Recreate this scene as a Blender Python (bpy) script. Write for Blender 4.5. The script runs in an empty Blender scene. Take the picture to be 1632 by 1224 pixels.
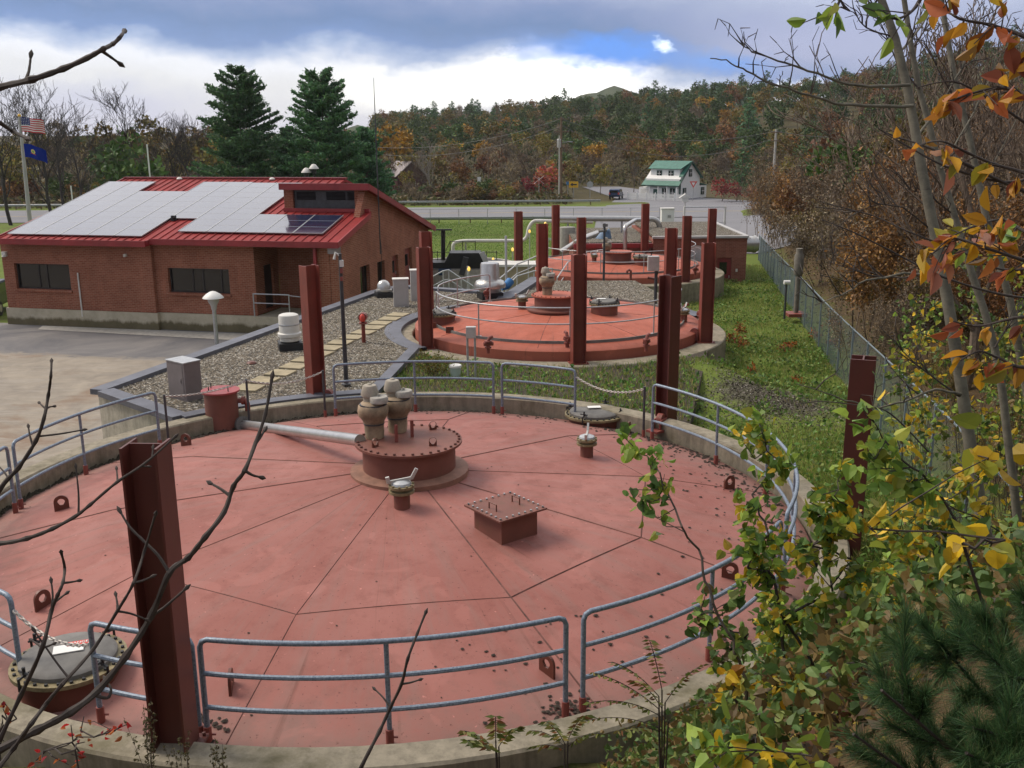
import bpy, bmesh, math, random
import numpy as np
from mathutils import Vector, Matrix
sc = bpy.context.scene
col = sc.collection
PI = math.pi
# ------------------------------------------------------------------ camera
CX, CY, F, H = 816.0, 612.0, 1580.0, 6.2
_d = np.array([(864-CX)/F, (6900-CY)/F, 1.0]); _d /= np.linalg.norm(_d)
_up = -_d
_fy = np.array([0, 0, 1.0]) - _up*_up[2]; _fy /= np.linalg.norm(_fy)
_M = np.array([np.cross(_fy, _up), _fy, _up])          # camera axes (right, down, forward) -> world
def ray(u, v): return _M @ np.array([(u-CX)/F, (v-CY)/F, 1.0])
def on(u, v, z=0.0):
    r = ray(u, v); t = (z-H)/r[2]; return Vector((r[0]*t, r[1]*t, z))
def at(u, v, Y):
    r = ray(u, v); t = Y/r[1]; return Vector((r[0]*t, Y, H+r[2]*t))
camd = bpy.data.cameras.new('camera'); cam = bpy.data.objects.new('camera', camd); col.objects.link(cam)
camd.sensor_width = 36; camd.lens = F/1632*36; camd.clip_start = .05; camd.clip_end = 9000
R3 = Matrix(((_M[0][0], -_M[0][1], -_M[0][2]), (_M[1][0], -_M[1][1], -_M[1][2]), (_M[2][0], -_M[2][1], -_M[2][2])))
cam.matrix_world = Matrix.Translation((0, 0, H)) @ R3.to_4x4()
sc.camera = cam
sc.view_settings.view_transform = 'Standard'; sc.view_settings.look = 'None'
sc.view_settings.exposure = 0.80; sc.view_settings.gamma = 1.0
sc.cycles.max_bounces = 6; sc.cycles.diffuse_bounces = 3; sc.cycles.glossy_bounces = 3
sc.cycles.transparent_max_bounces = 8
sc.cycles.use_adaptive_sampling = True
# ------------------------------------------------------------------ tagging
def tag(o, label=None, cat=None, group=None, kind=None):
    if label: o['label'] = label
    if cat: o['category'] = cat
    if group: o['group'] = group
    if kind: o['kind'] = kind
    return o
def empty(name, loc, label, cat, group=None, rz=0.0):
    o = bpy.data.objects.new(name, None); col.objects.link(o)
    o.location = loc; o.rotation_euler = (0, 0, rz); o.empty_display_size = .2
    return tag(o, label, cat, group)
def copy_tree(o, parent=None):
    c = o.copy(); col.objects.link(c)
    if parent: c.parent = parent
    for ch in list(o.children): copy_tree(ch, c)
    return c
# ------------------------------------------------------------------ mesh builder
class MB:
    def __init__(s): s.v = []; s.f = []; s.m = []; s.cur = 0; s.T = None
    def add(s, vs, fs, m=None):
        b = len(s.v); m = s.cur if m is None else m
        if s.T is not None: vs = [s.T @ Vector(p) for p in vs]
        s.v.extend([tuple(p) for p in vs]); s.f.extend([tuple(b+i for i in q) for q in fs]); s.m.extend([m]*len(fs))
    def box(s, c, d, rz=0.0, m=None, ax=None):
        c = Vector(c); h = Vector(d)*.5
        if ax is None:
            ca, sa = math.cos(rz), math.sin(rz); ax = (Vector((ca, sa, 0)), Vector((-sa, ca, 0)), Vector((0, 0, 1)))
        vs = [c+ax[0]*(h.x*i)+ax[1]*(h.y*j)+ax[2]*(h.z*k) for k in (-1, 1) for j in (-1, 1) for i in (-1, 1)]
        s.add(vs, [(0, 2, 3, 1), (4, 5, 7, 6), (0, 1, 5, 4), (2, 6, 7, 3), (0, 4, 6, 2), (1, 3, 7, 5)], m)
    def bar(s, a, b, w, h, m=None, up=(0, 0, 1)):
        a = Vector(a); b = Vector(b); x = (b-a); L = x.length; x.normalize(); u = Vector(up)
        y = u.cross(x)
        if y.length < 1e-4: y = Vector((1, 0, 0)).cross(x)
        y.normalize(); z = x.cross(y)
        s.box((a+b)/2, (L, w, h), ax=(x, y, z), m=m)
    def tube(s, pts, r, n=8, m=None, closed=False, cap=True):
        pts = [Vector(p) for p in pts]; k = len(pts)
        rs = r if isinstance(r, (list, tuple)) else [r]*k
        vs = []; prev = None
        for i, p in enumerate(pts):
            if closed: t = pts[(i+1) % k]-pts[i-1]
            else: t = pts[min(i+1, k-1)]-pts[max(i-1, 0)]
            t.normalize()
            if prev is None:
                a = Vector((0, 0, 1)) if abs(t.z) < .9 else Vector((1, 0, 0))
                x = a.cross(t).normalized()
            else:
                x = prev-t*prev.dot(t)
                if x.length < 1e-5: x = Vector((1, 0, 0)).cross(t)
                x.normalize()
            prev = x; y = t.cross(x)
            for j in range(n):
                an = 2*PI*j/n; vs.append(p+(x*math.cos(an)+y*math.sin(an))*rs[i])
        fs = []
        for i in range(k if closed else k-1):
            i2 = (i+1) % k
            for j in range(n):
                j2 = (j+1) % n; fs.append((i*n+j, i*n+j2, i2*n+j2, i2*n+j))
        if cap and not closed:
            fs.append(tuple(range(n-1, -1, -1))); fs.append(tuple((k-1)*n+j for j in range(n)))
        s.add(vs, fs, m)
    def lathe(s, prof, c=(0, 0, 0), n=24, m=None, a0=0.0, a1=2*PI, squash=1.0):
        c = Vector(c); full = abs(a1-a0-2*PI) < 1e-6; nn = n if full else n+1
        vs = []; 
        for (r, z) in prof:
            for j in range(nn):
                an = a0+(a1-a0)*j/n; vs.append(c+Vector((r*math.cos(an), r*math.sin(an)*squash, z)))
        fs = []
        for i in range(len(prof)-1):
            for j in range(n):
                j2 = (j+1) % nn
                fs.append((i*nn+j, i*nn+j2, (i+1)*nn+j2, (i+1)*nn+j))
        if full:
            if prof[0][0] > 1e-4: fs.append(tuple(range(nn-1, -1, -1)))
            if prof[-1][0] > 1e-4: fs.append(tuple((len(prof)-1)*nn+j for j in range(nn)))
        s.add(vs, fs, m)
    def prism(s, poly, z0, z1, m=None, top=True, bottom=True):
        n = len(poly); vs = [(p[0], p[1], z0) for p in poly]+[(p[0], p[1], z1) for p in poly]
        fs = [(i, (i+1) % n, n+(i+1) % n, n+i) for i in range(n)]
        if top: fs.append(tuple(range(n, 2*n)))
        if bottom: fs.append(tuple(range(n-1, -1, -1)))
        s.add(vs, fs, m)
    def hprism(s, poly, o, ex, ey, ez, t, m=None):
        """polygon in plane (ex,ey) at o, extruded t along ez"""
        o, ex, ey, ez = map(Vector, (o, ex, ey, ez)); n = len(poly)
        a = [o+ex*p[0]+ey*p[1] for p in poly]; b = [p+ez*t for p in a]
        fs = [(i, (i+1) % n, n+(i+1) % n, n+i) for i in range(n)]+[tuple(range(n, 2*n)), tuple(range(n-1, -1, -1))]
        s.add(a+b, fs, m)
    def quad(s, a, b, c, d, m=None): s.add([a, b, c, d], [(0, 1, 2, 3)], m)
    def build(s, name, mats, parent=None, smooth=False, loc=None, bevel=0):
        me = bpy.data.meshes.new(name); me.from_pydata(s.v, [], s.f)
        if not isinstance(mats, (list, tuple)): mats = [mats]
        for mm in mats: me.materials.append(mm)
        if len(mats) > 1: me.polygons.foreach_set('material_index', s.m)
        bm = bmesh.new(); bm.from_mesh(me); bmesh.ops.recalc_face_normals(bm, faces=bm.faces); bm.to_mesh(me); bm.free()
        if smooth:
            me.polygons.foreach_set('use_smooth', [True]*len(me.polygons))
            try: me.set_sharp_from_angle(angle=math.radians(40))
            except Exception: pass
        me.update()
        o = bpy.data.objects.new(name, me); col.objects.link(o)
        if parent is not None: o.parent = parent
        if loc is not None: o.location = loc
        if bevel:
            b = o.modifiers.new('bevel', 'BEVEL'); b.width = bevel; b.segments = 2; b.limit_method = 'ANGLE'
        return o
def npmesh(name, V, Fq, mats, parent=None, midx=None, smooth=False):
    """fast mesh from arrays: V (n,3), Fq list of (faces array (k,m))"""
    if not isinstance(Fq, list): Fq = [Fq]
    me = bpy.data.meshes.new(name); V = np.asarray(V, np.float32)
    me.vertices.add(len(V)); me.vertices.foreach_set('co', V.ravel())
    Fq = [np.asarray(q, np.int32) for q in Fq if len(q)]
    nl = sum(q.size for q in Fq); nf = sum(len(q) for q in Fq)
    me.loops.add(nl); me.loops.foreach_set('vertex_index', np.concatenate([q.ravel() for q in Fq]))
    me.polygons.add(nf)
    tot = np.concatenate([np.full(len(q), q.shape[1], np.int32) for q in Fq])
    st = np.concatenate([[0], np.cumsum(tot)[:-1]]).astype(np.int32)
    me.polygons.foreach_set('loop_start', st); me.polygons.foreach_set('loop_total', tot)
    if not isinstance(mats, (list, tuple)): mats = [mats]
    for mm in mats: me.materials.append(mm)
    if midx is not None: me.polygons.foreach_set('material_index', np.asarray(midx, np.int32))
    me.polygons.foreach_set('use_smooth', np.full(nf, smooth, bool))
    me.update(calc_edges=True); me.validate()
    o = bpy.data.objects.new(name, me); col.objects.link(o)
    if parent is not None: o.parent = parent
    return o
# ------------------------------------------------------------------ materials
class NT:
    def __init__(s, name):
        s.m = bpy.data.materials.new(name); s.m.use_nodes = True; s.t = s.m.node_tree
        s.b = s.t.nodes['Principled BSDF']; s.out = s.t.nodes['Material Output']
    def n(s, ty, **kw):
        nd = s.t.nodes.new(ty)
        for k, v in kw.items():
            if k.startswith('i_'): nd.inputs[k[2:].replace('_', ' ')].default_value = v
            elif k.startswith('n_'): nd.inputs[int(k[2:])].default_value = v
            else: setattr(nd, k, v)
        return nd
    def l(s, a, b): s.t.links.new(a, b)
    def coord(s, kind='Object', scale=None):
        c = s.n('ShaderNodeTexCoord').outputs[kind]
        if scale is None: return c
        mp = s.n('ShaderNodeMapping'); mp.inputs['Scale'].default_value = scale; s.l(c, mp.inputs[0]); return mp.outputs[0]
    def pos(s): return s.n('ShaderNodeNewGeometry').outputs['Position']
    def noise(s, vec, scale, detail=4, rough=.6, dist=0.0):
        nd = s.n('ShaderNodeTexNoise'); nd.inputs['Scale'].default_value = scale; nd.inputs['Detail'].default_value = detail
        nd.inputs['Roughness'].default_value = rough; nd.inputs['Distortion'].default_value = dist
        s.l(vec, nd.inputs['Vector']); return nd.outputs['Fac']
    def ramp(s, fac, stops, interp='LINEAR'):
        r = s.n('ShaderNodeValToRGB'); e = r.color_ramp.elements; r.color_ramp.interpolation = interp
        while len(e) < len(stops): e.new(.5)
        for el, (p, c) in zip(e, stops):
            el.position = p
            if isinstance(c, (int, float)): c = (c, c, c)
            el.color = (c[0], c[1], c[2], 1)
        s.l(fac, r.inputs[0]); return r.outputs[0]
    def mix(s, fac, a, b, mode='MIX'):
        x = s.n('ShaderNodeMix'); x.data_type = 'RGBA'; x.blend_type = mode
        for sock, val in ((x.inputs[0], fac), (x.inputs[6], a), (x.inputs[7], b)):
            if hasattr(val, 'is_linked'): s.l(val, sock)
            elif isinstance(val, (int, float)): sock.default_value = val
            else: sock.default_value = (val[0], val[1], val[2], 1)
        return x.outputs[2]
    def math(s, op, a, b=None, clamp=False):
        x = s.n('ShaderNodeMath'); x.operation = op; x.use_clamp = clamp
        for i, val in enumerate((a, b)):
            if val is None: continue
            if hasattr(val, 'is_linked'): s.l(val, x.inputs[i])
            else: x.inputs[i].default_value = val
        return x.outputs[0]
    def sep(s, v):
        x = s.n('ShaderNodeSeparateXYZ'); s.l(v, x.inputs[0]); return x.outputs
    def comb(s, x, y, z=0.0):
        c = s.n('ShaderNodeCombineXYZ')
        for i, val in enumerate((x, y, z)):
            if hasattr(val, 'is_linked'): s.l(val, c.inputs[i])
            else: c.inputs[i].default_value = val
        return c.outputs[0]
    def bump(s, h, strength=.3, dist=.02):
        b = s.n('ShaderNodeBump'); b.inputs['Strength'].default_value = strength; b.inputs['Distance'].default_value = dist
        s.l(h, b.inputs['Height']); s.l(b.outputs[0], s.b.inputs['Normal'])
    def fin(s, colr=None, rough=.6, metal=0.0, spec=.5):
        if colr is not None:
            if hasattr(colr, 'is_linked'): s.l(colr, s.b.inputs['Base Color'])
            else: s.b.inputs['Base Color'].default_value = (*colr, 1)
        if hasattr(rough, 'is_linked'): s.l(rough, s.b.inputs['Roughness'])
        else: s.b.inputs['Roughness'].default_value = rough
        s.b.inputs['Metallic'].default_value = metal
        s.b.inputs['Specular IOR Level'].default_value = spec
        return s.m
def plain(name, c, rough=.6, metal=0.0, var=.25, scale=3.0, bump=0.0, spec=.5):
    t = NT(name); p = t.coord('Object')
    a = t.noise(p, scale, 6, .65)
    cc = t.mix(t.ramp(a, [(.3, 0), (.7, 1)]), [x*(1-var) for x in c], [min(1, x*(1+var)) for x in c])
    if bump: t.bump(t.noise(p, scale*8, 5, .6), bump, .01)
    return t.fin(cc, rough, metal, spec)
def painted_steel(name, c, rust=(.09, .035, .018), amt=.5, rough=.5, stretch=1.0):
    t = NT(name); p = t.coord('Object'); q = t.coord('Object', (3, 3, .5*stretch))
    a = t.noise(q, 2.2, 8, .7); b = t.noise(p, 30, 3, .6)
    cc = t.mix(t.ramp(t.noise(p, 1.3, 5), [(.3, 0), (.75, 1)]), [x*.72 for x in c], [min(1, x*1.2) for x in c])
    cc = t.mix(t.math('MULTIPLY', t.ramp(a, [(.55, 0), (.72, 1)]), amt), cc, rust)
    cc = t.mix(t.math('MULTIPLY', t.ramp(b, [(.68, 0), (.74, 1)]), .5*amt), cc, [x*.4 for x in c])
    t.bump(b, .08, .005)
    return t.fin(cc, rough)
def cover_mat(name, c, c2, dirt, Rr):
    t = NT(name); p = t.coord('Object')
    big = t.noise(p, .45, 6, .62, .4); mid = t.noise(p, 2.6, 6, .7); fine = t.noise(p, 55, 2, .5); sp = t.noise(p, 22, 3, .65)
    cc = t.mix(t.ramp(big, [(.32, 0), (.68, 1)]), c, c2)
    cc = t.mix(t.math('MULTIPLY', t.ramp(mid, [(.5, 0), (.75, 1)]), .5), cc, [x*.58 for x in c])
    xyz = t.sep(p); r = t.math('DIVIDE', t.math('SQRT', t.math('ADD', t.math('POWER', xyz[0], 2.0), t.math('POWER', xyz[1], 2.0))), Rr)
    rim = t.math('MULTIPLY', t.ramp(t.math('ADD', r, t.math('MULTIPLY', t.math('SUBTRACT', mid, .5), .35)), [(.84, 0), (1.0, 1)]), .62)
    cc = t.mix(rim, cc, dirt)
    # water-run streaks down the slope of the cover
    ang = t.math('ARCTAN2', xyz[1], xyz[0])
    st = t.noise(t.comb(t.math('MULTIPLY', ang, 9.0), t.math('MULTIPLY', r, 1.6)), 1.7, 6, .7)
    cc = t.mix(t.math('MULTIPLY', t.ramp(st, [(.48, 0), (.74, 1)]), .52), cc, dirt)
    rs = t.noise(t.comb(t.math('MULTIPLY', ang, 26.0), t.math('MULTIPLY', r, 1.2), 3.0), 1.3, 5, .7)
    cc = t.mix(t.math('MULTIPLY', t.ramp(rs, [(.60, 0), (.72, 1)]), .45), cc, (.11, .045, .03))
    cc = t.mix(t.math('MULTIPLY', t.ramp(t.noise(p, .8, 3, .5, 1.2), [(.60, 0), (.63, 1)]), .22), cc, [min(1, x*1.35) for x in c2])
    cc = t.mix(t.math('MULTIPLY', t.ramp(sp, [(.655, 0), (.70, 1)]), .7), cc, [x*.3 for x in c])
    cc = t.mix(t.math('MULTIPLY', t.ramp(t.noise(p, 14, 2, .5), [(.24, 1), (.275, 0)]), .5), cc, [min(1, x*1.9) for x in c2])
    t.bump(t.math('ADD', fine, t.math('MULTIPLY', big, 3.0)), .12, .008)
    return t.fin(cc, t.ramp(mid, [(.3, .55), (.7, .75)]), spec=.22)
def concrete_mat(name, c, moss=.5, dark=.6):
    t = NT(name); p = t.coord('Object'); a = t.noise(p, .9, 7, .7); b = t.noise(p, 6, 6, .7)
    v = t.noise(t.coord('Object', (4, 4, .4)), 1.2, 6, .7)
    cc = t.mix(t.ramp(b, [(.3, 0), (.7, 1)]), [x*.75 for x in c], [x*1.15 for x in c])
    cc = t.mix(t.math('MULTIPLY', t.ramp(v, [(.45, 0), (.7, 1)]), dark), cc, [x*.28 for x in c])
    cc = t.mix(t.math('MULTIPLY', t.ramp(a, [(.48, 0), (.66, 1)]), moss), cc, (.075, .068, .022))
    t.bump(b, .25, .01)
    return t.fin(cc, .9, spec=.25)
def brick_mat(name, c1, c2, mortar, bw=.23, bh=.08, stain=.5):
    t = NT(name); p = t.coord('Object'); s = t.sep(p)
    v = t.comb(t.math('ADD', s[0], s[1]), s[2])
    br = t.n('ShaderNodeTexBrick'); t.l(v, br.inputs['Vector'])
    br.inputs['Color1'].default_value = (*c1, 1); br.inputs['Color2'].default_value = (*c2, 1); br.inputs['Mortar'].default_value = (*mortar, 1)
    br.inputs['Scale'].default_value = 1.0; br.inputs['Brick Width'].default_value = bw; br.inputs['Row Height'].default_value = bh
    br.inputs['Mortar Size'].default_value = .007; br.inputs['Bias'].default_value = 0.0; br.inputs['Mortar Smooth'].default_value = .2
    cc = t.mix(t.math('MULTIPLY', t.ramp(t.noise(p, .7, 6, .7), [(.35, 0), (.7, 1)]), stain), br.outputs['Color'], [x*.45 for x in c1])
    cc = t.mix(t.math('MULTIPLY', t.ramp(t.noise(t.coord('Object', (2.5, 2.5, .35)), 1.0, 5, .7), [(.55, 0), (.72, 1)]), .3), cc, [x*1.5 for x in c2])
    t.bump(br.outputs['Fac'], -.3, .008)
    return t.fin(cc, .85, spec=.25)
def leaf_mat(name, cols, trans=.3, rough=.5, byobj=False):
    t = NT(name)
    g = t.n('ShaderNodeNewGeometry').outputs['Random Per Island']
    n = len(cols); cc = t.ramp(g, [((i+.0)/n if i else 0.0, c) for i, c in enumerate(cols)], 'LINEAR' if n < 3 else 'CONSTANT')
    j = t.n('ShaderNodeHueSaturation'); t.l(cc, j.inputs['Color'])
    wn = t.n('ShaderNodeTexWhiteNoise'); wn.noise_dimensions = '1D'; t.l(g, wn.inputs['W'])
    j.inputs['Hue'].default_value = .5
    t.l(t.math('ADD', t.math('MULTIPLY', wn.outputs[0], .9), .55), j.inputs['Value'])
    if byobj:
        oi = t.n('ShaderNodeObjectInfo').outputs['Random']
        t.l(t.math('ADD', t.math('MULTIPLY', oi, .03), .485), j.inputs['Hue'])
        jj = t.n('ShaderNodeHueSaturation'); t.l(j.outputs[0], jj.inputs['Color'])
        t.l(t.math('ADD', t.math('MULTIPLY', oi, .7), .62), jj.inputs['Value']); j = jj
    t.fin(j.outputs[0], rough, spec=.3)
    if trans:
        tr = t.n('ShaderNodeBsdfTranslucent'); t.l(j.outputs[0], tr.inputs['Color'])
        mx = t.n('ShaderNodeMixShader'); mx.inputs[0].default_value = trans
        t.l(t.b.outputs[0], mx.inputs[1]); t.l(tr.outputs[0], mx.inputs[2]); t.l(mx.outputs[0], t.out.inputs['Surface'])
    return t.m
M = {}
M['cover1'] = cover_mat('tank cover faded red', (.265, .094, .076), (.33, .138, .116), (.225, .150, .130), 7.0)
M['cover2'] = cover_mat('tank cover orange red', (.40, .105, .062), (.43, .13, .085), (.30, .10, .07), 4.7)
M['steel'] = painted_steel('maroon column paint', (.105, .026, .020), amt=.95, rough=.45)
M['steel2'] = painted_steel('red column paint', (.20, .042, .028), amt=.85, rough=.5)
M['fitting'] = painted_steel('red fitting paint', (.24, .062, .048), amt=.7, rough=.55)
M['hub'] = painted_steel('hub paint', (.185, .066, .047), (.13, .065, .035), amt=.95, rough=.65)
M['hubring'] = plain('tan rusty skirt', (.25, .125, .085), .75, 0, .35, 3)
M['seam'] = plain('rusty weld seam', (.12, .045, .035), .8, var=.5, scale=6)
M['lug'] = painted_steel('rusty lug', (.14, .042, .026), amt=.8)
M['drumlid'] = painted_steel('bright red lid', (.33, .05, .055), amt=.2)
M['concrete'] = concrete_mat('mossy concrete', (.30, .265, .20), .55, .55)
M['concrete_in'] = concrete_mat('stained concrete', (.20, .175, .14), .5, .8)
M['conc_pale'] = concrete_mat('pale concrete', (.48, .44, .36), .35, .45)
M['conc_plain'] = concrete_mat('grey concrete', (.42, .40, .36), .15, .3)
t = NT('galvanised rail'); p = t.coord('Object'); a = t.noise(p, 38, 4, .7)
M['rail'] = t.fin(t.mix(t.ramp(a, [(.35, 0), (.65, 1)]), (.115, .15, .205), (.27, .325, .39)), .5, .35)
M['galv'] = plain('galvanised metal', (.42, .43, .44), .42, .6, .18, 9)
M['alum'] = plain('aluminium jacket', (.47, .465, .45), .32, .75, .12, 5)
M['alumdull'] = plain('dull aluminium', (.50, .50, .48), .5, .55, .15, 4)
M['capwarm'] = plain('dull tan valve cap', (.33, .295, .24), .8, 0, .25, 6)
M['cabinet'] = plain('grey metal cabinet', (.23, .20, .20), .5, .35, .12, 2)
M['cabinetpale'] = plain('pale cabinet', (.42, .41, .40), .55, .2, .12, 2)  # paler grey metal for back cabinets, coping, lamp body and flagpole
M['wrap'] = plain('dirty insulation blanket', (.27, .20, .13), .75, var=.55, scale=3.2, bump=.35)
M['capgrey'] = plain('grey valve cap', (.36, .34, .30), .7, var=.3, scale=6)
M['lidgrey'] = plain('grey manhole lid', (.15, .145, .135), .75, .0, .3, 3.5)
M['flange'] = plain('tarnished flange', (.23, .19, .105), .6, .3, .4, 8)
M['black'] = plain('black iron', (.012, .013, .016), .5, 0, .3, 4)
M['darkmetal'] = plain('dark grey metal', (.055, .058, .065), .5, .2, .3, 5)
M['white'] = plain('white paint', (.75, .75, .72), .5, 0, .06, 2)
M['offwhite'] = plain('off white paint', (.60, .59, .55), .55, 0, .12, 3)
M['redlabel'] = plain('red label', (.6, .06, .04), .5, 0, .1, 8)
M['brick'] = brick_mat('red brown brick', (.245, .076, .042), (.32, .115, .068), (.38, .26, .19))
M['brick2'] = brick_mat('far red brick', (.24, .075, .05), (.30, .11, .075), (.35, .22, .17))
M['roofred'] = painted_steel('red standing seam roof', (.27, .026, .026), (.15, .03, .026), amt=.35, rough=.6)
M['roofred'].node_tree.nodes['Principled BSDF'].inputs['Specular IOR Level'].default_value = .2
M['redtrim'] = painted_steel('red trim', (.27, .028, .032), (.15, .02, .02), amt=.3, rough=.4)
M['glassdark'] = NT('dark window glass').fin((.012, .013, .014), .08, 0, .6)
M['frame_dark'] = plain('bronze window frame', (.035, .03, .028), .5, .2, .2, 5)
M['parapet'] = plain('grey metal coping', (.11, .115, .14), .5, .3, .3, 1.5)
M['blue'] = plain('blue paint', (.03, .17, .42), .5, 0, .1, 4)
M['yellow'] = plain('yellow paint', (.75, .42, .02), .5, 0, .1, 4)
M['chain'] = plain('white chain', (.50, .47, .43), .6, .2, .2, 20)
M['wood'] = plain('weathered pole wood', (.16, .105, .065), .85, 0, .3, 2)
M['palewood'] = plain('pale pole wood', (.42, .40, .36), .85, 0, .2, 2)
M['wire'] = plain('overhead wire', (.13, .13, .13), .6, 0, .1, 1)
M['slab'] = plain('tan paver', (.33, .28, .18), .9, 0, .25, 3, .15)
M['debris'] = plain('dead leaves and cones', (.03, .02, .013), .9, 0, .5, 12)
M['rubber'] = plain('tyre rubber', (.015, .015, .016), .8, 0, .2, 6)
# ------------------------------------------------------------------ light and sky
SUN_EL, SUN_AZ = math.radians(48), math.radians(-68)     # ahead and a little left, veiled by cloud
sd = bpy.data.lights.new('sun', 'SUN'); sun = bpy.data.objects.new('sun', sd); col.objects.link(sun)
sd.energy = 1.7; sd.angle = math.radians(25); sd.color = (1.0, .88, .74)
sdir = Vector((math.sin(SUN_AZ)*math.cos(SUN_EL), math.cos(SUN_AZ)*math.cos(SUN_EL), math.sin(SUN_EL)))
sun.rotation_euler = sdir.to_track_quat('Z', 'Y').to_euler(); sun.location = sdir*50
w = bpy.data.worlds.new('World'); sc.world = w; w.use_nodes = True
class WT(NT):
    def __init__(s, tree): s.t = tree
t = WT(w.node_tree); bg = w.node_tree.nodes['Background']
sky = t.n('ShaderNodeTexSky'); sky.sky_type = 'NISHITA'; sky.sun_disc = False
sky.sun_elevation = SUN_EL; sky.sun_rotation = SUN_AZ; sky.air_density = 1.0; sky.dust_density = .6
dirv = t.n('ShaderNodeTexCoord').outputs['Generated']; s3 = t.sep(dirv)
az = t.math('ARCTAN2', s3[0], s3[1]); el = t.math('ARCSINE', s3[2])
azd = t.math('MULTIPLY', az, 57.2958); eld = t.math('MULTIPLY', el, 57.2958)
def blob(a0, e0, ra, re, soft=1.0):
    """soft patch of sky round azimuth a0, elevation e0 (degrees)"""
    x = t.math('DIVIDE', t.math('SUBTRACT', wa, a0), ra); y = t.math('DIVIDE', t.math('SUBTRACT', we, e0), re)
    r = t.math('SQRT', t.math('ADD', t.math('POWER', x, 2.0), t.math('POWER', y, 2.0)))
    return t.ramp(t.math('MULTIPLY', r, .5), [(.12, 1), (.5, 0)])
cv = t.comb(azd, t.math('MULTIPLY', eld, 2.3), 0.0)
n1 = t.noise(cv, .16, 7, .58); n2 = t.noise(t.comb(t.math('ADD', azd, 31.0), t.math('MULTIPLY', eld, 2.0), 4.0), .13, 7, .6)
n3 = t.noise(t.comb(t.math('ADD', azd, 71.0), t.math('MULTIPLY', eld, 1.6), 9.0), .5, 6, .6)
wa = t.math('ADD', azd, t.math('MULTIPLY', t.math('SUBTRACT', n1, .5), 6.0))
we = t.math('ADD', eld, t.math('ADD', t.math('MULTIPLY', t.math('SUBTRACT', n2, .5), 3.0), t.math('MULTIPLY', t.math('SUBTRACT', n3, .5), 1.3)))
SKYNODES = dict(wa=wa, we=we)
eb = t.ramp(t.math('DIVIDE', t.math('ADD', azd, 30.0), 60.0, True), [(0.0, .74), (.05, .70), (.23, .53), (.37, .54), (.46, .50), (.52, .50), (.60, .38), (.70, .30), (.80, .24), (1.0, .12)])
dd = t.math('SUBTRACT', we, t.math('MULTIPLY', eb, 8.0))
lum = t.ramp(t.math('DIVIDE', t.math('ADD', dd, 6.0), 12.0, True), [(0.0, (.32, .33, .41)), (.22, (.40, .40, .46)), (.36, (.47, .465, .485)), (.445, (.54, .54, .58)), (.505, (.24, .29, .43)), (.56, (.065, .125, .30)), (.63, (.05, .10, .24)), (.73, (.11, .145, .28)), (.85, (.22, .245, .36)), (1.0, (.36, .38, .48))])
lum = t.mix(t.math('MULTIPLY', blob(-5, 2.6, 7, 1.6), .8), lum, (.80, .78, .73))
lum = t.mix(blob(2.6, 2.6, 5.6, 1.7), lum, (1.15, 1.12, 1.08))
lum = t.mix(t.math('MULTIPLY', blob(-21, 1.6, 8, 1.5), .6), lum, (.30, .31, .43))
lum = t.mix(t.math('MULTIPLY', blob(17, 4.6, 11, 2.6), .85), lum, (.24, .25, .385))
lum = t.mix(t.math('MULTIPLY', blob(5.2, 4.0, 5.6, 1.15), 1.0), lum, (.02, .16, .56))
lum = t.mix(t.math('MULTIPLY', blob(11.5, 3.6, 4.5, .9), .9), lum, (.06, .18, .50))
lum = t.mix(t.math('MULTIPLY', blob(8.0, 4.2, 1.0, .38), .95), lum, (.85, .95, 1.05))
lum = t.mix(t.math('MULTIPLY', blob(14.5, 2.2, 3.0, .5), .8), lum, (1.0, 1.0, 1.05))
hi = t.ramp(t.math('DIVIDE', eld, 90.0, True), [(.10, 0), (.2, 1)])
upper = t.mix(n1, (.58, .58, .62), (.96, .92, .87)); upper = t.mix(t.ramp(s3[1], [(.0, 1), (.55, 0)]), upper, (.34, .345, .37))
lum = t.mix(hi, lum, upper)
vm = t.n('ShaderNodeVectorMath'); vm.operation = 'SCALE'; t.l(lum, vm.inputs[0]); vm.inputs['Scale'].default_value = 10.5
lum9 = vm.outputs[0]
cl = t.mix(.12, lum9, sky.outputs[0])
t.l(cl, bg.inputs['Color']); bg.inputs['Strength'].default_value = .1
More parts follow.
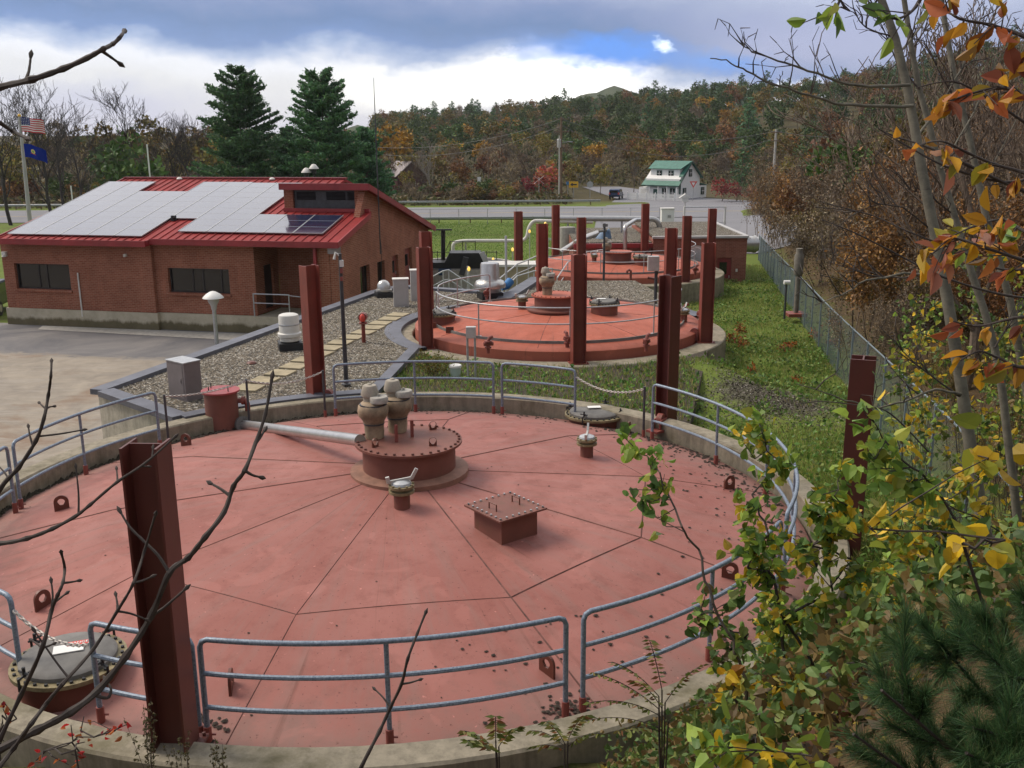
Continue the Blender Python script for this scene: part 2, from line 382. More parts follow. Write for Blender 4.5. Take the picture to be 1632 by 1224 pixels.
# ================================================================== terrain
def ss(a, b, x):
    q = np.clip((x-a)/(b-a), 0, 1); return q*q*(3-2*q)
def xf(y): return 7.1+.187*(y-14.6)                         # fence line
def vn(x, y, s, seed=0):                                   # cheap smooth value noise
    r = np.random.RandomState(seed); o = 0; a = 1.0
    for k in range(4):
        p = r.rand(6)*6.28; q = r.uniform(.6, 1.3, 6)
        o = o+a*(np.sin(x/s*q[0]+p[0])*np.sin(y/s*q[1]+p[1])+.6*np.sin((x+y)/s*q[2]+p[2])); s = s*.5; a *= .5
    return o/2.2
def ridge(x):
    return np.interp(x, [-900, -420, -160, -71, 0, 28, 80, 126, 165, 209, 300, 480, 1200], [6, 7, 4, 6, 10, 13, 17, 21, 23, 33, 50, 80, 90])
C1_ = (-2.1, 16.2)
def zg(x, y):
    x = np.asarray(x, float); y = np.asarray(y, float)
    yard = -.22-.043*np.clip(y-15, 0, 200)
    yard = np.maximum(yard, -4.2)
    left = -2.45-.0232*np.clip(y-50, 0, 75)
    k = ss(-7.6, -10.2, x)
    k = np.where(y > 44, np.maximum(k, ss(5, -1, x)*ss(44, 47, y)), k)
    z = yard*(1-k)+left*k
    z = np.where(y > 120, np.minimum(z, -4.2+0*z), z)
    # slope rising to the right of the fence
    r = np.clip(x-xf(y)-.6, 0, None)
    rise = .30*r*ss(150, 85, y)
    z = z+np.minimum(rise, 24+.05*r)
    # bank the photograph is taken from
    base = np.interp(y, [-60, -4, 0, 2, 4, 6, 7.6, 9], [7, 5.2, 4.3, 3.5, 2.3, .75, -.1, -.3])
    lat = (1.0*np.clip(x-.1, 0, 1.6)+.45*np.clip(x-1.7, 0, None))*ss(9.0, 6.4, y)
    wg = ss(9.3, 7.8, y); z = z*(1-wg)+np.maximum(z, base+lat)*wg
    dc = np.hypot(x-C1_[0], y-C1_[1]); z = np.where(dc < 7.45, np.minimum(z, -1.5), z)
    z = z+.42*np.exp(-((x-5.9)/1.7)**2-((y-25.2)/3.0)**2)
    z = z+.55*np.exp(-((x-5.3)/1.0)**2-((y-27.4)/1.5)**2)
    # wooded hills behind the road
    back = ss(190, 520, y); z = z+back*(ridge(x*520/np.maximum(y, 300))+4)*np.interp(y, [0, 520, 900, 3000], [1, 1, 1.35, 1.35])
    z = z+ss(1500, 2300, y)*60*0
    z = z+vn(x, y, 9, 3)*.10*ss(9, 20, y)*ss(-8, 2, x)+vn(x, y, 60, 5)*2.0*ss(220, 420, y)
    return z
def zgs(x, y): return float(zg(x, y))
def grow(start, step, lim, k):
    a = [start]; 
    while a[-1] < lim: a.append(a[-1]+step); step *= k
    return a
xs_ = grow(0, .45, 26, 1.0); xs_ = xs_+grow(xs_[-1]+.6, .8, 1150, 1.09)
xs_ = np.array(sorted([-q for q in xs_[1:]]+xs_)); ys_ = grow(-12, .45, 60, 1.0); ys_ = ys_+grow(ys_[-1]+.7, .9, 1560, 1.06)
ys_ = np.array([-240, -120, -60]+ys_)
GX, GY = np.meshgrid(xs_, ys_); GZ = zg(GX, GY)
nx, ny = len(xs_), len(ys_); idx = np.arange(nx*ny).reshape(ny, nx)
Q = np.stack([idx[:-1, :-1], idx[:-1, 1:], idx[1:, 1:], idx[1:, :-1]], -1).reshape(-1, 4)
t = NT('ground of grass, soil and leaf litter'); p = t.pos(); s3 = t.sep(p)
a = t.noise(p, .35, 6, .65); b = t.noise(p, 2.2, 6, .7); c_ = t.noise(p, 14, 5, .7)
grass = t.mix(t.ramp(b, [(.3, 0), (.7, 1)]), (.085, .135, .022), (.15, .185, .038))
grass = t.mix(t.ramp(a, [(.55, 0), (.72, 1)]), grass, (.095, .085, .030))
litter = t.mix(t.ramp(c_, [(.3, 0), (.7, 1)]), (.045, .032, .018), (.12, .078, .038))
litter = t.mix(t.ramp(b, [(.62, 0), (.75, 1)]), litter, (.06, .065, .02))
# leaf litter to the right of the fence, on the bank and under the far woods
fx = t.math('SUBTRACT', s3[0], t.math('ADD', 3.9, t.math('MULTIPLY', s3[1], .2)))
wd = t.ramp(t.math('ADD', t.math('MULTIPLY', fx, .5), t.math('MULTIPLY', t.math('SUBTRACT', b, .5), 1.5)), [(.2, 0), (.9, 1)])
bk = t.ramp(t.math('ADD', t.math('MULTIPLY', t.math('SUBTRACT', 9.5, s3[1]), .5), b), [(.3, 0), (.9, 1)])
fw_ = t.ramp(t.math('DIVIDE', t.math('SUBTRACT', s3[1], 152.0), 10.0, True), [(0, 0), (1, 1)])
m_ = t.math('MAXIMUM', t.math('MAXIMUM', wd, bk), fw_)
litter = t.mix(fw_, litter, t.mix(t.ramp(b, [(.35, 0), (.65, 1)]), (.045, .042, .018), (.095, .075, .034)))
cc = t.mix(m_, grass, litter)
# bare gravelly soil patch in the strip beside the nearest tank
dx = t.math('DIVIDE', t.math('SUBTRACT', s3[0], 6.8), 1.9); dy = t.math('DIVIDE', t.math('SUBTRACT', s3[1], 24.6), 2.0)
rr = t.math('ADD', t.math('SQRT', t.math('ADD', t.math('POWER', dx, 2.0), t.math('POWER', dy, 2.0))), t.math('MULTIPLY', t.math('SUBTRACT', b, .5), 1.2))
soil = t.mix(t.ramp(t.noise(p, 22, 4, .8), [(.42, 0), (.66, 1)]), (.035, .028, .02), (.20, .18, .15))
cc = t.mix(t.ramp(rr, [(.55, .85), (1.0, 0)]), cc, soil)
t.bump(c_, .5, .05)
M['ground'] = t.fin(cc, .95, spec=.15)
g_ = npmesh('ground', np.stack([GX.ravel(), GY.ravel(), GZ.ravel()], 1), Q, M['ground'], smooth=True); tag(g_, kind='structure')
# ================================================================== tank building blocks
def dome_fn(c, R, ze, hd):
    return lambda x, y: ze+hd*float(np.interp(math.hypot(x-c[0], y-c[1])/R, [0, .65, 1], [1, .55, 0]))
def ondome(u, v, fn):
    z = 0.0
    for _ in range(25): p = on(u, v, z); z = .5*z+.5*fn(p.x, p.y)
    p.z = fn(p.x, p.y); return p
def ring_wall(rin, rout, z0, z1, n=96):
    b = MB(); b.lathe([(rin, z0), (rin, z1-.03), (rin+.03, z1), (rout-.03, z1), (rout, z1-.03), (rout, z0)], n=n); return b
def cover_mb(R, ze, hd, n=96, skirt=.25):
    b = MB(); prof = [(R, ze-skirt), (R, ze-.02), (R-.02, ze)]
    for r in [R*q_ for q_ in (.93, .86, .79, .72, .65, .55, .45, .35, .25, .15, .07)]:
        pass; prof.append((r, ze+hd*float(np.interp(r/R, [0, .65, 1], [1, .55, 0]))))
    prof.append((.001, ze+hd)); b.lathe(prof, n=n); return b
def pol(c, r, a): return (c[0]+r*math.cos(a), c[1]+r*math.sin(a))
def manhole(parent, name, loc, r, h, lean=0.0, detail=True, label=None):
    """short barrel, bolted flange, grey lid, four black clamps, sticker"""
    o = MB(); o.lathe([(r*.86, -.1), (r*.86, h-.05)], n=32)
    mh = o.build(name, M['lug'] if r > .6 else M['hub'], parent, True, loc)
    b = MB(); b.lathe([(r*.86, h-.05), (r, h-.05), (r, h), (r*.6, h)], n=36)
    b.build('flange', M['flange'], mh, True)
    b = MB()
    for k in range(28):
        a = 2*PI*k/28; b.lathe([(.022, h), (.022, h+.025), (.001, h+.027)], (r*.92*math.cos(a), r*.92*math.sin(a), 0), 6)
    b.build('bolt_ring', M['black'], mh)
    b = MB(); b.lathe([(r*.84, h+.004), (r*.84, h+.05), (r*.78, h+.085), (r*.4, h+.11), (.001, h+.12)], n=36)
    b.build('lid', M['lidgrey'], mh, True)
    for k in range(4):
        a = PI/4+PI/2*k+.3; e = Vector((math.cos(a), math.sin(a), 0)); b = MB()
        b.tube([e*(r*.78)+Vector((0, 0, h+.1)), e*(r*1.02)+Vector((0, 0, h+.07)), e*(r*1.02)+Vector((0, 0, h-.08))], .018, 6)
        q = e*(r*.9)+Vector((0, 0, h+.12)); s_ = Vector((-e.y, e.x, 0))*.09
        b.tube([q-s_, q+s_], .014, 6); b.tube([q+Vector((0, 0, -.05)), q+Vector((0, 0, .07))], .02, 6)
        b.build('clamp', M['black'], mh)
    return mh
def valve(name, loc, label, group, s=1.0, rz=0.0, parent=None):
    """wrapped relief valve: waisted insulation jacket, side disc, pale cap"""
    e = empty(name, loc, label, 'valve', group, rz)
    b = MB(); rnd = random.Random(hash(label) % 1000 if False else len(label))
    prof = [(.16, 0), (.17, .12), (.168, .25), (.19, .32), (.25, .40), (.27, .48), (.255, .57), (.20, .63), (.12, .66)]
    b.lathe([(r*s, z*s) for r, z in prof], n=20)
    b.v = [(x*(1+.05*math.sin(9*z+5*math.atan2(y, x))), y*(1+.05*math.cos(11*z+4*math.atan2(y, x))), z) for x, y, z in b.v]
    b.build('insulation_jacket', M['wrap'], e, True)
    for z, rs_ in ((.26, .182), (.60, .235)): b = MB(); b.lathe([(.02*s, (z-.012)*s), (rs_*s, (z-.012)*s), (rs_*s, (z+.012)*s), (.02*s, (z+.012)*s)], n=20); b.build('strap', M['darkmetal'], e, True)
    b = MB(); b.lathe([(.10*s, .64*s), (.155*s, .65*s), (.16*s, .735*s), (.145*s, .755*s), (.001, .76*s)], (.12*s, -.06*s, 0), 20); b.lathe([(.02*s, .75*s), (.02*s, .80*s), (.001, .80*s)], (.12*s, -.06*s, 0), 8)
    b.build('side_disc', M['capgrey'], e, True)
    b = MB(); b.lathe([(.12*s, .64*s), (.12*s, .72*s), (.15*s, .74*s), (.155*s, .78*s), (.125*s, .90*s), (.11*s, .925*s), (.05*s, .935*s), (.03*s, .96*s), (.001, .965*s)], (-.06*s, .04*s, 0), 20)
    b.build('cap', M['capwarm'], e, True)
    return e
def small_vent(name, loc, label, group, s=1.0, rz=0.0):
    """stub pipe with bolted flange and a hinged pallet arm on top"""
    e = empty(name, loc, label, 'vent', group, rz)
    b = MB(); b.lathe([(.13*s, -.08), (.13*s, .26*s)], n=20); b.build('stub_pipe', M['hub'], e, True)
    b = MB(); b.lathe([(.13*s, .25*s), (.205*s, .25*s), (.205*s, .29*s), (.15*s, .295*s), (.15*s, .33*s), (.205*s, .335*s), (.205*s, .375*s), (.17*s, .38*s)], n=24)
    for k in range(10):
        a = 2*PI*k/10; b.lathe([(.018*s, .38*s), (.018*s, .40*s), (.001, .40*s)], (.185*s*math.cos(a), .185*s*math.sin(a), 0), 6)
    b.build('flange', M['flange'], e, True)
    b = MB(); b.lathe([(.165*s, .385*s), (.15*s, .42*s), (.08*s, .45*s), (.001, .455*s)], n=20); b.build('pallet', M['galv'], e, True)
    b = MB(); b.bar((-.2*s, 0, .43*s), (.16*s, 0, .47*s), .035*s, .05*s); b.bar((.16*s, 0, .46*s), (.25*s, 0, .62*s), .04*s, .05*s); b.bar((-.2*s, 0, .42*s), (-.22*s, 0, .52*s), .05*s, .06*s)
    b.build('arm', M['alumdull'], e)
    return e
def lug_mb(w=.26, h=.3, t=.035):
    b = MB(); n = 14; ro = w/2; ri = .06; pts = []
    for k in range(n+1):
        a = PI*k/n; pts.append((ro*math.cos(a), h-ro+ro*math.sin(a)))
    outer = [(ro, -.08)]+pts+[(-ro, -.08)]; m_ = len(outer)
    inner = []
    for (x, z) in outer:
        a = math.atan2(z-(h-ro), x); inner.append((ri*math.cos(a), h-ro+ri*math.sin(a)))
    vs = [(x, -t/2, z) for x, z in outer]+[(x, -t/2, z) for x, z in inner]+[(x, t/2, z) for x, z in outer]+[(x, t/2, z) for x, z in inner]
    fs = []
    for i in range(m_):
        j = (i+1) % m_
        fs += [(i, j, m_+j, m_+i), (2*m_+j, 2*m_+i, 3*m_+i, 3*m_+j), (j, i, 2*m_+i, 2*m_+j), (m_+i, m_+j, 3*m_+j, 3*m_+i)]
    b.add(vs, fs); return b
def column(name, loc, label, h, face, m, wdt=.36, dep=.36, group=None, roller=None):
    """H-section guide column; face = direction (radians) the web faces"""
    e = empty(name, loc, label, 'steel column', group, face-PI/2)
    t_ = .026
    b = MB(); b.box((0, 0, h/2+.02), (wdt-2*t_, .022, h-.0)); b.build('web', m, e)
    for s_ in (-1, 1):
        b = MB(); b.box((s_*(wdt/2-t_/2), 0, h/2+.02), (t_, dep, h)); b.build('flange', m, e, bevel=.004)
    b = MB(); b.box((0, 0, .0), (wdt+.16, dep+.14, .035))
    for sx in (-1, 1):
        for sy in (-1, 1): b.lathe([(.02, .015), (.02, .055), (.001, .06)], (sx*(wdt/2+.04), sy*(dep/2+.03), 0), 6)
    b.build('base_plate', m, e)
    if roller:
        b = MB(); d = Vector((math.cos(roller), math.sin(roller), 0)); s_ = Vector((-d.y, d.x, 0))
        R_ = Matrix.Rotation(-(face-PI/2), 3, 'Z'); d = R_ @ d; s_ = R_ @ s_
        for k in (-1, 1): b.bar(d*.19+s_*.09*k+Vector((0, 0, .22)), d*.62+s_*.09*k+Vector((0, 0, .22)), .03, .2)
        b.box(d*.62+Vector((0, 0, .1)), (.3, .3, .05))
        br = b.build('roller_bracket', M['fitting'], e)
        b = MB(); c0 = d*.33+Vector((0, 0, .27)); b.tube([c0-s_*.06, c0+s_*.06], .15, 18); b.tube([c0-s_*.12, c0+s_*.12], .03, 8); b.build('roller', M['fitting'], br, True)
    return e
def rail_panel(name, c, R, a0, a1, zf, h, label, group, nmid=1, bars=3, m=None, r=.031, stub=True, step=.05, cat='railing', ends=True, z0=None):
    """curved guard rail on circle R round c between angles a0..a1; zf(x,y) foot height"""
    if a1-a0 > PI: a1 -= 2*PI
    if a0-a1 > PI: a1 += 2*PI
    m = m or M['rail']; mid = pol(c, R, (a0+a1)/2)
    e = empty(name, (mid[0], mid[1], zf(*mid)), label, cat, group); o = Vector(e.location)
    def P(a, z): q = pol(c, R, a); return Vector((q[0], q[1], zf(*q)+z))-o
    n = max(4, int(abs(a1-a0)*R/.25)); cr = .09
    da = cr/R*(1 if a1 > a0 else -1)
    b = MB(); pts = []
    if ends: pts += [P(a0, .12), P(a0, h-cr), P(a0+da*.3, h-cr*.3)]
    pts += [P(a0+da+(a1-a0-2*da)*k/n, h) for k in range(n+1)]
    if ends: pts += [P(a1-da*.3, h-cr*.3), P(a1, h-cr), P(a1, .12)]
    b.tube(pts, r, 10); b.build('top_rail', m, e, True)
    for k in range(1, bars):
        b = MB(); zz = h-k*(h-.0)*.96/bars-.0
        b.tube([P(a0+(a1-a0)*q/n, zz) for q in range(n+1)], r*.92, 8); b.build('rail_bar', m, e, True)
    ps = [a0+(a1-a0)*k/(nmid+1) for k in range(0 if not ends else 1, nmid+(2 if not ends else 1))]
    for a in ps:
        b = MB(); b.tube([P(a, .12), P(a, h-.01)], r*.9, 8); b.build('post', m, e, True)
    for a in sorted(set(ps+([a0, a1]))):
        if stub:
            b = MB(); b.tube([P(a, -.08), P(a, .22)], r*1.45, 10); q = P(a, .12); b.tube([q, q+Vector((.09, 0, 0))], .012, 6); b.build('post_socket', M['fitting'], e, True)
        else:
            b = MB(); b.box(P(a, .01), (.16, .1, .02)); b.tube([P(a, 0), P(a, .14)], r*.95, 8); b.build('post_foot', m, e)
    return e
def chain_ob(name, a, b_, sag, label, group=None, n=None, r=.011, link=.06):
    a = Vector(a); b_ = Vector(b_); L = (b_-a).length; n = n or max(8, int(L/(link*.82))); mb = MB()
    pts = [a.lerp(b_, k/n)-Vector((0, 0, sag*4*(k/n)*(1-k/n))) for k in range(n+1)]
    o = pts[n//2].copy()
    for k in range(n):
        p, q = pts[k]-o, pts[k+1]-o; x = (q-p).normalized(); c = (p+q)/2; u = Vector((0, 0, 1)) if k % 2 else x.cross(Vector((0, 0, 1))).normalized()
        u = (u-x*u.dot(x)).normalized(); hl = (q-p).length*.62; w_ = link*.3
        ring = [c+x*(hl*math.cos(t_))+u*(w_*math.sin(t_)) for t_ in [2*PI*i/8 for i in range(8)]]
        mb.tube(ring, r, 4, closed=True)
    ob = mb.build(name, M['chain'], None, True, o); return tag(ob, label, 'chain', group)
# ================================================================== tank 1 (nearest)
C1 = (-2.1, 16.2); R1 = 7.06; ZE1 = -.30; HD1 = .92
D1 = dome_fn(C1, R1, ZE1, HD1)
T1 = empty('digester_tank', (C1[0], C1[1], 0), 'nearest and largest round tank, faded red domed steel cover inside a concrete ring', 'tank', 'round digester tanks')
ring_wall(7.12, 7.55, -3.0, .06).build('ring_wall', M['concrete'], T1, True)
cover1 = cover_mb(R1, ZE1, HD1).build('cover', M['cover1'], T1, True)
def loc1(p): return Vector((p[0]-C1[0], p[1]-C1[1], p[2]))
def seam(cov, fn, c, pts, wd=.018, ht=.012, n=14):
    b = MB()
    for (p, q) in pts:
        ps = []
        for k in range(n+1):
            x = p[0]+(q[0]-p[0])*k/n; y = p[1]+(q[1]-p[1])*k/n; ps.append(Vector((x-c[0], y-c[1], fn(x, y)-.003)))
        b.tube(ps, wd, 4)
    return b.build('weld_seam', M['seam'], cov)
def dpt(u, v): q = ondome(u, v, D1); return (q.x, q.y)
hubc = dpt(653, 747)
oct1 = [pol(C1, 4.55, math.radians(-99+36*k)) for k in range(10)]
for k in range(10):
    a, b_ = oct1[k], oct1[(k+1) % 10]
    segs = [((a), (b_))] if k in (0, 1, 2, 9, 3) else ([(a, b_)] if k in (5,) else [])
    ang = math.atan2(a[1]-hubc[1], a[0]-hubc[0]); segs.append(((hubc[0]+.95*math.cos(ang), hubc[1]+.95*math.sin(ang)), a))
    ao = math.radians(-99+36*k); segs.append((a, pol(C1, 6.85, ao)))
    seam(cover1, D1, C1, segs, .016 if k % 3 else .011)
# hub with bolted top plate
hz = D1(*hubc)
hub = MB(); hub.lathe([(.80, -.03), (.80, .50)], n=48)
hub = hub.build('hub', M['hub'], T1, True, loc1((hubc[0], hubc[1], hz)))
b = MB(); b.lathe([(1.02, -.10), (1.02, .015), (.80, .05)], n=48); b.build('skirt', M['hubring'], hub, True)
b = MB(); b.lathe([(.80, .485), (.92, .485), (.92, .525), (.001, .53)], n=56); b.build('top_plate', M['hub'], hub, True)
b = MB()
for k in range(36):
    a = 2*PI*k/36; b.lathe([(.024, .52), (.024, .553), (.001, .556)], (.87*math.cos(a), .87*math.sin(a), 0), 6)
b.build('bolt_ring', M['seam'], hub)
def on_plate(u, v): q = on(u, v, hz+.53); return q
for (u, v, rz) in ((690, 684, .4), (690, 710, .2), (598, 712, .9)):
    q = on_plate(u, v); b = lug_mb(.13, .15, .03); o = b.build('lifting_lug', M['lug'], hub, False, q-Vector((hubc[0], hubc[1], hz))); o.rotation_euler = (0, 0, rz)
for (u, v, hh) in ((632, 704, .30), (657, 696, .30)):
    q = on_plate(u, v)-Vector((hubc[0], hubc[1], hz)); b = MB(); b.tube([q-Vector((0, 0, .02)), q+Vector((0, 0, hh))], .03, 8); b.build('gauge_rod', M['fitting'], hub, True)
q = on_plate(597, 697); valve('relief_valve', q, 'front one of the two insulated relief valves on the hub of the nearest tank', 'insulated relief valves', 1.0, -.1)
q = on_plate(634, 687); valve('relief_valve', q, 'rear one of the two insulated relief valves on the hub of the nearest tank', 'insulated relief valves', 1.0, .25)
# drum and pipe
dp = ondome(356, 682, D1); dr = empty('vent_drum', dp, 'red steel drum with a flat lid at the back left of the nearest tank', 'drum')
b = MB(); b.lathe([(.37, -.12), (.37, .88)], n=36); b.build('drum_body', M['hub'], dr, True)
b = MB(); b.lathe([(.37, .86), (.43, .87), (.43, .91), (.001, .925)], n=40); lid = b.build('drum_lid', M['drumlid'], dr, True)
for a in (1.0, 2.6, 4.0, 5.6): b = MB(); b.tube([(.3*math.cos(a), .3*math.sin(a), .88), (.3*math.cos(a), .3*math.sin(a), 1.03)], .012, 6); b.build('lid_pin', M['black'], lid)
b = MB(); b.tube([(.3, .1, .62), (.52, .12, .62), (.56, .12, .55), (.56, .12, .38)], .06, 10); b.tube([(.44, .12, .62), (.50, .12, .62)], .1, 12); b.build('side_valve', M['fitting'], dr, True)
hubw = Vector((hubc[0]-.8, hubc[1]-.02, hz+.33))
pa = at(390, 677, dp.y-.22); pb = at(574, 702, hubw.y-.05)
pe = empty('gas_pipe', pa, 'long shiny aluminium clad pipe running from the red drum to the hub', 'pipe')
L0 = Vector((0, 0, 0)); L1 = pb-pa; dirp = L1.normalized()
b = MB(); b.tube([L0, L1], .105, 20); b.build('pipe_jacket', M['alum'], pe, True)
b = MB(); b.tube([L0-dirp*.16, L0-dirp*.10], .19, 20); b.tube([L0-dirp*.06, L0], .19, 20); b.tube([L0-dirp*.3, L0], .1, 14)
for k in range(8):
    a = 2*PI*k/8; s_ = Vector((0, math.cos(a), math.sin(a)))*.16; b.tube([L0-dirp*.19+s_, L0+dirp*.03+s_], .016, 6)
b.build('pipe_flange', M['lidgrey'], pe, True)
# manholes, hatch, vents, lugs on cover 1
q = ondome(948, 674, D1); manhole(T1, 'manhole', loc1(q), .70, .24)
q = ondome(114, 1082, D1); mh = manhole(T1, 'manhole', loc1(q), .66, .27)
b = MB(); b.box((.00, .02, .397), (.34, .2, .012), rz=.35); b.build('warning_label', M['white'], mh)
b = MB(); b.box((.09, .15, .400), (.30, .10, .014), rz=.35); b.build('red_warning_strip', M['redlabel'], mh)
def letters(word, size, mat, parent, loc, rot, name='lettering'):
    cu = bpy.data.curves.new(name, 'FONT'); cu.body = word; cu.size = size; cu.extrude = .002; cu.align_x = 'CENTER'; cu.align_y = 'CENTER'
    to = bpy.data.objects.new(name, cu); col.objects.link(to); bpy.context.view_layer.update()
    me = bpy.data.meshes.new_from_object(to.evaluated_get(bpy.context.evaluated_depsgraph_get())); bpy.data.objects.remove(to); me.materials.clear(); me.materials.append(mat)
    o = bpy.data.objects.new(name, me); col.objects.link(o); o.parent = parent; o.location = loc; o.rotation_euler = rot; return o
letters('DANGER', .065, M['white'], mh, (.09, .15, .410), (0, 0, .35))
mh0 = [o for o in T1.children if o.name.startswith('manhole')][0]
b = MB(); b.box((-.02, .0, .385), (.30, .17, .012), rz=.1); b.build('warning_label', M['white'], mh0)
hp = ondome(806, 846, D1); hx = MB(); hx.box((0, 0, .12), (.68, .68, .5)); hatch = hx.build('hatch', M['hub'], T1, False, loc1(hp)); hatch.rotation_euler = (0, 0, math.radians(38))
b = MB(); b.box((0, 0, .385), (.90, .90, .03)); b.build('hatch_lid', M['hub'], hatch, bevel=.004)
b = MB()
for k in range(8):
    for s_ in (-.4, .4):
        o_ = -.4+.8*k/7; b.lathe([(.017, .4), (.017, .425), (.001, .427)], (o_, s_, 0), 6); b.lathe([(.017, .4), (.017, .425), (.001, .427)], (s_, o_, 0), 6)
b.build('lid_bolts', M['galv'], hatch)
for s_ in (-.22, .22):
    b = MB(); b.tube([(s_-.02, -.09, .39), (s_-.02, -.09, .5), (s_-.02, .09, .5), (s_-.02, .09, .39)], .011, 6); b.build('lid_handle', M['lug'], hatch)
b = MB(); b.box((0, 0, -.09), (.84, .84, .03)); b.build('hatch_apron', M['seam'], hatch)
small_vent('gas_vent', ondome(641, 808, D1), 'short flanged gas vent standing just in front of the big hub', 'small flanged gas vents', 1.0, .25)
small_vent('gas_vent', ondome(935, 727, D1), 'short flanged gas vent standing alone right of the hub, before the rear manhole', 'small flanged gas vents', .95, 1.4)
for (u, v) in ((297, 710), (99, 812), (69, 968), (369, 1098), (872, 1074), (1162, 779), (1163, 922), (1002, 690), (781, 650)):
    q = ondome(u, v, D1); a = math.atan2(q.y-C1[1], q.x-C1[0]); o = lug_mb(.24, .26, .035).build('lifting_lug', M['lug'], T1, False, loc1(q)); o.rotation_euler = (0, 0, a+.35)
# guard rails of tank 1
ZT = ZE1+.04+1.27
def prj(p):
    c = _M.T @ np.array([p[0], p[1], p[2]-H]); return (CX+F*c[0]/c[2], CY+F*c[1]/c[2], c[2])
def ra(u, v):
    best = None
    for k in range(3600):
        a = -PI+2*PI*k/3600; q = pol(C1, RR, a); p = prj((q[0], q[1], ZT))
        if p[2] < .5: continue
        d = (p[0]-u)**2+(p[1]-v)**2*.15
        if best is None or d < best[0]: best = (d, a)
    return best[1]
RR = 6.72; zf1 = lambda x, y: ZE1+.04
RG = 'curved guard rail panels of the nearest tank'
rail_panel('guard_rail', C1, RR, ra(317, 1018), ra(903, 989), zf1, 1.27, 'front guard rail panel with three curved bars, just right of the nearest maroon column', RG, 1)
rail_panel('guard_rail', C1, RR, ra(930, 977), ra(1246, 832), zf1, 1.27, 'guard rail panel at the right front, half behind the green shrubs', RG, 1)
rail_panel('guard_rail', C1, RR, ra(1262, 850), ra(1042, 606), zf1, 1.27, 'long guard rail panel round the right side, ending at the right rear column', RG, 3)
rail_panel('guard_rail', C1, RR, ra(917, 586), ra(800, 573), zf1, 1.27, 'short guard rail panel at the back beside the rear manhole', RG, 0)
rail_panel('guard_rail', C1, RR, ra(786, 571), ra(531, 573), zf1, 1.27, 'wide guard rail panel at the back, behind the insulated valves', RG, 1)
rail_panel('guard_rail', C1, RR, ra(247, 624), ra(21, 722), zf1, 1.27, 'guard rail panel at the back left, beside the sandy yard', RG, 1)
rail_panel('guard_rail', C1, RR, ra(12, 728), ra(-330, 920), zf1, 1.27, 'guard rail panel cut off by the left edge, only its right end showing', RG, 2)
rail_panel('guard_rail', C1, RR, ra(-200, 880)+.12, ra(18, 930), zf1, 1.27, 'guard rail panel end at the left edge above the nearest manhole', RG, 1)
rail_panel('guard_rail', C1, RR, ra(142, 990), ra(305, 1018), zf1, 1.27, 'short guard rail panel between the nearest manhole and the nearest column', RG, 0)
def railpt(u, v, z): a = ra(u, v); q = pol(C1, RR, a); return Vector((q[0], q[1], zf1(0, 0)+z))
def cpost(u, v, label, h=1.17):
    q = railpt(u, v, 0); e = empty('chain_post', q, label, 'post', 'chain posts of the nearest tank')
    b = MB(); b.tube([(0, 0, .1), (0, 0, h)], .027, 8); b.build('post_tube', M['darkmetal'], e, True)
    b = MB(); b.tube([(0, 0, -.08), (0, 0, .2)], .036, 10); b.build('post_socket', M['fitting'], e, True)
cpost(261, 620, 'grey chain post beside the left rail end, in front of the steel cabinet')
cpost(392, 601, 'grey chain post just right of the red drum')
cpost(514, 577, 'grey chain post in front of the rear left column')
cpost(1028, 601, 'grey chain post at the back, left of the right rear column')
CG = 'safety chains across the rail openings'
chain_ob('safety_chain', railpt(261, 620, 1.14), railpt(392, 601, 1.14), .09, 'thin safety chain hanging behind the red drum', CG)
chain_ob('safety_chain', railpt(392, 601, 1.14), railpt(514, 577, 1.14), .16, 'safety chain hanging across the foot of the rear left column', CG)
chain_ob('safety_chain', railpt(917, 586, 1.12), railpt(1028, 601, 1.12), .20, 'pale safety chain hanging above the rear manhole', CG)
chain_ob('safety_chain', railpt(20, 934, 1.1), railpt(141, 992, 1.0), .16, 'safety chain hanging over the lid of the nearest manhole', CG)
# guide columns of tank 1
G1 = 'steel guide columns of the nearest tank'
def rad(p): return math.atan2(p[1]-C1[1], p[0]-C1[0])
p = on(281, 1192, .0); column('steel_column', (p.x, p.y, .0), 'tallest looking maroon steel column, nearest at the lower left', 3.32, rad(p)+PI+.14, M['steel'], .365, .36, G1)
p = on(505, 645, -.22); column('steel_column', (p.x, p.y, -.22), 'dark red steel column at the rear left of the nearest tank, against the gravel roof', 3.42, rad(p)+PI+.35, M['steel2'], .36, .36, G1, roller=rad(p)+PI+.9)
p = on(1061, 682, -.22); column('steel_column', (p.x, p.y, -.22), 'maroon steel column at the right rear of the nearest tank, by the grass', 3.42, rad(p)+PI+.0, M['steel'], .34, .36, G1, roller=rad(p)+PI+.3)
p = at(1366, 700, 14.5); p.z = -.25; column('steel_column', (p.x, p.y, -.25), 'maroon steel column rising out of the shrubs before the chain link fence', at(1366, 572, 14.5).z+.25, rad(p)+PI-.15, M['steel'], .34, .36, G1)
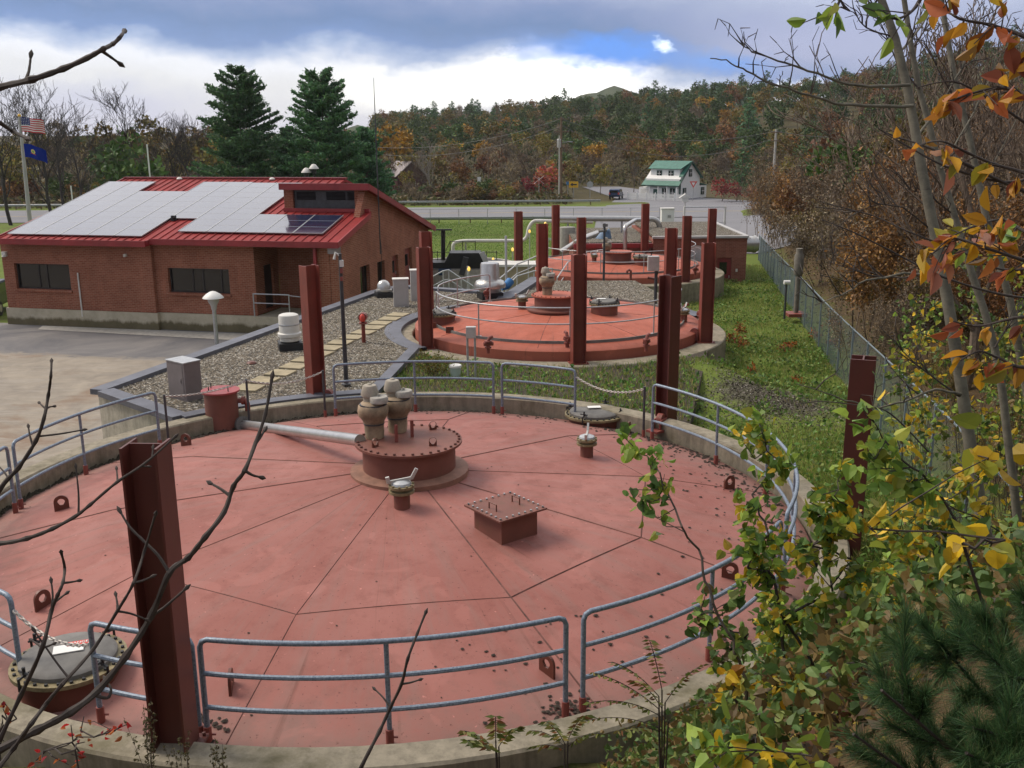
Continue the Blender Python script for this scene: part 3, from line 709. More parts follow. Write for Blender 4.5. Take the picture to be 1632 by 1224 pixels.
# ================================================================== tanks 2 and 3
def far_tank(C, zr, label, hubpx, seams):
    R = 4.72; ze = zr+.28; hd = .56; fn = dome_fn(C, R, ze, hd)
    T = empty('digester_tank', (C[0], C[1], 0), label, 'tank', 'round digester tanks')
    ring_wall(4.8, 5.5, -4.2, zr).build('ring_wall', M['concrete'], T, True)
    cv_ = cover_mb(R, ze, hd, 80, .5).build('cover', M['cover2'], T, True)
    L = lambda q: Vector((q[0]-C[0], q[1]-C[1], q[2]))
    hq = ondome(*hubpx, fn); 
    h = MB(); h.lathe([(.9, -.03), (.9, .02), (.66, .04), (.66, .46)], n=40); h = h.build('hub', M['hub'], T, True, L(hq))
    b = MB(); b.lathe([(.66, .44), (.76, .44), (.76, .48), (.001, .485)], n=48); b.build('top_plate', M['cover2'], h, True)
    b = MB()
    for k in range(28):
        a = 2*PI*k/28; b.lathe([(.02, .47), (.02, .50), (.001, .5)], (.71*math.cos(a), .71*math.sin(a), 0), 6)
    b.build('bolt_ring', M['seam'], h)
    for k in range(8):
        a = math.radians(-100+45*k); seam(cv_, fn, C, [((hq.x+.9*math.cos(a), hq.y+.9*math.sin(a)), pol(C, 4.5, a))], .011)
    b = MB(); ps = []
    b.lathe([(4.12, fn(C[0]+4.12, C[1])-.02), (4.12, fn(C[0]+4.12, C[1])+.07), (4.16, fn(C[0]+4.12, C[1])+.07), (4.17, fn(C[0]+4.17, C[1])-.02)], n=80, a0=0, a1=2*PI)
    b.build('toe_ring', M['lidgrey'], T, True)
    return T, fn, L, hq
def hydrant(T, L, q, s=1.0, rz=0.0):
    b = MB(); b.lathe([(.055*s, -.05), (.055*s, .3*s)], n=12); b.lathe([(.10*s, .1*s), (.1*s, .14*s)], n=12); b.lathe([(.11*s, .26*s), (.11*s, .31*s)], n=12)
    b.tube([(-.13*s, 0, .22*s), (.15*s, 0, .22*s)], .06*s, 10); b.tube([(.0, 0, .3*s), (.05*s, 0, .40*s), (.14*s, 0, .42*s)], .05*s, 8)
    o = b.build('cleanout_valve', M['fitting'], T, True, L(q)); o.rotation_euler = (0, 0, rz)
C2 = (1.53, 32.47); Z2 = -.10
T2, D2, L2, h2 = far_tank(C2, Z2, 'middle round tank with an orange red domed cover ringed by a two bar railing', (884, 492), None)
C3 = (5.36, 50.9); Z3 = -.62
T3, D3, L3, h3 = far_tank(C3, Z3, 'farthest round tank, orange red cover close to the far brick building', (985, 416), None)
for (u, v, r, hh) in ((492, 0, 0, 0),): pass
q = ondome(963, 499, D2); mhx = manhole(T2, 'manhole', L2(q), .5, .34)
b = MB(); b.box((-.1, 0, .47), (.28, .16, .012), rz=.1); b.build('warning_label', M['white'], mhx)
q = ondome(704, 514, D2); mhx = manhole(T2, 'manhole', L2(q), .5, .30)
q = ondome(1024, 421, D3); manhole(T3, 'manhole', L3(q), .5, .36)
for (u, v, rz) in ((778, 560, .3), (1030, 557, 1.0), (904, 553, 2.0), (1116, 510, .6), (776, 476, 0), (1090, 505, .2)): hydrant(T2, L2, ondome(u, v, D2), 1.0, rz)
for (u, v, rz) in ((1108, 437, .2), (1121, 433, .8)): hydrant(T3, L3, ondome(u, v, D3), 1.0, rz)
b = MB(); b.tube([(0, 0, -.05), (0, 0, .36), (.0, 0, .46), (-.08, 0, .52), (-.17, 0, .46), (-.17, 0, .38)], .06, 10); b.build('gooseneck_vent', M['fitting'], T3, True, L3(ondome(1005, 448, D3)))
for (u, v) in ((690, 523), (717, 530)):
    q = ondome(u, v, D2); b = MB(); b.box((0, 0, .08), (.24, .05, .2)); b.tube([(0, -.04, .09), (0, .04, .09)], .05, 8); b.build('lifting_lug', M['lug'], T2, False, L2(q))
q = Vector((h2.x-.22, h2.y-.1, h2.z+.48)); valve('relief_valve', at(872, 470, h2.y-.1), 'insulated relief valve on the hub of the middle tank, left of the front column', 'insulated relief valves', .95, -.1)
valve('relief_valve', at(967, 406, h3.y), 'small insulated relief valve on the hub of the farthest tank', 'insulated relief valves', .9, .2)
small_vent('gas_vent', ondome(832, 492, D2), 'short flanged vent on the middle tank, left of its hub', 'small flanged gas vents', 1.0, .3)
small_vent('gas_vent', ondome(1089, 512, D2), 'short flanged vent at the right edge of the middle tank cover', 'small flanged gas vents', .95, 1.0)
small_vent('gas_vent', ondome(947, 417, D3), 'short flanged vent on the farthest tank, left of its hub', 'small flanged gas vents', .9, .5)
zr2 = lambda x, y: D2(C2[0]+4.0, C2[1]); zr3 = lambda x, y: D3(C3[0]+4.0, C3[1])
rail_panel('ring_railing', C2, 4.02, math.radians(-170), math.radians(-5), zr2, 1.0, 'two bar galvanised railing curving round the front of the middle tank', 'galvanised tank railings', 3, 2, M['galv'], .024, False)
rail_panel('ring_railing', C2, 4.02, math.radians(172), math.radians(125), zr2, 1.0, 'short two bar railing at the left rear of the middle tank', 'galvanised tank railings', 1, 2, M['galv'], .024, False)
rail_panel('ring_railing', C3, 4.02, math.radians(195), math.radians(12), zr3, 1.0, 'two bar galvanised railing round the back of the farthest tank', 'galvanised tank railings', 5, 2, M['galv'], .022, False)
def far_cols(C, R, phi, zb, h, labs, group, skip=()):
    for k in range(6):
        if k in skip: continue
        a = phi+PI/3*k; q = pol(C, R, a); column('steel_column', (q[0], q[1], zb), labs[k], h, math.atan2(-q[1], -q[0])+.22, M['steel2'], .38, .38, group, roller=a+PI if k in (2, 1) else None)
far_cols(C2, 5.0, -2.547, Z2, 3.05, ['front left red column of the middle tank, with another column close behind it', 'front red column of the middle tank, dividing its hub from its manhole', 'right front red column of the middle tank, at the edge of the grass', 'right rear red column of the middle tank, showing over the maroon one', 'rear red column of the middle tank, behind its insulated valve', 'left rear red column of the middle tank, just behind the front left one'], 'steel guide columns of the middle tank')
far_cols(C3, 5.0, -3.048, Z3, 3.07, ['far left red column of the farthest tank, before the lawn', 'front left red column of the farthest tank, holding a valve pipe', 'front right red column of the farthest tank, beside a shiny wall fan', 'far right red column of the farthest tank, tip above the door side of the brick building', 'rear right red column of the farthest tank, tip standing against the road', 'rear left red column of the farthest tank, where the silver pipe starts'], 'steel guide columns of the farthest tank')
# ================================================================== gravel roofed control building
t = NT('river gravel'); p = t.coord('Object')
def gravel(t, p, sc_):
    vo = t.n('ShaderNodeTexVoronoi'); vo.inputs['Scale'].default_value = sc_; t.l(p, vo.inputs['Vector'])
    h = t.n('ShaderNodeSeparateColor'); t.l(vo.outputs['Color'], h.inputs[0])
    cc = t.ramp(h.outputs[0], [(0, (.05, .045, .04)), (.25, (.14, .12, .09)), (.5, (.22, .18, .13)), (.72, (.30, .26, .20)), (.9, (.50, .48, .43))], 'CONSTANT')
    cc = t.mix(t.ramp(vo.outputs['Distance'], [(.25, 0), (.75, .75)]), cc, (.03, .027, .022))
    t.bump(vo.outputs['Distance'], -.8, .03); return cc
cc = gravel(t, p, 19.0); a = t.noise(p, .5, 5, .6)
cc = t.mix(t.math('MULTIPLY', t.ramp(a, [(.5, 0), (.72, 1)]), .4), cc, (.09, .085, .045))
M['gravel'] = t.fin(cc, .9, spec=.2)
A_ = (-10.35, 24.0); B_ = (-5.5, 40.0)
a1 = math.atan2(21.5-C1[1], -7.4-C1[0]); a2 = math.atan2(24.0-C1[1], -3.5-C1[0])
poly = [A_]+[pol(C1, 7.57, a1+(a2-a1)*k/12) for k in range(13)]
s2 = math.radians(-141); e2 = math.radians(20)
poly += [pol(C2, 5.52, s2-(s2+2*PI-e2)*k/30) for k in range(31)]
poly += [(6.2, 37.5), (5.4, 43.0), (1.0, 43.2), (-.25, 39.2), (-4.6, 41.4), B_]
GB = empty('control_building', (A_[0], A_[1], -2.45), 'low flat control building with a gravel covered roof between the brick offices and the tanks', 'building')
sh = lambda P_, z=0: [(q[0]-A_[0], q[1]-A_[1]) for q in P_]
b = MB(); b.prism(sh(poly), -.5, 2.44); b.build('wall', M['conc_pale'], GB)
b = MB(); b.prism(sh(poly), 2.445, 2.455, bottom=False); b.build('gravel_roof', M['gravel'], GB)
# --- loose pebbles lying proud of the gravel bed
rnd = random.Random(5); b = MB()
def inpoly(x, y, P_):
    c = False; n = len(P_); j = n-1
    for i in range(n):
        if (P_[i][1] > y) != (P_[j][1] > y) and x < (P_[j][0]-P_[i][0])*(y-P_[i][1])/(P_[j][1]-P_[i][1])+P_[i][0]: c = not c
        j = i
    return c
def pebbles(pl, n, y0, y1, x0, x1, z, smin, smax, rnd):
    vs = []; fs = []
    while n > 0:
        y = y0+(y1-y0)*rnd.random()**1.6; x = rnd.uniform(x0, x1)
        if not inpoly(x, y, pl): continue
        n -= 1; s_ = rnd.uniform(smin, smax); q = len(vs); an = rnd.random()*6.28; ca, sa = math.cos(an)*s_, math.sin(an)*s_; k = rnd.uniform(.5, .9)
        vs += [(x+ca, y+sa, z), (x-sa*k, y+ca*k, z), (x-ca, y-sa, z), (x+sa*k, y-ca*k, z), (x+ca*.2, y+sa*.2, z+s_*.8)]
        fs += [(q, q+1, q+4), (q+1, q+2, q+4), (q+2, q+3, q+4), (q+3, q, q+4)]
    return np.array(vs), np.array(fs)
M['pebble'] = leaf_mat('pebbles', [(.10, .085, .065), (.19, .16, .115), (.28, .24, .18), (.36, .32, .26), (.52, .48, .41)], 0, .8)
V_, F_ = pebbles(sh(poly), 14000, 0, 19, -3, 16, 2.45, .018, .042, rnd)
pb = npmesh('gravel', V_, F_, M['pebble'], GB); pb['kind'] = 'stuff'
b = MB()
def cop(a, b_, w_=.34, h=.14, z=2.44):
    b.bar((a[0]-A_[0], a[1]-A_[1], z+.05), (b_[0]-A_[0], b_[1]-A_[1], z+.05), w_, h)
fr = pol(C1, 7.6, a1)
cop((A_[0]-.02, A_[1]), (B_[0], B_[1]), .42); 
cop((A_[0]+.2, A_[1]+.0), (fr[0]-.02, fr[1]+.0), .42, .137)
arc = [pol(C1, 7.62, a1+(a2-a1)*k/14) for k in range(15)]
for i in range(14): cop(arc[i], arc[i+1], .38, .133-.0015*(i % 2))
st_ = pol(C2, 5.7, s2); cop(arc[-1], (st_[0], st_[1]), .3, .12)
for q0, q1, hh in (((-.25, 39.2), (-4.6, 41.4), .137), ((-4.6, 41.4), B_, .141)): cop(q0, q1, .4, hh)
b.lathe([(5.18, 2.30), (5.18, 2.46), (5.72, 2.47), (5.74, 2.30)], (C2[0]-A_[0], C2[1]-A_[1], 0), 70, a0=s2-.02, a1=s2-(s2+2*PI-e2))
b.build('coping', M['parapet'], GB)
b = MB()
p0, p1 = on(398, 620, 0), on(634, 503, 0)
GBo = Vector((A_[0], A_[1], -2.45))
for k in range(14):
    c = p0.lerp(p1, k/13.0); an = math.atan2(p1.y-p0.y, p1.x-p0.x)
    q = c-GBo; b.box((q.x+rnd.uniform(-.05, .05), q.y, 2.48), (.62, .66, .05), rz=an+rnd.uniform(-.08, .08))
b.build('stepping_slabs', M['slab'], GB, bevel=.006)
def thing_mesh(name, b, mat, loc, label, cat, group=None, smooth=False, bevel=0):
    return tag(b.build(name, mat, None, smooth, loc, bevel), label, cat, group)
# cabinet near the yard
q = on(281, 638, 0); e = empty('metal_cabinet', q, 'large steel cabinet on the gravel roof corner beside the red drum', 'cabinet', None, math.radians(-38))
b = MB(); b.box((0, .28, .47), (.72, .46, .94)); b.build('cabinet_body', M['cabinet'], e, bevel=.008)
b = MB(); b.box((0, .28, .955), (.76, .5, .03)); b.build('cabinet_top', M['galv'], e, bevel=.004)
b = MB(); b.box((-.02, .047, .47), (.62, .012, .82)); b.box((.2, .036, .5), (.03, .02, .12)); b.build('cabinet_door', M['cabinet'], e)
# small cabinets at the back
for (u, v, wd, hh, lb) in ((640, 489, .56, 1.02, 'narrow pale cabinet on the gravel roof, right of the domed roof vent'), (668, 480, .60, 1.18, 'pale cabinet half hidden behind the front left column of the middle tank')):
    q = on(u, v, 0); e = empty('metal_cabinet', q, lb, 'cabinet', None, .15)
    b = MB(); b.box((0, .2, hh/2), (wd, .4, hh)); b.build('cabinet_body', M['cabinetpale'], e, bevel=.006)
    b = MB(); b.box((0, .2, hh+.012), (wd+.05, .45, .03)); b.build('cabinet_top', M['offwhite'], e)
    b = MB(); b.box((0, -.006, hh*.5), (wd*.85, .012, hh*.85)); b.build('cabinet_door', M['cabinetpale'], e)
def roof_fan(u, v, s, label, kind):
    q = on(u, v, 0); e = empty('roof_vent', q, label, 'roof vent', 'vents on the gravel roof', .3)
    b = MB(); b.box((0, 0, .1*s), (.62*s, .62*s, .2*s)); b.build('kerb_base', M['black'], e, bevel=.006)
    if kind == 'tall':
        pr = [(.2, .2), (.26, .24), (.27, .34), (.31, .36), (.315, .44), (.28, .46), (.27, .47), (.27, .88), (.255, .93), (.2, .955), (.001, .96)]
    elif kind == 'dome':
        pr = [(.24, .2), (.30, .22), (.31, .29), (.26, .30), (.255, .40), (.23, .50), (.16, .59), (.07, .635), (.001, .64)]
    else:
        pr = [(.30, .2), (.32, .3), (.45, .33), (.46, .43), (.40, .52), (.30, .56), (.28, .60), (.27, 1.0), (.25, 1.04), (.001, 1.05)]
    b = MB(); b.lathe([(r*s, z*s) for r, z in pr], n=28); b.build('fan_housing', {'tall': M['offwhite'], 'dome': M['alum']}.get(kind, M['alum']), e, True)
    if kind == 'tall':
        b = MB(); b.lathe([(.272*s, .66*s), (.278*s, .67*s), (.278*s, .69*s), (.272*s, .70*s)], n=28); b.build('housing_band', M['galv'], e, True)
    return e
roof_fan(463, 556, 1.12, 'tall round white roof vent on a black base, left of the rear left column', 'tall')
roof_fan(612, 473, 1.05, 'low shiny domed roof vent at the far left edge of the gravel', 'dome')
wf = roof_fan(781, 476, 1.35, 'wide silver roof fan behind the middle tank, next to a blue duct', 'wide')
q = on(795, 472, 0); b = MB(); b.tube([(0, 0, .30), (.22, .06, .34), (.36, .25, .48)], .17, 16); thing_mesh('duct_elbow', b, M['blue'], Vector((q.x+.1, q.y+.2, q.z+.05)), 'bright blue duct elbow to the right of the wide silver roof fan', 'duct', None, True)
# red alarm head on a post
q = on(580, 546, 0); e = empty('alarm_post', q, 'short post with a round red alarm head standing on the gravel roof', 'alarm post')
b = MB(); b.tube([(0, 0, 0), (0, 0, .62)], .06, 10); b.build('post_tube', M['steel2'], e, True)
b = MB(); b.lathe([(.13, .6), (.13, .64), (.06, .66)], n=14); b.tube([(0, .1, .80), (0, -.09, .80)], .135, 16); b.build('alarm_hood', M['fitting'], e, True)
b = MB(); b.lathe([(.07, .68), (.09, .74), (.085, .84), (.05, .9), (.001, .92)], (0, -.08, 0), n=14); b.build('alarm_lens', M['redlabel'], e, True)
# tall grey pole with bracket
q = on(552, 613, .05); e = empty('light_pole', q, 'tall slim grey pole with a small bracket lamp at its top, standing before the porch', 'pole')
Hp = at(545, 404, q.y).z-q.z
b = MB(); b.tube([(0, 0, 0), (0, 0, Hp)], [.06, .042], 12); b.lathe([(.12, 0), (.12, .03), (.06, .05)], n=12); b.build('pole_shaft', M['darkmetal'], e, True)
b = MB(); b.tube([(0, 0, Hp-.06), (-.1, -.03, Hp+.02), (-.14, -.05, Hp-.14)], .035, 8); b.box((.04, -.05, Hp-.24), (.09, .1, .16)); b.build('bracket_lamp', M['offwhite'], e)
b = MB(); b.box((.03, -.04, Hp-.42), (.07, .08, .12)); b.box((.02, -.04, Hp-.62), (.07, .08, .1)); b.build('junction_box', M['fitting'], e)
q = on(401, 580, 0); b = MB(); b.lathe([(.12, 0), (.14, .03), (.10, .07), (.001, .075)], n=14); thing_mesh('drain_cap', b, M['lug'], q, 'small rust brown drain cap on the gravel near the tall white roof vent', 'drain cap', None, True)
# instrument box on two legs in the bed, bucket
q = on(752, 606, -.1); e = empty('instrument_box', q, 'grey instrument box on two pipe legs in the planted bed before the middle tank', 'instrument box')
Hb = at(750, 522, q.y).z-q.z
b = MB()
for s_ in (-.1, .1): b.tube([(s_, 0, 0), (s_, 0, Hb-.1)], .03, 8)
b.build('pipe_legs', M['galv'], e, True)
b = MB(); b.box((0, -.03, Hb-.12), (.26, .16, .30)); b.build('box_body', M['alumdull'], e, bevel=.008)
q = on(726, 602, -.15); e = empty('bucket', q, 'white plastic bucket standing among weeds in front of the middle tank', 'bucket')
b = MB(); b.lathe([(.13, 0), (.155, .30)], n=20); b.build('bucket_body', plain('pale green plastic', (.42, .52, .47), .5, 0, .05, 3), e, True)
b = MB(); b.lathe([(.155, .29), (.17, .295), (.17, .345), (.155, .36), (.001, .36)], n=20); b.build('bucket_lid', M['white'], e, True)
# ================================================================== brick office building
t = NT('stained foundation concrete'); p = t.coord('Object'); s3 = t.sep(p); a = t.noise(p, 1.6, 6, .7); v_ = t.noise(t.coord('Object', (1.5, 1.5, .3)), 1.2, 6, .7)
cc = t.mix(t.ramp(a, [(.3, 0), (.7, 1)]), (.36, .32, .235), (.52, .47, .36)); hgt = t.math('ADD', s3[2], t.math('MULTIPLY', t.math('SUBTRACT', v_, .5), .55))
cc = t.mix(t.ramp(hgt, [(.28, .9), (.42, 0)]), cc, t.mix(a, (.055, .048, .022), (.16, .13, .07))); t.bump(a, .3, .01); M['found'] = t.fin(cc, .9, spec=.2)
z0 = -2.4
b0 = on(14, 516, z0); b1 = on(419, 533, z0); TH = math.atan2(b1.y-b0.y, b1.x-b0.x)
BR = empty('brick_building', b0, 'long red brick building with a red metal roof carrying solar panels, beside the yard', 'building', None, TH)
Rz = Matrix.Rotation(TH, 3, 'Z')
def W(l, s, z): return b0+Rz @ Vector((l, s, z))
def wall_holes(b, o, ex, ez, L, z0_, z1_, th, holes, n):
    """wall from o along ex, thickness th along n, rectangular openings (x0,x1,z0,z1)"""
    o, ex, n = Vector(o), Vector(ex), Vector(n); up = Vector((0, 0, 1))
    xs = sorted({0, L, *[h[0] for h in holes], *[h[1] for h in holes]}); zs = sorted({z0_, z1_, *[h[2] for h in holes], *[h[3] for h in holes]})
    for i in range(len(xs)-1):
        for k in range(len(zs)-1):
            xm, zm = (xs[i]+xs[i+1])/2, (zs[k]+zs[k+1])/2
            if any(h[0] < xm < h[1] and h[2] < zm < h[3] for h in holes): continue
            b.box(o+ex*xm+up*zm+n*(th/2), (xs[i+1]-xs[i], th, zs[k+1]-zs[k]), ax=(ex, n, up))
b = MB(); X = Vector((1, 0, 0)); Yv = Vector((0, 1, 0))
w1 = (.72, 3.68, 1.72, 2.92); w2 = (8.66-8.03, 11.72-8.03, 1.74, 2.86)
wall_holes(b, (.1, 0, 0), X, None, 7.93, .8, 4.0, .3, [(w1[0]-.1, w1[1]-.1, w1[2], w1[3])], Yv)
wall_holes(b, (8.034, .22, 0), X, None, 4.97, .8, 4.05, .3, [w2], Yv)
wall_holes(b, (12.7, .53, 0), Yv, None, 2.0, .8, 4.15, .3, [(.55, 1.45, .95, 2.95)], X)         # porch return with door opening
wall_holes(b, (13.004, 2.53, 0), X, None, 3.6, .8, 4.2, .3, [(1.0, 1.95, 1.5, 2.75), (2.7, 3.4, 1.2, 2.7)], Yv)
b.box((.25, 6.5, 2.4), (.3, 12.2, 3.196)); b.box((8.4, 12.75, 2.2), (16.6, .3, 2.79))
# right gable wall as one shaped panel with openings cut in as recesses
gs = [(.12, .8), (12.9, .8), (12.9, 3.66), (4.0, 6.25), (3.75, 6.25), (3.75, 4.95), (.12, 4.0)]
doors = [(2.75, 3.95, 1.0, 2.75), (4.95, 5.95, 1.0, 2.7), (7.0, 7.9, .95, 2.75), (8.9, 10.0, .95, 2.9)]
ysb = sorted({.12, 12.9, 3.75, 4.0, *[h[0] for h in doors], *[h[1] for h in doors]})
def ztop(y): return np.interp(y, [.12, 3.749, 3.75, 4.0, 12.9], [4.0, 4.93, 6.25, 6.25, 3.66])
for i in range(len(ysb)-1):
    y0, y1 = ysb[i], ysb[i+1]; ym = (y0+y1)/2; hz_ = [h for h in doors if h[0] < ym < h[1]]
    zt0, zt1 = (float(ztop(y0+1e-4)), float(ztop(y1-1e-4)))
    def panel(za0, za1, zb0, zb1): 
        b.hprism([(y0, za0), (y1, za1), (y1, zb1), (y0, zb0)], (16.67, 0, 0), (0, 1, 0), (0, 0, 1), (1, 0, 0), .3)
    if hz_: panel(.8, .8, hz_[0][2], hz_[0][2]); panel(hz_[0][3], hz_[0][3], zt0, zt1)
    else: panel(.8, .8, zt0, zt1)
b.box((16.3, .42, 2.4), (.7, .6, 3.19))                                             # corner pier beside the porch
wallo = b.build('wall', M['brick'], BR)
b = MB(); b.box((4.06, .22, .39), (8.1, .55, .8)); b.box((12.6, .44, .388), (9.0, .55, .796)); b.box((16.8, 6.6, .39), (.42, 12.9, .79)); b.box((15.0, 1.3, .60), (3.9, 2.4, .38))
b.build('foundation', M['found'], BR)
def window(parent, o, ex, n, x0, x1, za, zb, mull=(), name='window', setb=.18, sill=True):
    o, ex, n = Vector(o), Vector(ex), Vector(n); up = Vector((0, 0, 1)); f = MB(); fw = .06; dpt_ = n*setb
    def bx(xa, xb, zc, zd, d=.06): f.box(o+ex*((xa+xb)/2)+up*((zc+zd)/2)+dpt_, (xb-xa, d, zd-zc), ax=(ex, n, up))
    bx(x0, x1, za, za+fw); bx(x0, x1, zb-fw, zb); bx(x0, x0+fw, za+fw, zb-fw); bx(x1-fw, x1, za+fw, zb-fw)
    for m_ in mull: bx(x0+(x1-x0)*m_-.03, x0+(x1-x0)*m_+.03, za+fw, zb-fw, .05)
    fo = f.build(name, M['frame_dark'], parent)
    g = MB(); g.box(o+ex*((x0+x1)/2)+up*((za+zb)/2)+n*(setb+.015), (x1-x0-.06, .012, zb-za-.06), ax=(ex, n, up)); g.build('pane', M['glassdark'], fo)
    if sill:
        s_ = MB(); s_.box(o+ex*((x0+x1)/2)+up*(za-.06)-n*.03, (x1-x0+.12, .12, .115), ax=(ex, n, up)); s_.build('sill', M['brick'], fo)
window(BR, (0, 0, 0), X, Yv, w1[0], w1[1], w1[2], w1[3], (.4, .55))
window(BR, (8.03, .22, 0), X, Yv, w2[0], w2[1], w2[2], w2[3], (.38, .55, .85))
window(BR, (13.0, 2.53, 0), X, Yv, 1.0, 1.95, 1.5, 2.75, ())
window(BR, (13.0, 2.53, 0), X, Yv, 2.7, 3.4, 1.2, 2.7, ())
for k, h in enumerate(doors):
    if k < 2: window(BR, (16.97, 0, 0), Yv, -X, h[0], h[1], h[2], h[3], (), 'window', .2)
    else:
        d = MB(); d.box((16.80, (h[0]+h[1])/2, (h[2]+h[3])/2), (.06, h[1]-h[0], h[3]-h[2])); do = d.build('door', M['fitting'], BR)
        d = MB(); d.box((16.835, (h[0]+h[1])/2, h[2]+(h[3]-h[2])*.68), (.014, (h[1]-h[0])*.45, .6)); d.build('door_pane', M['glassdark'], do)
        d = MB(); d.box((16.85, h[1]-.12, h[2]+.9), (.05, .05, .14)); d.build('handle', M['galv'], do)
d = MB(); d.box((12.86, 1.53, 1.95), (.06, .9, 2.0)); do = d.build('door', M['frame_dark'], BR); d = MB(); d.box((12.905, 1.2, 1.95), (.04, .06, .16)); d.build('handle', M['galv'], do)
# roofs: slabs with standing seams
def SL(s): return 4.1+.25*(s+.6)
def slope(poly_ls, zf, th, ribs, name, parent, mat=M['roofred']):
    """poly in (l,s); zf(l,s) top height"""
    b = MB(); n = len(poly_ls); top = [(l, s, zf(l, s)) for l, s in poly_ls]; bot = [(l, s, zf(l, s)-th) for l, s in poly_ls]
    b.add(top+bot, [tuple(range(n)), tuple(range(2*n-1, n-1, -1))]+[(i, n+i, n+(i+1) % n, (i+1) % n) for i in range(n)])
    for (l, sa, sb) in ribs: b.bar((l, sa, zf(l, sa)+.015), (l, sb, zf(l, sb)+.015), .035, .05)
    return b.build(name, mat, parent)
def lft(s): return .32+.085*(s+.6)
ridge_s = 8.85
ribs = []
for k in range(0, 42):
    l = .55+.405*k; s0_ = -.58 if l < 8.2 else -.28
    if l > 17.1: break
    st = max(s0_, ((l-.32)/.085-.6) if False else s0_)
    if l < 12.85: ribs.append((l, s0_, ridge_s-.05 if l > 1.15 else (l-.32)/.085-.7))
    else: ribs.append((l, s0_, 3.72))
slope([(.32, -.6), (8.2, -.6), (8.2, -.3), (17.25, -.3), (17.25, 3.74), (13.9, 3.74), (13.9, ridge_s), (lft(ridge_s), ridge_s)], lambda l, s: SL(s), .14, ribs+[(13.2, 4.5, 8.8), (13.6, 4.5, 8.8)], 'roof', BR)
slope([(lft(ridge_s), ridge_s+.002), (13.9, ridge_s+.002), (13.9, 13.2), (lft(ridge_s), 13.2)], lambda l, s: SL(ridge_s)-.27*(s-ridge_s), .14, [], 'rear_roof', BR)
slope([(12.85, 3.5), (17.25, 3.5), (17.25, 13.15), (12.85, 13.15)], lambda l, s: 6.44-.287*(s-3.5), .16, [(12.95+.42*k, 3.55, 13.1) for k in range(11)], 'clerestory_roof', BR)
b = MB()
b.box((4.25, -.62, SL(-.6)-.09), (7.9, .06, .26)); b.box((12.75, -.32, SL(-.3)-.09), (9.05, .06, .26)); b.box((8.2, -.47, SL(-.5)-.09), (.06, .27, .25))
b.bar((17.28, -.35, SL(-.3)-.08), (17.28, 3.55, SL(3.55)-.08), .06, .25)
b.bar((17.28, 3.45, 6.44-.09), (17.28, 13.2, 6.44-.287*9.7-.09), .06, .27); b.box((15.05, 3.46, 6.34), (4.46, .07, .3))
b.bar((lft(-.6)-.02, -.6, SL(-.6)-.05), (lft(ridge_s)-.02, ridge_s, SL(ridge_s)-.05), .07, .22)
b.bar((lft(ridge_s)-.1, ridge_s, SL(ridge_s)+.04), (13.95, ridge_s, SL(ridge_s)+.04), .3, .07); b.box((15.05, 3.68, SL(3.7)+.08), (4.3, .14, .16))
b.build('fascia', M['redtrim'], BR)
b = MB(); b.box((13.13, 3.9, 5.65), (.46, .3, 1.12)); b.box((16.7, 3.9, 5.65), (.50, .3, 1.12)); b.box((13.05, 6.2, 5.3), (.3, 4.4, 1.3)); b.build('clerestory_wall', M['brick'], BR)
lv = MB(); lv.box((14.9, 3.94, 5.62), (3.1, .1, 1.06)); lo = lv.build('louvre_panel', M['darkmetal'], BR)
lv = MB()
for (xa, xb) in ((13.5, 14.45), (15.0, 15.95), (16.05, 16.4)):
    for k in range(6): lv.box(((xa+xb)/2, 3.87, 5.74+.062*k), (xb-xa, .05, .02), ax=(X, Vector((0, .8, .6)), Vector((0, -.6, .8))))
lv.build('louvre_slats', M['black'], lo)
b = MB(); b.box((15.0, 1.3, 3.98), (3.9, 2.9, .05)); b.build('porch_ceiling', M['frame_dark'], BR)
b = MB(); b.box((16.95, .0, 3.86), (.4, .5, .32)); b.build('soffit_return', M['cabinet'], BR)
b = MB(); b.box((16.05, -.02, 2.36), (.13, .13, 3.1)); b.build('porch_post', M['redtrim'], BR)
b = MB(); 
for l in (12.98, 14.7): b.tube([(l, -.02, .8), (l, -.02, 1.85)], .03, 8)
b.tube([(12.98, -.02, 1.83), (14.7, -.02, 1.83)], .03, 8); b.tube([(12.98, -.02, 1.42), (14.7, -.02, 1.42)], .025, 8)
b.tube([(14.7, -.02, 1.8), (15.9, -.02, 1.70)], .02, 6); b.build('porch_railing', M['galv'], BR, True)
b = MB(); b.tube([(4.15, -.05, .5), (4.15, -.05, 2.55)], .035, 8); b.build('conduit', M['offwhite'], BR, True)
for (l, z, s_) in ((.32, 3.35, .22), (6.75, 3.42, .12)):
    b = MB(); b.box((l, -.06, z), (s_, .14, s_)); b.lathe([(s_*.45, -s_*.55), (s_*.3, -s_*.2)], (l, -.12, z), 12); b.build('wall_lamp', M['offwhite'], BR, True)
for (u, v) in ((258, 286), (411, 288)):
    b = MB(); l = {258: 4.5, 411: 9.9}[u]; b.lathe([(.13, 0), (.16, .05), (.1, .12), (.001, .15)], (l, 8.6, SL(8.6)), 12); b.build('ridge_vent_cap', M['offwhite'], BR, True)
b = MB(); b.lathe([(.12, 0), (.12, .16)], (7.95, 2.2, SL(2.2)), 10); b.box((8.0, 2.15, SL(2.2)+.2), (.2, .16, .1)); b.build('roof_stack', M['black'], BR)
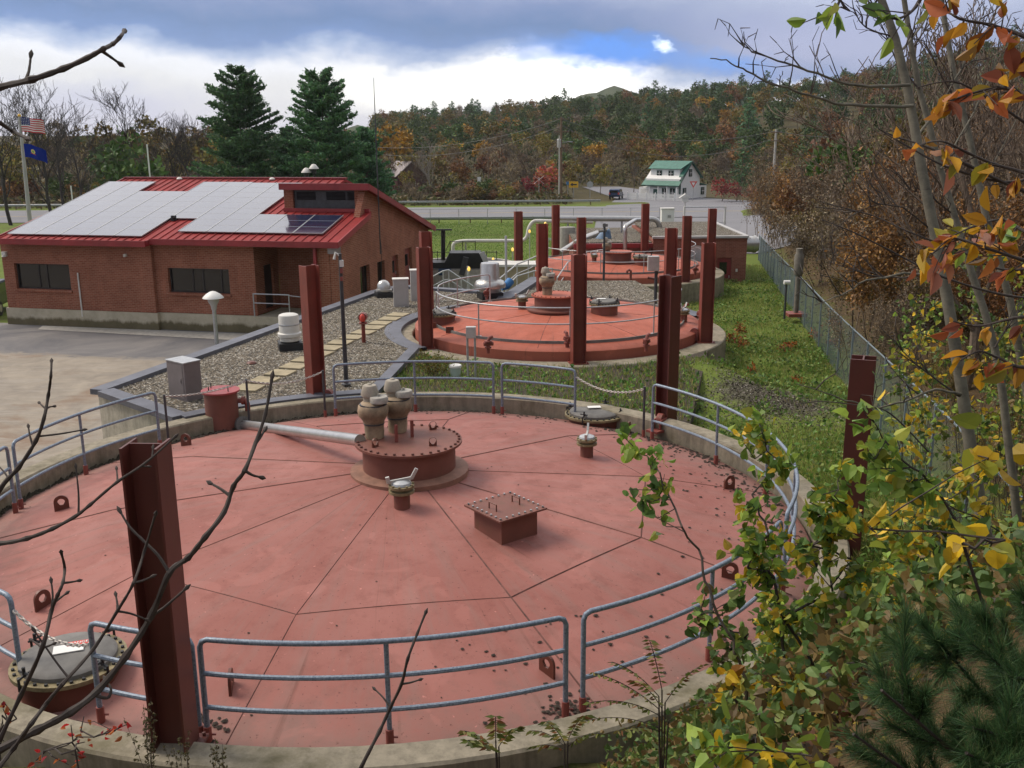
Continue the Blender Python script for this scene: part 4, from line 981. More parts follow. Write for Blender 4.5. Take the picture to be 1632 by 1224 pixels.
# solar panels: each one a thing
t = NT('solar cell glass'); p = t.coord('Object'); s3 = t.sep(p)
gx = t.math('ABSOLUTE', t.math('SUBTRACT', t.math('FRACT', t.math('MULTIPLY', s3[0], 6.5)), .5)); gy = t.math('ABSOLUTE', t.math('SUBTRACT', t.math('FRACT', t.math('MULTIPLY', s3[1], 6.5)), .5))
lines = t.ramp(t.math('MAXIMUM', gx, gy), [(.46, 0), (.49, 1)])
t.fin(t.mix(lines, (.018, .022, .06), (.10, .10, .14)), .12, spec=1.0); t.b.inputs['Coat Weight'].default_value = .7; t.b.inputs['Coat Roughness'].default_value = .1; t.b.inputs['Coat IOR'].default_value = 1.5
M['solar'] = t.m
sl_ang = math.atan(.25); cs, sn = math.cos(sl_ang), math.sin(sl_ang)
Rp = Matrix.Rotation(TH, 4, 'Z') @ Matrix.Rotation(sl_ang, 4, 'X')
ordn = ['first', 'second', 'third', 'fourth', 'fifth', 'sixth', 'seventh', 'eighth', 'ninth', 'tenth']
cols_ = [(.72, .45, 10), (2.13, .45, 10), (3.54, .45, 8), (4.95, .45, 8), (6.36, .45, 10), (7.77, 2.94, 7), (9.18, 1.16, 9), (10.59, 1.16, 9), (12.0, 1.16, 3), (13.41, 1.16, 3), (14.82, 1.16, 3)]
proto = None
for ci, (l, w0_, nr) in enumerate(cols_):
    for r_ in range(nr):
        wc = w0_+.83*r_+.41; s = -.6+wc*cs
        if proto is None:
            proto = bpy.data.objects.new('solar_panel', None); col.objects.link(proto)
            b = MB(); b.box((0, 0, 0), (1.36, .795, .035)); b.build('glass', M['solar'], proto)
            b = MB()
            for s_ in (-1, 1): b.box((s_*.69, 0, .003), (.026, .824, .05)); b.box((0, s_*.403, -.003), (1.36, .012, .04))
            b.build('panel_frame', M['galv'], proto); o = proto
        else: o = copy_tree(proto)
        o.matrix_world = Matrix.Translation(W(l+.70, s, SL(s)+.10)) @ Rp
        pat = 'dark' if (ci >= 9) else 'pale'
        tag(o, '%s solar panel, %s from the eave in the %s column from the left' % (pat, ordn[r_], (ordn+['eleventh'])[ci]), 'solar panel', 'solar panels on the red roof')
# antenna, poles on the building
q = W(17.45, 4.2, 3.2); e = empty('antenna_mast', q, 'thin whip antenna mast fixed to the gable of the brick building', 'antenna')
za = at(588, 124, q.y).z-q.z; zb_ = at(589, 205, q.y).z-q.z
b = MB(); b.tube([(0, 0, 0), (0, 0, zb_), (0, 0, za)], [.03, .026, .010], 8); b.build('mast', M['darkmetal'], e, True)
b = MB(); b.tube([(.0, 0, .9), (.06, -.02, .2), (.02, 0, -.8)], .012, 6); b.build('cable', M['black'], e)
# ================================================================== yard, roads, pavements
def sheet(name, pts, z, mat, dz=0.0):
    b = MB(); n = len(pts); b.add([(p_[0], p_[1], p_[2] if len(p_) > 2 else z) for p_ in pts], [tuple(range(n))]); o = b.build(name, mat); return tag(o, kind='structure')
t = NT('sandy worn asphalt'); p = t.pos(); a = t.noise(p, .16, 7, .65, 1.5); b_ = t.noise(t.n('ShaderNodeMapping').outputs[0], 1.0) if False else t.noise(p, .9, 7, .7, 1.0); c_ = t.noise(p, 40, 3, .6)
s3 = t.sep(p)
cc = t.mix(t.ramp(b_, [(.32, 0), (.68, 1)]), (.215, .185, .15), (.35, .305, .245))
cc = t.mix(t.ramp(a, [(.52, 0), (.62, .8)]), cc, (.21, .135, .085))
wv = t.noise(t.comb(t.math('MULTIPLY', s3[0], .35), t.math('MULTIPLY', s3[1], 1.6)), 1.1, 5, .6, 2.0)
cc = t.mix(t.math('MULTIPLY', t.ramp(wv, [(.5, 0), (.66, 1)]), .45), cc, (.36, .33, .29))
ln = t.math('ADD', s3[1], t.math('MULTIPLY', s3[0], .235))
dk = t.ramp(t.math('ADD', t.math('DIVIDE', t.math('SUBTRACT', ln, 34.2), 10.0), t.math('MULTIPLY', t.math('SUBTRACT', b_, .5), .25)), [(.09, 0), (.14, 1)])
cc = t.mix(dk, cc, t.mix(t.ramp(a, [(.4, 0), (.6, 1)]), (.12, .12, .13), (.21, .20, .195)))
cc = t.mix(t.math('MULTIPLY', t.ramp(c_, [(.4, 0), (.7, 1)]), .25), cc, (.08, .07, .06))
t.bump(c_, .25, .01)
M['yard'] = t.fin(cc, t.ramp(b_, [(.3, .65), (.7, .9)]), spec=.2)
sheet('parking_lot', [(-70, 8), (-8.6, 8), (-8.0, 24), (-4.6, 42.0), (-6, 44.5), (b0.x-2, b0.y+.5), (-70, 62)], -2.40, M['yard'])
ex_ = Rz @ X; en_ = Rz @ Yv
q0 = W(2.2, -1.1, .012); q1 = W(13.4, -1.55, .012)
b = MB(); b.add([W(2.0, -.15, .012), W(2.4, -1.0, .012), W(13.4, -1.5, .012), W(13.4, -.02, .012)], [(0, 1, 2, 3)]); tag(b.build('path', M['conc_plain'],), kind='structure')
t = NT('road asphalt'); p = t.pos(); a = t.noise(p, .25, 6, .6); c_ = t.noise(t.coord('Object', (.05, 1, 1)), .8, 5, .6)
M['road'] = t.fin(t.mix(t.ramp(c_, [(.3, 0), (.7, 1)]), t.mix(t.ramp(a, [(.3, 0), (.7, 1)]), (.17, .17, .185), (.23, .23, .245)), (.20, .20, .215)), .8, spec=.15)
M['line_white'] = plain('worn white road paint', (.5, .5, .48), .8, 0, .2, 1); M['line_yellow'] = plain('worn yellow road paint', (.45, .32, .05), .8, 0, .2, 1)
YR0, YR1 = 127, 149
def road_strip(name, x0, x1, y0, y1, mat, z): 
    b = MB(); xs = np.linspace(x0, x1, 40)
    vs = []; 
    for x in xs: vs += [(x, y0, z), (x, y1, z)]
    b.add(vs, [(2*i, 2*i+1, 2*i+3, 2*i+2) for i in range(39)]); return tag(b.build(name, mat), kind='structure')
road_strip('road', -220, 160, YR0, YR1, M['road'], -4.13)
road_strip('road_line', -220, 160, YR0+10.3, YR0+10.55, M['line_yellow'], -4.122); road_strip('road_line', -220, 160, YR1-1.1, YR1-.9, M['line_white'], -4.121)
sheet('road_junction', [(14, YR1-.6), (45, YR1-.6), (32, 166), (22, 205), (14.5, 205), (17.5, 166)], -4.124, M['road'])
dv = [(9.5, 78), (24, 76), (34, 100), (42, YR0+.8), (13, YR0+.8), (9, 104)]
b = MB(); n_ = 16
gv = []
for i in range(n_+1):
    y = 76+(YR0+.8-76)*i/n_; xa = np.interp(y, [76, 104, 128], [8.2, 8.5, 11]); xb = np.interp(y, [76, 100, 128], [25, 36, 50])
    for k in range(9): x = xa+(xb-xa)*k/8; gv.append((x, y, max(zgs(x, y), -4.19)+.06))
b.add(gv, [(i*9+k, i*9+k+1, (i+1)*9+k+1, (i+1)*9+k) for i in range(n_) for k in range(8)]); tag(b.build('driveway', M['road']), kind='structure')
# ================================================================== far brick pump house
pz = -2.45; pd = on(1155, 463, pz); Yf = pd.y
xr = at(1189, 420, Yf).x; xl = at(1040, 420, Yf).x; zt = at(1189, 379, Yf).z
PH = empty('brick_building', (xr, Yf, pz), 'far low brick building with a flat gravel roof and one red door behind the tanks', 'building', None, 0)
b = MB(); Lw = xr-xl; xd0, xd1 = at(1143, 420, Yf).x-xr, at(1166, 420, Yf).x-xr; zd = at(1155, 411, Yf).z-pz
wall_holes(b, (-Lw, 0, 0), X, None, Lw, .12, zt-pz, .3, [(Lw+xd0, Lw+xd1, .12, zd)], Yv)
b.box((-.15, 5.2, (zt-pz)/2), (.298, 9.8, zt-pz-.24)); b.box((-Lw+.15, 5.2, (zt-pz)/2), (.298, 9.8, zt-pz-.26)); b.box((-Lw/2, 9.95, (zt-pz)/2), (Lw-.62, .3, zt-pz-.2))
b.build('wall', M['brick2'], PH)
b = MB(); b.box((-Lw/2, 5, -.25), (Lw-.05, 10, .72)); b.build('foundation', M['conc_plain'], PH)
b = MB(); b.box((-Lw/2, 5.0, zt-pz+.02), (Lw-.3, 9.7, .12)); b.build('gravel_roof', M['gravel'], PH)
b = MB(); b.box((-Lw/2, 0, zt-pz+.06), (Lw+.1, .3, .12)); b.box((0, 5.1, zt-pz+.058), (.26, 9.9, .118)); b.build('coping', M['cabinetpale'], PH)
d = MB(); d.box(((xd0+xd1)/2, .12, (zd+.12)/2), (xd1-xd0, .06, zd-.12)); do = d.build('door', painted_steel('red door paint', (.24, .03, .035), amt=.1), PH)
d = MB(); d.box(((xd0+xd1)/2-.05, .082, zd*.68), (.42, .012, .68)); d.build('door_pane', M['glassdark'], do)
d = MB(); d.box((xd1-.1, .07, zd*.42), (.05, .05, .14)); d.build('handle', M['galv'], do)
b = MB(); b.box((xd1+.28, -.06, 1.15), (.1, .1, .16)); b.build('call_box', M['offwhite'], PH)
zl = at(1000, 386, Yf+1).z
b = MB(); b.box((-Lw-2.2, 4.9, (zl-pz)/2), (4.38, 9.4, zl-pz)); b.build('low_wing', M['brick2'], PH)
b = MB(); b.box((-Lw-2.2, 4.9, zl-pz+.03), (4.36, 9.0, .07)); b.build('low_wing_roof', M['gravel'], PH)
b = MB(); b.box((-Lw-2.2, .15, zl-pz-.1), (4.5, .2, .24)); b.build('low_wing_fascia', M['redtrim'], PH)
def wallfan(loc, d, r, label):
    e = empty('wall_fan', loc, label, 'fan', 'shiny fans of the far brick building'); d = Vector(d)
    b = MB(); b.tube([d*0, d*.5], r, 24); b.tube([d*.48, d*.62], r*1.08, 24); b.tube([d*.6, d*.75], r*.9, 24); b.build('fan_drum', M['alum'], e, True)
    b = MB(); b.tube([d*.745, d*.76], r*.8, 20); b.build('fan_face', M['galv'], e)
wallfan(at(1113, 406, Yf), (-.35, -.94, 0), .52, 'shiny round wall fan left of the red door, between two red columns')
wallfan((xr, at(1189, 391, Yf).y+.6, at(1195, 391, Yf).z), (1, 0, 0), .46, 'shiny round fan sticking out of the right end of the far brick building')
# ================================================================== process yard behind the tanks
M['dullsteel'] = plain('pale handrail steel', (.50, .51, .52), .5, .3, .12, 5)
def gz(p): return zgs(p[0], p[1])
# black clarifier bridge
Yc = 56.0; c0 = at(735, 436, Yc); 
CB = empty('clarifier_bridge', (c0.x, Yc, c0.z), 'black steel clarifier machine with a sloped hopper and walkway, right of the brick building', 'machine', None, .03)
px = Yc/F
def lp(u, v, dy=0.0): q = at(u, v, Yc+dy); return Vector((q.x-c0.x, q.y-Yc, q.z-c0.z))
b = MB(); b.bar(lp(686, 421), lp(801, 421), 1.3, .34); b.bar(lp(686, 418, .5), lp(801, 418, .5), .1, .12); b.build('walkway', M['black'], CB)
b = MB(); b.hprism([(q.x, q.z) for q in (lp(709, 417), lp(773, 417), lp(766, 401), lp(717, 401))], (0, -.75, 0), (1, 0, 0), (0, 0, 1), (0, 1, 0), 1.4); b.build('hopper', M['black'], CB)
b = MB(); b.bar(lp(767, 402, -.8), lp(774, 417, -.8), .1, .3); b.build('hopper_ladder', M['dullsteel'], CB)
b = MB(); b.bar(lp(742, 410, -.9), lp(735, 438, -.9), .22, .3); b.build('brace', M['darkmetal'], CB)
b = MB(); b.tube([lp(707, 415, .8), lp(707, 366, .8)], .13, 10); b.bar(lp(691, 366, .8), lp(721, 366, .8), .16, .08); b.build('mast', M['black'], CB)
b = MB()
for u in (690, 698, 718, 738, 758, 776, 792): b.tube([lp(u, 418, .6), lp(u, 384 if u in (718, 738, 758) else 400, .6)], .022, 5)
b.tube([lp(688, 402, .6), lp(793, 402, .6)], .02, 5); b.tube([lp(718, 385, .6), lp(758, 385, .6)], .02, 5); b.tube([lp(718, 384, .6), lp(711, 400, .6)], .02, 5)
b.build('handrail', M['black'], CB)
b = MB(); b.lathe([(2.9, -1.2), (2.9, .3), (3.15, .3), (3.15, -1.2)], (0, 2.2, 0), 48); b.build('basin_wall', M['conc_plain'], CB, True)
b = MB(); b.lathe([(2.88, -.55), (.001, -.55)], (0, 2.2, 0), 40); b.build('dark_water', NT('dark process water').fin((.012, .014, .014), .12), CB)
b = MB(); b.box((-.9, -.6, .2), (.7, .4, .35)); b.build('drive_unit', plain('deep blue paint', (.02, .05, .12), .5, 0, .1, 4), CB, bevel=.02)
# stair handrails
def handrail(name, pts, label, Y0, Y1, h=0.95, posts=True, mat='dullsteel', mid=True, legs=None):
    """pts: pixels of the top rail from near (Y0) to far (Y1)"""
    n = len(pts); P_ = [at(u, v, Y0+(Y1-Y0)*i/(n-1)) for i, (u, v) in enumerate(pts)]; o = P_[0]-Vector((0, 0, h))
    e = empty(name, o, label, 'handrail', 'pale stair handrails behind the tanks'); P_ = [p_-o for p_ in P_]
    b = MB(); b.tube(P_, .032, 8); b.build('top_rail', M[mat], e, True)
    if mid: b = MB(); b.tube([p_-Vector((0, 0, h*.48)) for p_ in P_], .026, 8); b.build('mid_rail', M[mat], e, True)
    for p_ in P_:
        b = MB(); b.tube([p_, p_-Vector((0, 0, h))], .028, 8); b.build('post', M[mat], e, True)
    return e
handrail('stair_handrail', [(689, 441), (706, 432), (715, 430), (735, 444), (754, 456)], 'pale stair handrail peaking left of the wide silver roof fan', 45, 45, .9)
handrail('stair_handrail', [(789, 450), (824, 421), (842, 414), (868, 402)], 'left one of the two pale handrails climbing from the roof fan towards the farthest tank', 43, 48, .9)
handrail('stair_handrail', [(800, 464), (824, 440), (851, 432), (880, 428)], 'right one of the two pale handrails, nearer the middle tank hub', 41.8, 45, .85)
handrail('stair_handrail', [(888, 443), (905, 418), (935, 402), (960, 398)], 'pale sloping handrail between the middle and farthest tank', 46, 52, .9, mid=True)
# ramp slab edge
q0, q1 = on(803, 480, .02), on(856, 446, .02); b = MB(); b.bar(Vector((0, 0, .06)), q1-q0+Vector((0, 0, .06)), .55, .14); thing_mesh('ramp_kerb', b, M['parapet'], q0, 'dark grey sloping kerb beside the gravel behind the middle tank hub', 'kerb')
q = on(806, 452, -2.6); q = at(806, 452, 47.0); e = empty('equipment_box', (q.x, q.y, q.z-.9), 'tan equipment box with a white sloped lid, behind the blue duct elbow', 'equipment box')
b = MB(); b.box((.3, .6, .95), (2.2, 1.3, 1.5)); b.build('box_body', plain('tan box', (.33, .27, .18), .7, 0, .15, 2), e, bevel=.01)
b = MB(); b.box((.3, .6, 1.76), (2.3, 1.45, .12)); b.build('box_lid', M['offwhite'], e, bevel=.01)
# pipes
def pipe(name, pts, Ys, r, mat, label, flanges=(), supports=(), zfl=None):
    Pp = [at(u, v, y) for (u, v), y in zip(pts, Ys)]; o = Pp[0].copy(); e = empty(name, o, label, 'pipe'); Pl = [p_-o for p_ in Pp]
    # rounded corners
    out = [Pl[0]]
    for i in range(1, len(Pl)-1):
        a, m_, c_ = Pl[i-1], Pl[i], Pl[i+1]; ra_ = min(r*2.2, (a-m_).length*.45, (c_-m_).length*.45); u1 = (a-m_).normalized()*ra_; u2 = (c_-m_).normalized()*ra_
        for k in range(5):
            t_ = k/4; out.append(m_+u1*(1-t_)**2+u2*t_**2)
    out.append(Pl[-1]); b = MB(); b.tube(out, r, 14); b.build('pipe_run', M[mat], e, True)
    for i in flanges:
        p_ = Pl[i]; d = (Pl[i]-Pl[i-1]).normalized(); b = MB(); b.tube([p_-d*.06, p_+d*.06], r*1.3, 14); b.build('pipe_flange', M['lidgrey'], e, True)
    for (u, v, y) in supports:
        p_ = at(u, v, y)-o; b = MB(); zz = zgs(p_.x+o.x, y)-o.z; b.tube([p_, (p_.x, p_.y, zz)], .06, 8); b.build('pipe_support', M['galv'], e, True)
    return e
pipe('process_pipe', [(890, 348), (1048, 349), (1054, 373)], [62, 62, 62], .17, 'alum', 'large silver pipe crossing above the farthest tank and turning down at its right end', (2,), ((991, 350, 62),))
pipe('process_pipe', [(996, 412), (996, 361), (1012, 351), (1026, 350)], [55.9, 55.9, 59, 61.6], .125, 'alum', 'silver pipe rising from the farthest tank and bending back to the large pipe')
pipe('process_pipe', [(722, 404), (722, 387), (738, 384), (833, 384), (840, 378), (843, 362), (850, 352), (945, 354)], [66]*8, .125, 'offwhite', 'white pipe stepping up across the lawn to the farthest tank', (), ((742, 385, 66), (905, 354, 66)))
pipe('process_pipe', [(892, 404), (930, 380), (952, 372)], [56, 58, 60], .19, 'alum', 'short sloping silver pipe at the left of the farthest tank')
q = at(904, 402, 62); b = MB(); hh = at(904, 362, 62).z-zgs(q.x, 62); b.lathe([(.5, 0), (.5, hh), (.001, hh+.01)], n=28); thing_mesh('concrete_pier', b, M['conc_plain'], (q.x, 62, zgs(q.x, 62)), 'round pale concrete pier beside the rear left column of the farthest tank', 'pier', None, True)
q = at(958, 386, 58); b = MB(); rnd = random.Random(4)
vs = []; n = 12
for i in range(n):
    for j in range(n):
        a, c_ = i/(n-1), j/(n-1); vs.append(((a-.5)*1.5*(1-.75*c_)+.35*c_, .25*math.sin(7*a+3*c_)*(1-.5*c_)+.4*c_, 1.05*c_-.15+.05*math.sin(9*a)))
b.add(vs, [(i*n+j, (i+1)*n+j, (i+1)*n+j+1, i*n+j+1) for i in range(n-1) for j in range(n-1)])
tp = thing_mesh('tarp', b, plain('faded blue tarpaulin', (.14, .22, .33), .6, 0, .3, 3), (q.x, 58, q.z-.2), 'faded blue tarpaulin draped over equipment left of the farthest tank hub', 'tarpaulin', None, True)
md = tp.modifiers.new('thick', 'SOLIDIFY'); md.thickness = .02
# slim valve pole before farthest tank, conduit poles
def pole(u, v0, v1, Y, label, extra=None, r=.045, mat='darkmetal', cat='pole', name='instrument_pole'):
    q = at(u, v0, Y); h = at(u, v1, Y).z-q.z; e = empty(name, q, label, cat)
    b = MB(); b.tube([(0, 0, 0), (0, 0, h)], r, 8); b.build('pole_shaft', M[mat], e, True)
    b = MB(); b.lathe([(r*2.4, 0), (r*2.4, .03), (r*1.3, .05)], n=10); b.build('pole_base', M[mat], e)
    if extra: extra(e, h)
    return e
def vh(e, h):
    b = MB(); b.box((.03, 0, h-.08), (.22, .12, .12)); b.tube([(-.25, 0, h-.35), (.1, 0, h-.30)], .05, 8); b.build('sensor_head', M['lidgrey'], e)
pole(962, 454, 356, 43.1, 'thin dark instrument pole at the front edge of the farthest tank', vh, .05)
def jb(e, h):
    b = MB(); b.box((-.12, -.04, h-.2), (.42, .25, .55)); b.build('box_body', M['alumdull'], e, bevel=.02); b = MB(); b.tube([(.05, 0, h-.5), (.0, .1, h-.8), (-.3, .1, h-.75)], .05, 8); b.build('cable_elbow', M['lug'], e, True)
pole(1044, 495, 411, 36.9, 'grey pole carrying a round cornered meter box, right of the middle tank', jb, .06)
pole(807, 474, 376, 41.0, 'thin pale pole standing right of the wide silver roof fan', None, .05, 'dullsteel')
pole(746, 462, 424, 45.5, 'short pale pole with a yellow lamp, behind the peaked stair handrail', None, .04, 'dullsteel')
lampm = NT('lit yellow lamp'); lampm.b.inputs['Emission Color'].default_value = (1, .62, .12, 1); lampm.b.inputs['Emission Strength'].default_value = .6; M['lamp'] = lampm.fin((.9, .6, .15), .4)
for (u, v, Y, lb) in ((747, 429, 45.5, 'lit yellow yard lamp beside the peaked stair handrail'), (817, 398, 58, 'lit yellow yard lamp left of the far left red column'), (786, 414, 57, 'lit yellow yard lamp at the right end of the black walkway'), (869, 357, 60, 'lit yellow yard lamp showing just above the rear red column of the middle tank'), (844, 369, 65, 'lit yellow yard lamp at the bend of the white pipe')):
    q = at(u, v, Y); g0 = zgs(q.x, Y) if Y > 46 else q.z-.9
    e = empty('yard_lamp', (q.x, Y, g0), lb, 'lamp', 'small lit yard lamps')
    b = MB(); b.tube([(0, 0, 0), (0, 0, q.z-g0-.08)], .03, 6); b.build('lamp_post', M['dullsteel'], e, True)
    b = MB(); b.lathe([(.03, -.09), (.065, -.05), (.075, 0), (.065, .07), (.03, .12), (.001, .125)], (0, 0, q.z-g0), 12); b.build('lamp_globe', M['lamp'], e, True)
q = at(892, 402, 60); e = empty('cage_frame', (q.x-1.3, 60, zgs(q.x, 60)), 'small pale green metal cage frame on the lawn behind the far left column', 'frame')
b = MB(); h0 = at(0, 389, 60).z-zgs(q.x, 60)
for i in range(3):
    for j in range(2): b.tube([(i*.6, j*.8, 0), (i*.6, j*.8, h0)], .03, 6)
for z_ in (h0, h0*.55):
    b.tube([(0, 0, z_), (1.2, 0, z_), (1.2, .8, z_), (0, .8, z_)], .03, 6, closed=True)
b.build('frame_bars', plain('pale green paint', (.35, .50, .42), .5, 0, .1, 4), e)
# white cabinet and gate frame behind the far building
q = at(1063, 358, 80); g0 = max(zgs(q.x, 80), -4.2)+.06; e = empty('white_cabinet', (q.x, 80, g0), 'tall white utility cabinet standing behind the far brick building', 'cabinet')
hh = at(1063, 333, 80).z-g0; b = MB(); b.box((0, 0, hh/2), (1.0, .8, hh)); b.build('cabinet_body', M['white'], e, bevel=.02); b = MB(); b.box((0, 0, hh+.04), (1.1, .9, .08)); b.build('cabinet_top', M['offwhite'], e); b = MB(); b.box((.1, -.42, hh-.55), (.25, .1, .2)); b.build('meter', M['galv'], e)
q = at(1125, 362, 84); g0 = max(zgs(q.x, 84), -4.2)+.05; e = empty('pipe_gate', (q.x, 84, g0), 'tall pale pipe gate frame at the driveway behind the far brick building', 'gate')
xa, xb, zt_ = at(1091, 328, 84).x-q.x, at(1156, 330, 84).x-q.x, at(1120, 329, 84).z-g0
for x in (xa, xb): b = MB(); b.tube([(x, 0, 0), (x, 0, zt_)], .09, 8); b.build('gate_post', M['offwhite'], e, True)
b = MB(); b.tube([(xa, 0, zt_-.05), (xb, 0, zt_-.05)], .05, 8); b.tube([(xa, 0, 1.1), (xb, 0, 1.1)], .03, 6); b.tube([(xa, 0, zt_*.6), (xb, 0, zt_*.6)], .03, 6); b.build('gate_bars', M['galv'], e, True)
# ================================================================== yard lamp post and parked car at left edge
q = on(346, 552, -2.4); e = empty('lamp_post', q, 'grey lamp post with a white mushroom cap in the sandy yard', 'lamp post')
hz_ = at(343, 462, q.y).z-q.z; b = MB(); b.tube([(0, 0, 0), (0, 0, hz_-.5)], .085, 12); b.build('pole_shaft', M['galv'], e, True)
b = MB(); b.lathe([(.09, hz_-.85), (.11, hz_-.8), (.13, hz_-.66), (.22, hz_-.5), (.24, hz_-.34), (.16, hz_-.33)], n=20); b.build('lamp_body', M['cabinetpale'], e, True)
b = MB(); b.lathe([(.44, hz_-.34), (.42, hz_-.30), (.3, hz_-.18), (.12, hz_-.07), (.001, hz_-.04)], n=28); b.build('lamp_cap', M['white'], e, True)
# ---- cars
def car(loc, rz, paint, label, s=1.0):
    e = empty('parked_car', loc, label, 'car', None, rz)
    P_ = plain(label+' paint', paint, .25, .3, .05, 2)
    prof = [(-2.2, .45), (-2.25, .8), (-2.15, 1.05), (-1.95, 1.58), (-1.6, 1.68), (.1, 1.66), (.55, 1.5), (1.05, 1.1), (2.0, .98), (2.28, .8), (2.3, .42)]
    b = MB(); b.hprism([(x*s, z*s) for x, z in prof], (0, -.85*s, 0), (1, 0, 0), (0, 0, 1), (0, 1, 0), 1.7*s); b.build('body', P_, e, bevel=.09*s)
    b = MB(); b.hprism([(-1.9*s, 1.12*s), (-1.78*s, 1.52*s), (.1*s, 1.56*s), (.85*s, 1.12*s)], (0, -.875*s, 0), (1, 0, 0), (0, 0, 1), (0, 1, 0), 1.75*s); b.hprism([(-.7, 1.12), (-.6, 1.5), (.6, 1.5), (.7, 1.12)], (-2.12*s, 0, 0), (0, 1, 0), (-.33, 0, 1), (1, 0, 0), .16*s); b.build('windows', M['glassdark'], e)
    for x in (-1.4, 1.45):
        for y in (-.78, .78):
            b = MB(); b.tube([(x*s, (y-.11)*s, .36*s), (x*s, (y+.11)*s, .36*s)], .36*s, 18); wl = b.build('wheel', M['rubber'], e, True)
            b = MB(); b.tube([(x*s, (y-.12)*s, .36*s), (x*s, (y+.12)*s, .36*s)], .2*s, 12); b.build('rim', M['alumdull'], wl, True)
    for y in (-.72, .72):
        b = MB(); b.box((-2.2*s, y*s, 1.0*s), (.14*s, .22*s, .3*s)); b.build('tail_light', M['redlabel'], e)
        b = MB(); b.box((2.2*s, y*s, .8*s), (.2*s, .3*s, .16*s)); b.build('headlight', M['white'], e)
    return e
q = on(982, 317, -4.1); car((q.x, q.y, -4.1), math.radians(75), (.03, .05, .11), 'dark blue car turning at the road junction near the white house')
q = on(-6, 480, -2.4); q = at(-16, 474, 50.5); car((q.x, 50.5, -2.42), math.radians(100), (.02, .025, .035), 'dark car cut off by the left edge, behind the brick building corner')
# ================================================================== white house
hq = on(1083, 318, -4.15); hs = 1.0
HA = math.radians(42); HO = empty('white_house', (hq.x, hq.y, -4.2), 'small white house with green metal roofs behind the white picket fence', 'house', None, -HA); HO.scale = (.9, .9, .71)
M['clap'] = plain('white clapboard', (.72, .72, .70), .6, 0, .06, 2); M['groof'] = painted_steel('green metal roof', (.045, .17, .125), (.03, .08, .06), amt=.2); M['gtrim'] = plain('dark green trim', (.012, .06, .045), .5, 0, .2, 2)
# local x: from the near corner to the left along the porch front is -x ; y: gable end runs back to the right
Lf, Wg = 7.4, 6.6
b = MB(); ga = [(0, 0), (Wg, 0), (Wg, 5.0), (Wg*.5, 8.3), (0, 4.6)]
b.hprism(ga, (-Lf, 0, 0), (0, 1, 0), (0, 0, 1), (1, 0, 0), Lf); b.box((-Lf/2-.7, .6, 1.3), (Lf+1.0, 1.9, 2.6)); b.box((-Lf+.35, 1.6, 5.4), (.02, .02, .02)); b.box((-Lf/2, 1.9, 5.5), (Lf-1.2, 2.4, 2.4)); b.build('wall', M['clap'], HO)
def slab(b, P0, P1, P2, P3, th=.14):
    n_ = (Vector(P1)-Vector(P0)).cross(Vector(P3)-Vector(P0)).normalized()*th
    A = [Vector(p_) for p_ in (P0, P1, P2, P3)]; b.add(A+[p_+n_ for p_ in A], [(0, 1, 2, 3), (4, 5, 6, 7), (0, 1, 5, 4), (1, 2, 6, 5), (2, 3, 7, 6), (3, 0, 4, 7)])
b = MB(); slab(b, (-Lf-.3, -.9, 3.1), (.35, -.9, 3.1), (.35, .75, 4.75), (-Lf-.3, .75, 4.75)); slab(b, (-Lf+.2, .45, 6.75), (-.2, .45, 6.75), (.35, Wg*.5, 8.45), (-Lf-.2, Wg*.5, 8.45)); slab(b, (.35, .4, 5.1), (.35, Wg*.5, 8.42), (-.5, Wg*.5, 8.42), (-.5, .4, 5.1))
slab(b, (.35, Wg*.5, 8.45), (.35, Wg+.5, 4.6), (-Lf-.2, Wg+.5, 4.6), (-Lf-.2, Wg*.5, 8.45)); slab(b, (-.2, Wg, 3.4), (-.2, Wg+3.0, 2.8), (-4, Wg+3.0, 2.8), (-4, Wg, 3.4)); b.build('roof', M['groof'], HO)
b = MB(); b.bar((.38, -.9, 3.1), (.38, Wg*.5, 8.4), .1, .28); b.bar((.38, Wg*.5, 8.4), (.38, Wg+.5, 4.6), .1, .28); b.bar((-Lf-.3, -.95, 3.05), (.35, -.95, 3.05), .1, .2); b.box((.02, .02, 2.2), (.2, .2, 4.4)); b.build('trim', M['gtrim'], HO)
b = MB(); b.box((-2.0, Wg+1.4, 1.4), (3.6, 2.8, 2.8)); b.build('side_wing', M['clap'], HO)
def hwin(o, ax, w_, h_):
    f = MB(); n_ = Vector((ax[1], -ax[0], 0)) if True else None; ax = Vector(ax); nn_ = Vector((ax.y, -ax.x, 0)); o = Vector(o)
    f.box(o, (w_+.3, .1, h_+.3), ax=(ax, nn_, Vector((0, 0, 1)))); fo = f.build('window', M['gtrim'], HO)
    g = MB(); g.box(o+nn_*.06, (w_, .03, h_), ax=(ax, nn_, Vector((0, 0, 1)))); g.build('pane', M['glassdark'], fo)
    g = MB(); g.box(o+nn_*.08, (w_, .03, .08), ax=(ax, nn_, Vector((0, 0, 1)))); g.box(o+nn_*.081, (.08, .03, h_), ax=(ax, nn_, Vector((0, 0, 1)))); g.build('muntin', M['clap'], fo)
for x in (-2.4, -4.9): hwin((x, .68, 5.75), (1, 0, 0), .8, 1.1)
for x in (-1.3, -3.0): hwin((x, -.37, 1.5), (1, 0, 0), .8, 1.8)
hwin((.03, Wg*.5, 5.9), (0, 1, 0), .75, 1.4); hwin((.03, 1.5, 1.6), (0, 1, 0), .8, 1.7); hwin((-.17, Wg+1.4, 1.6), (0, 1, 0), .8, 1.4)
d = MB(); d.box((-4.9, -.38, 1.15), (1.0, .1, 2.2)); d.build('door', M['gtrim'], HO)
d = MB(); d.box((-7.3, -.37, 1.15), (1.8, .08, 2.1)); d.build('garage_door', M['offwhite'], HO)
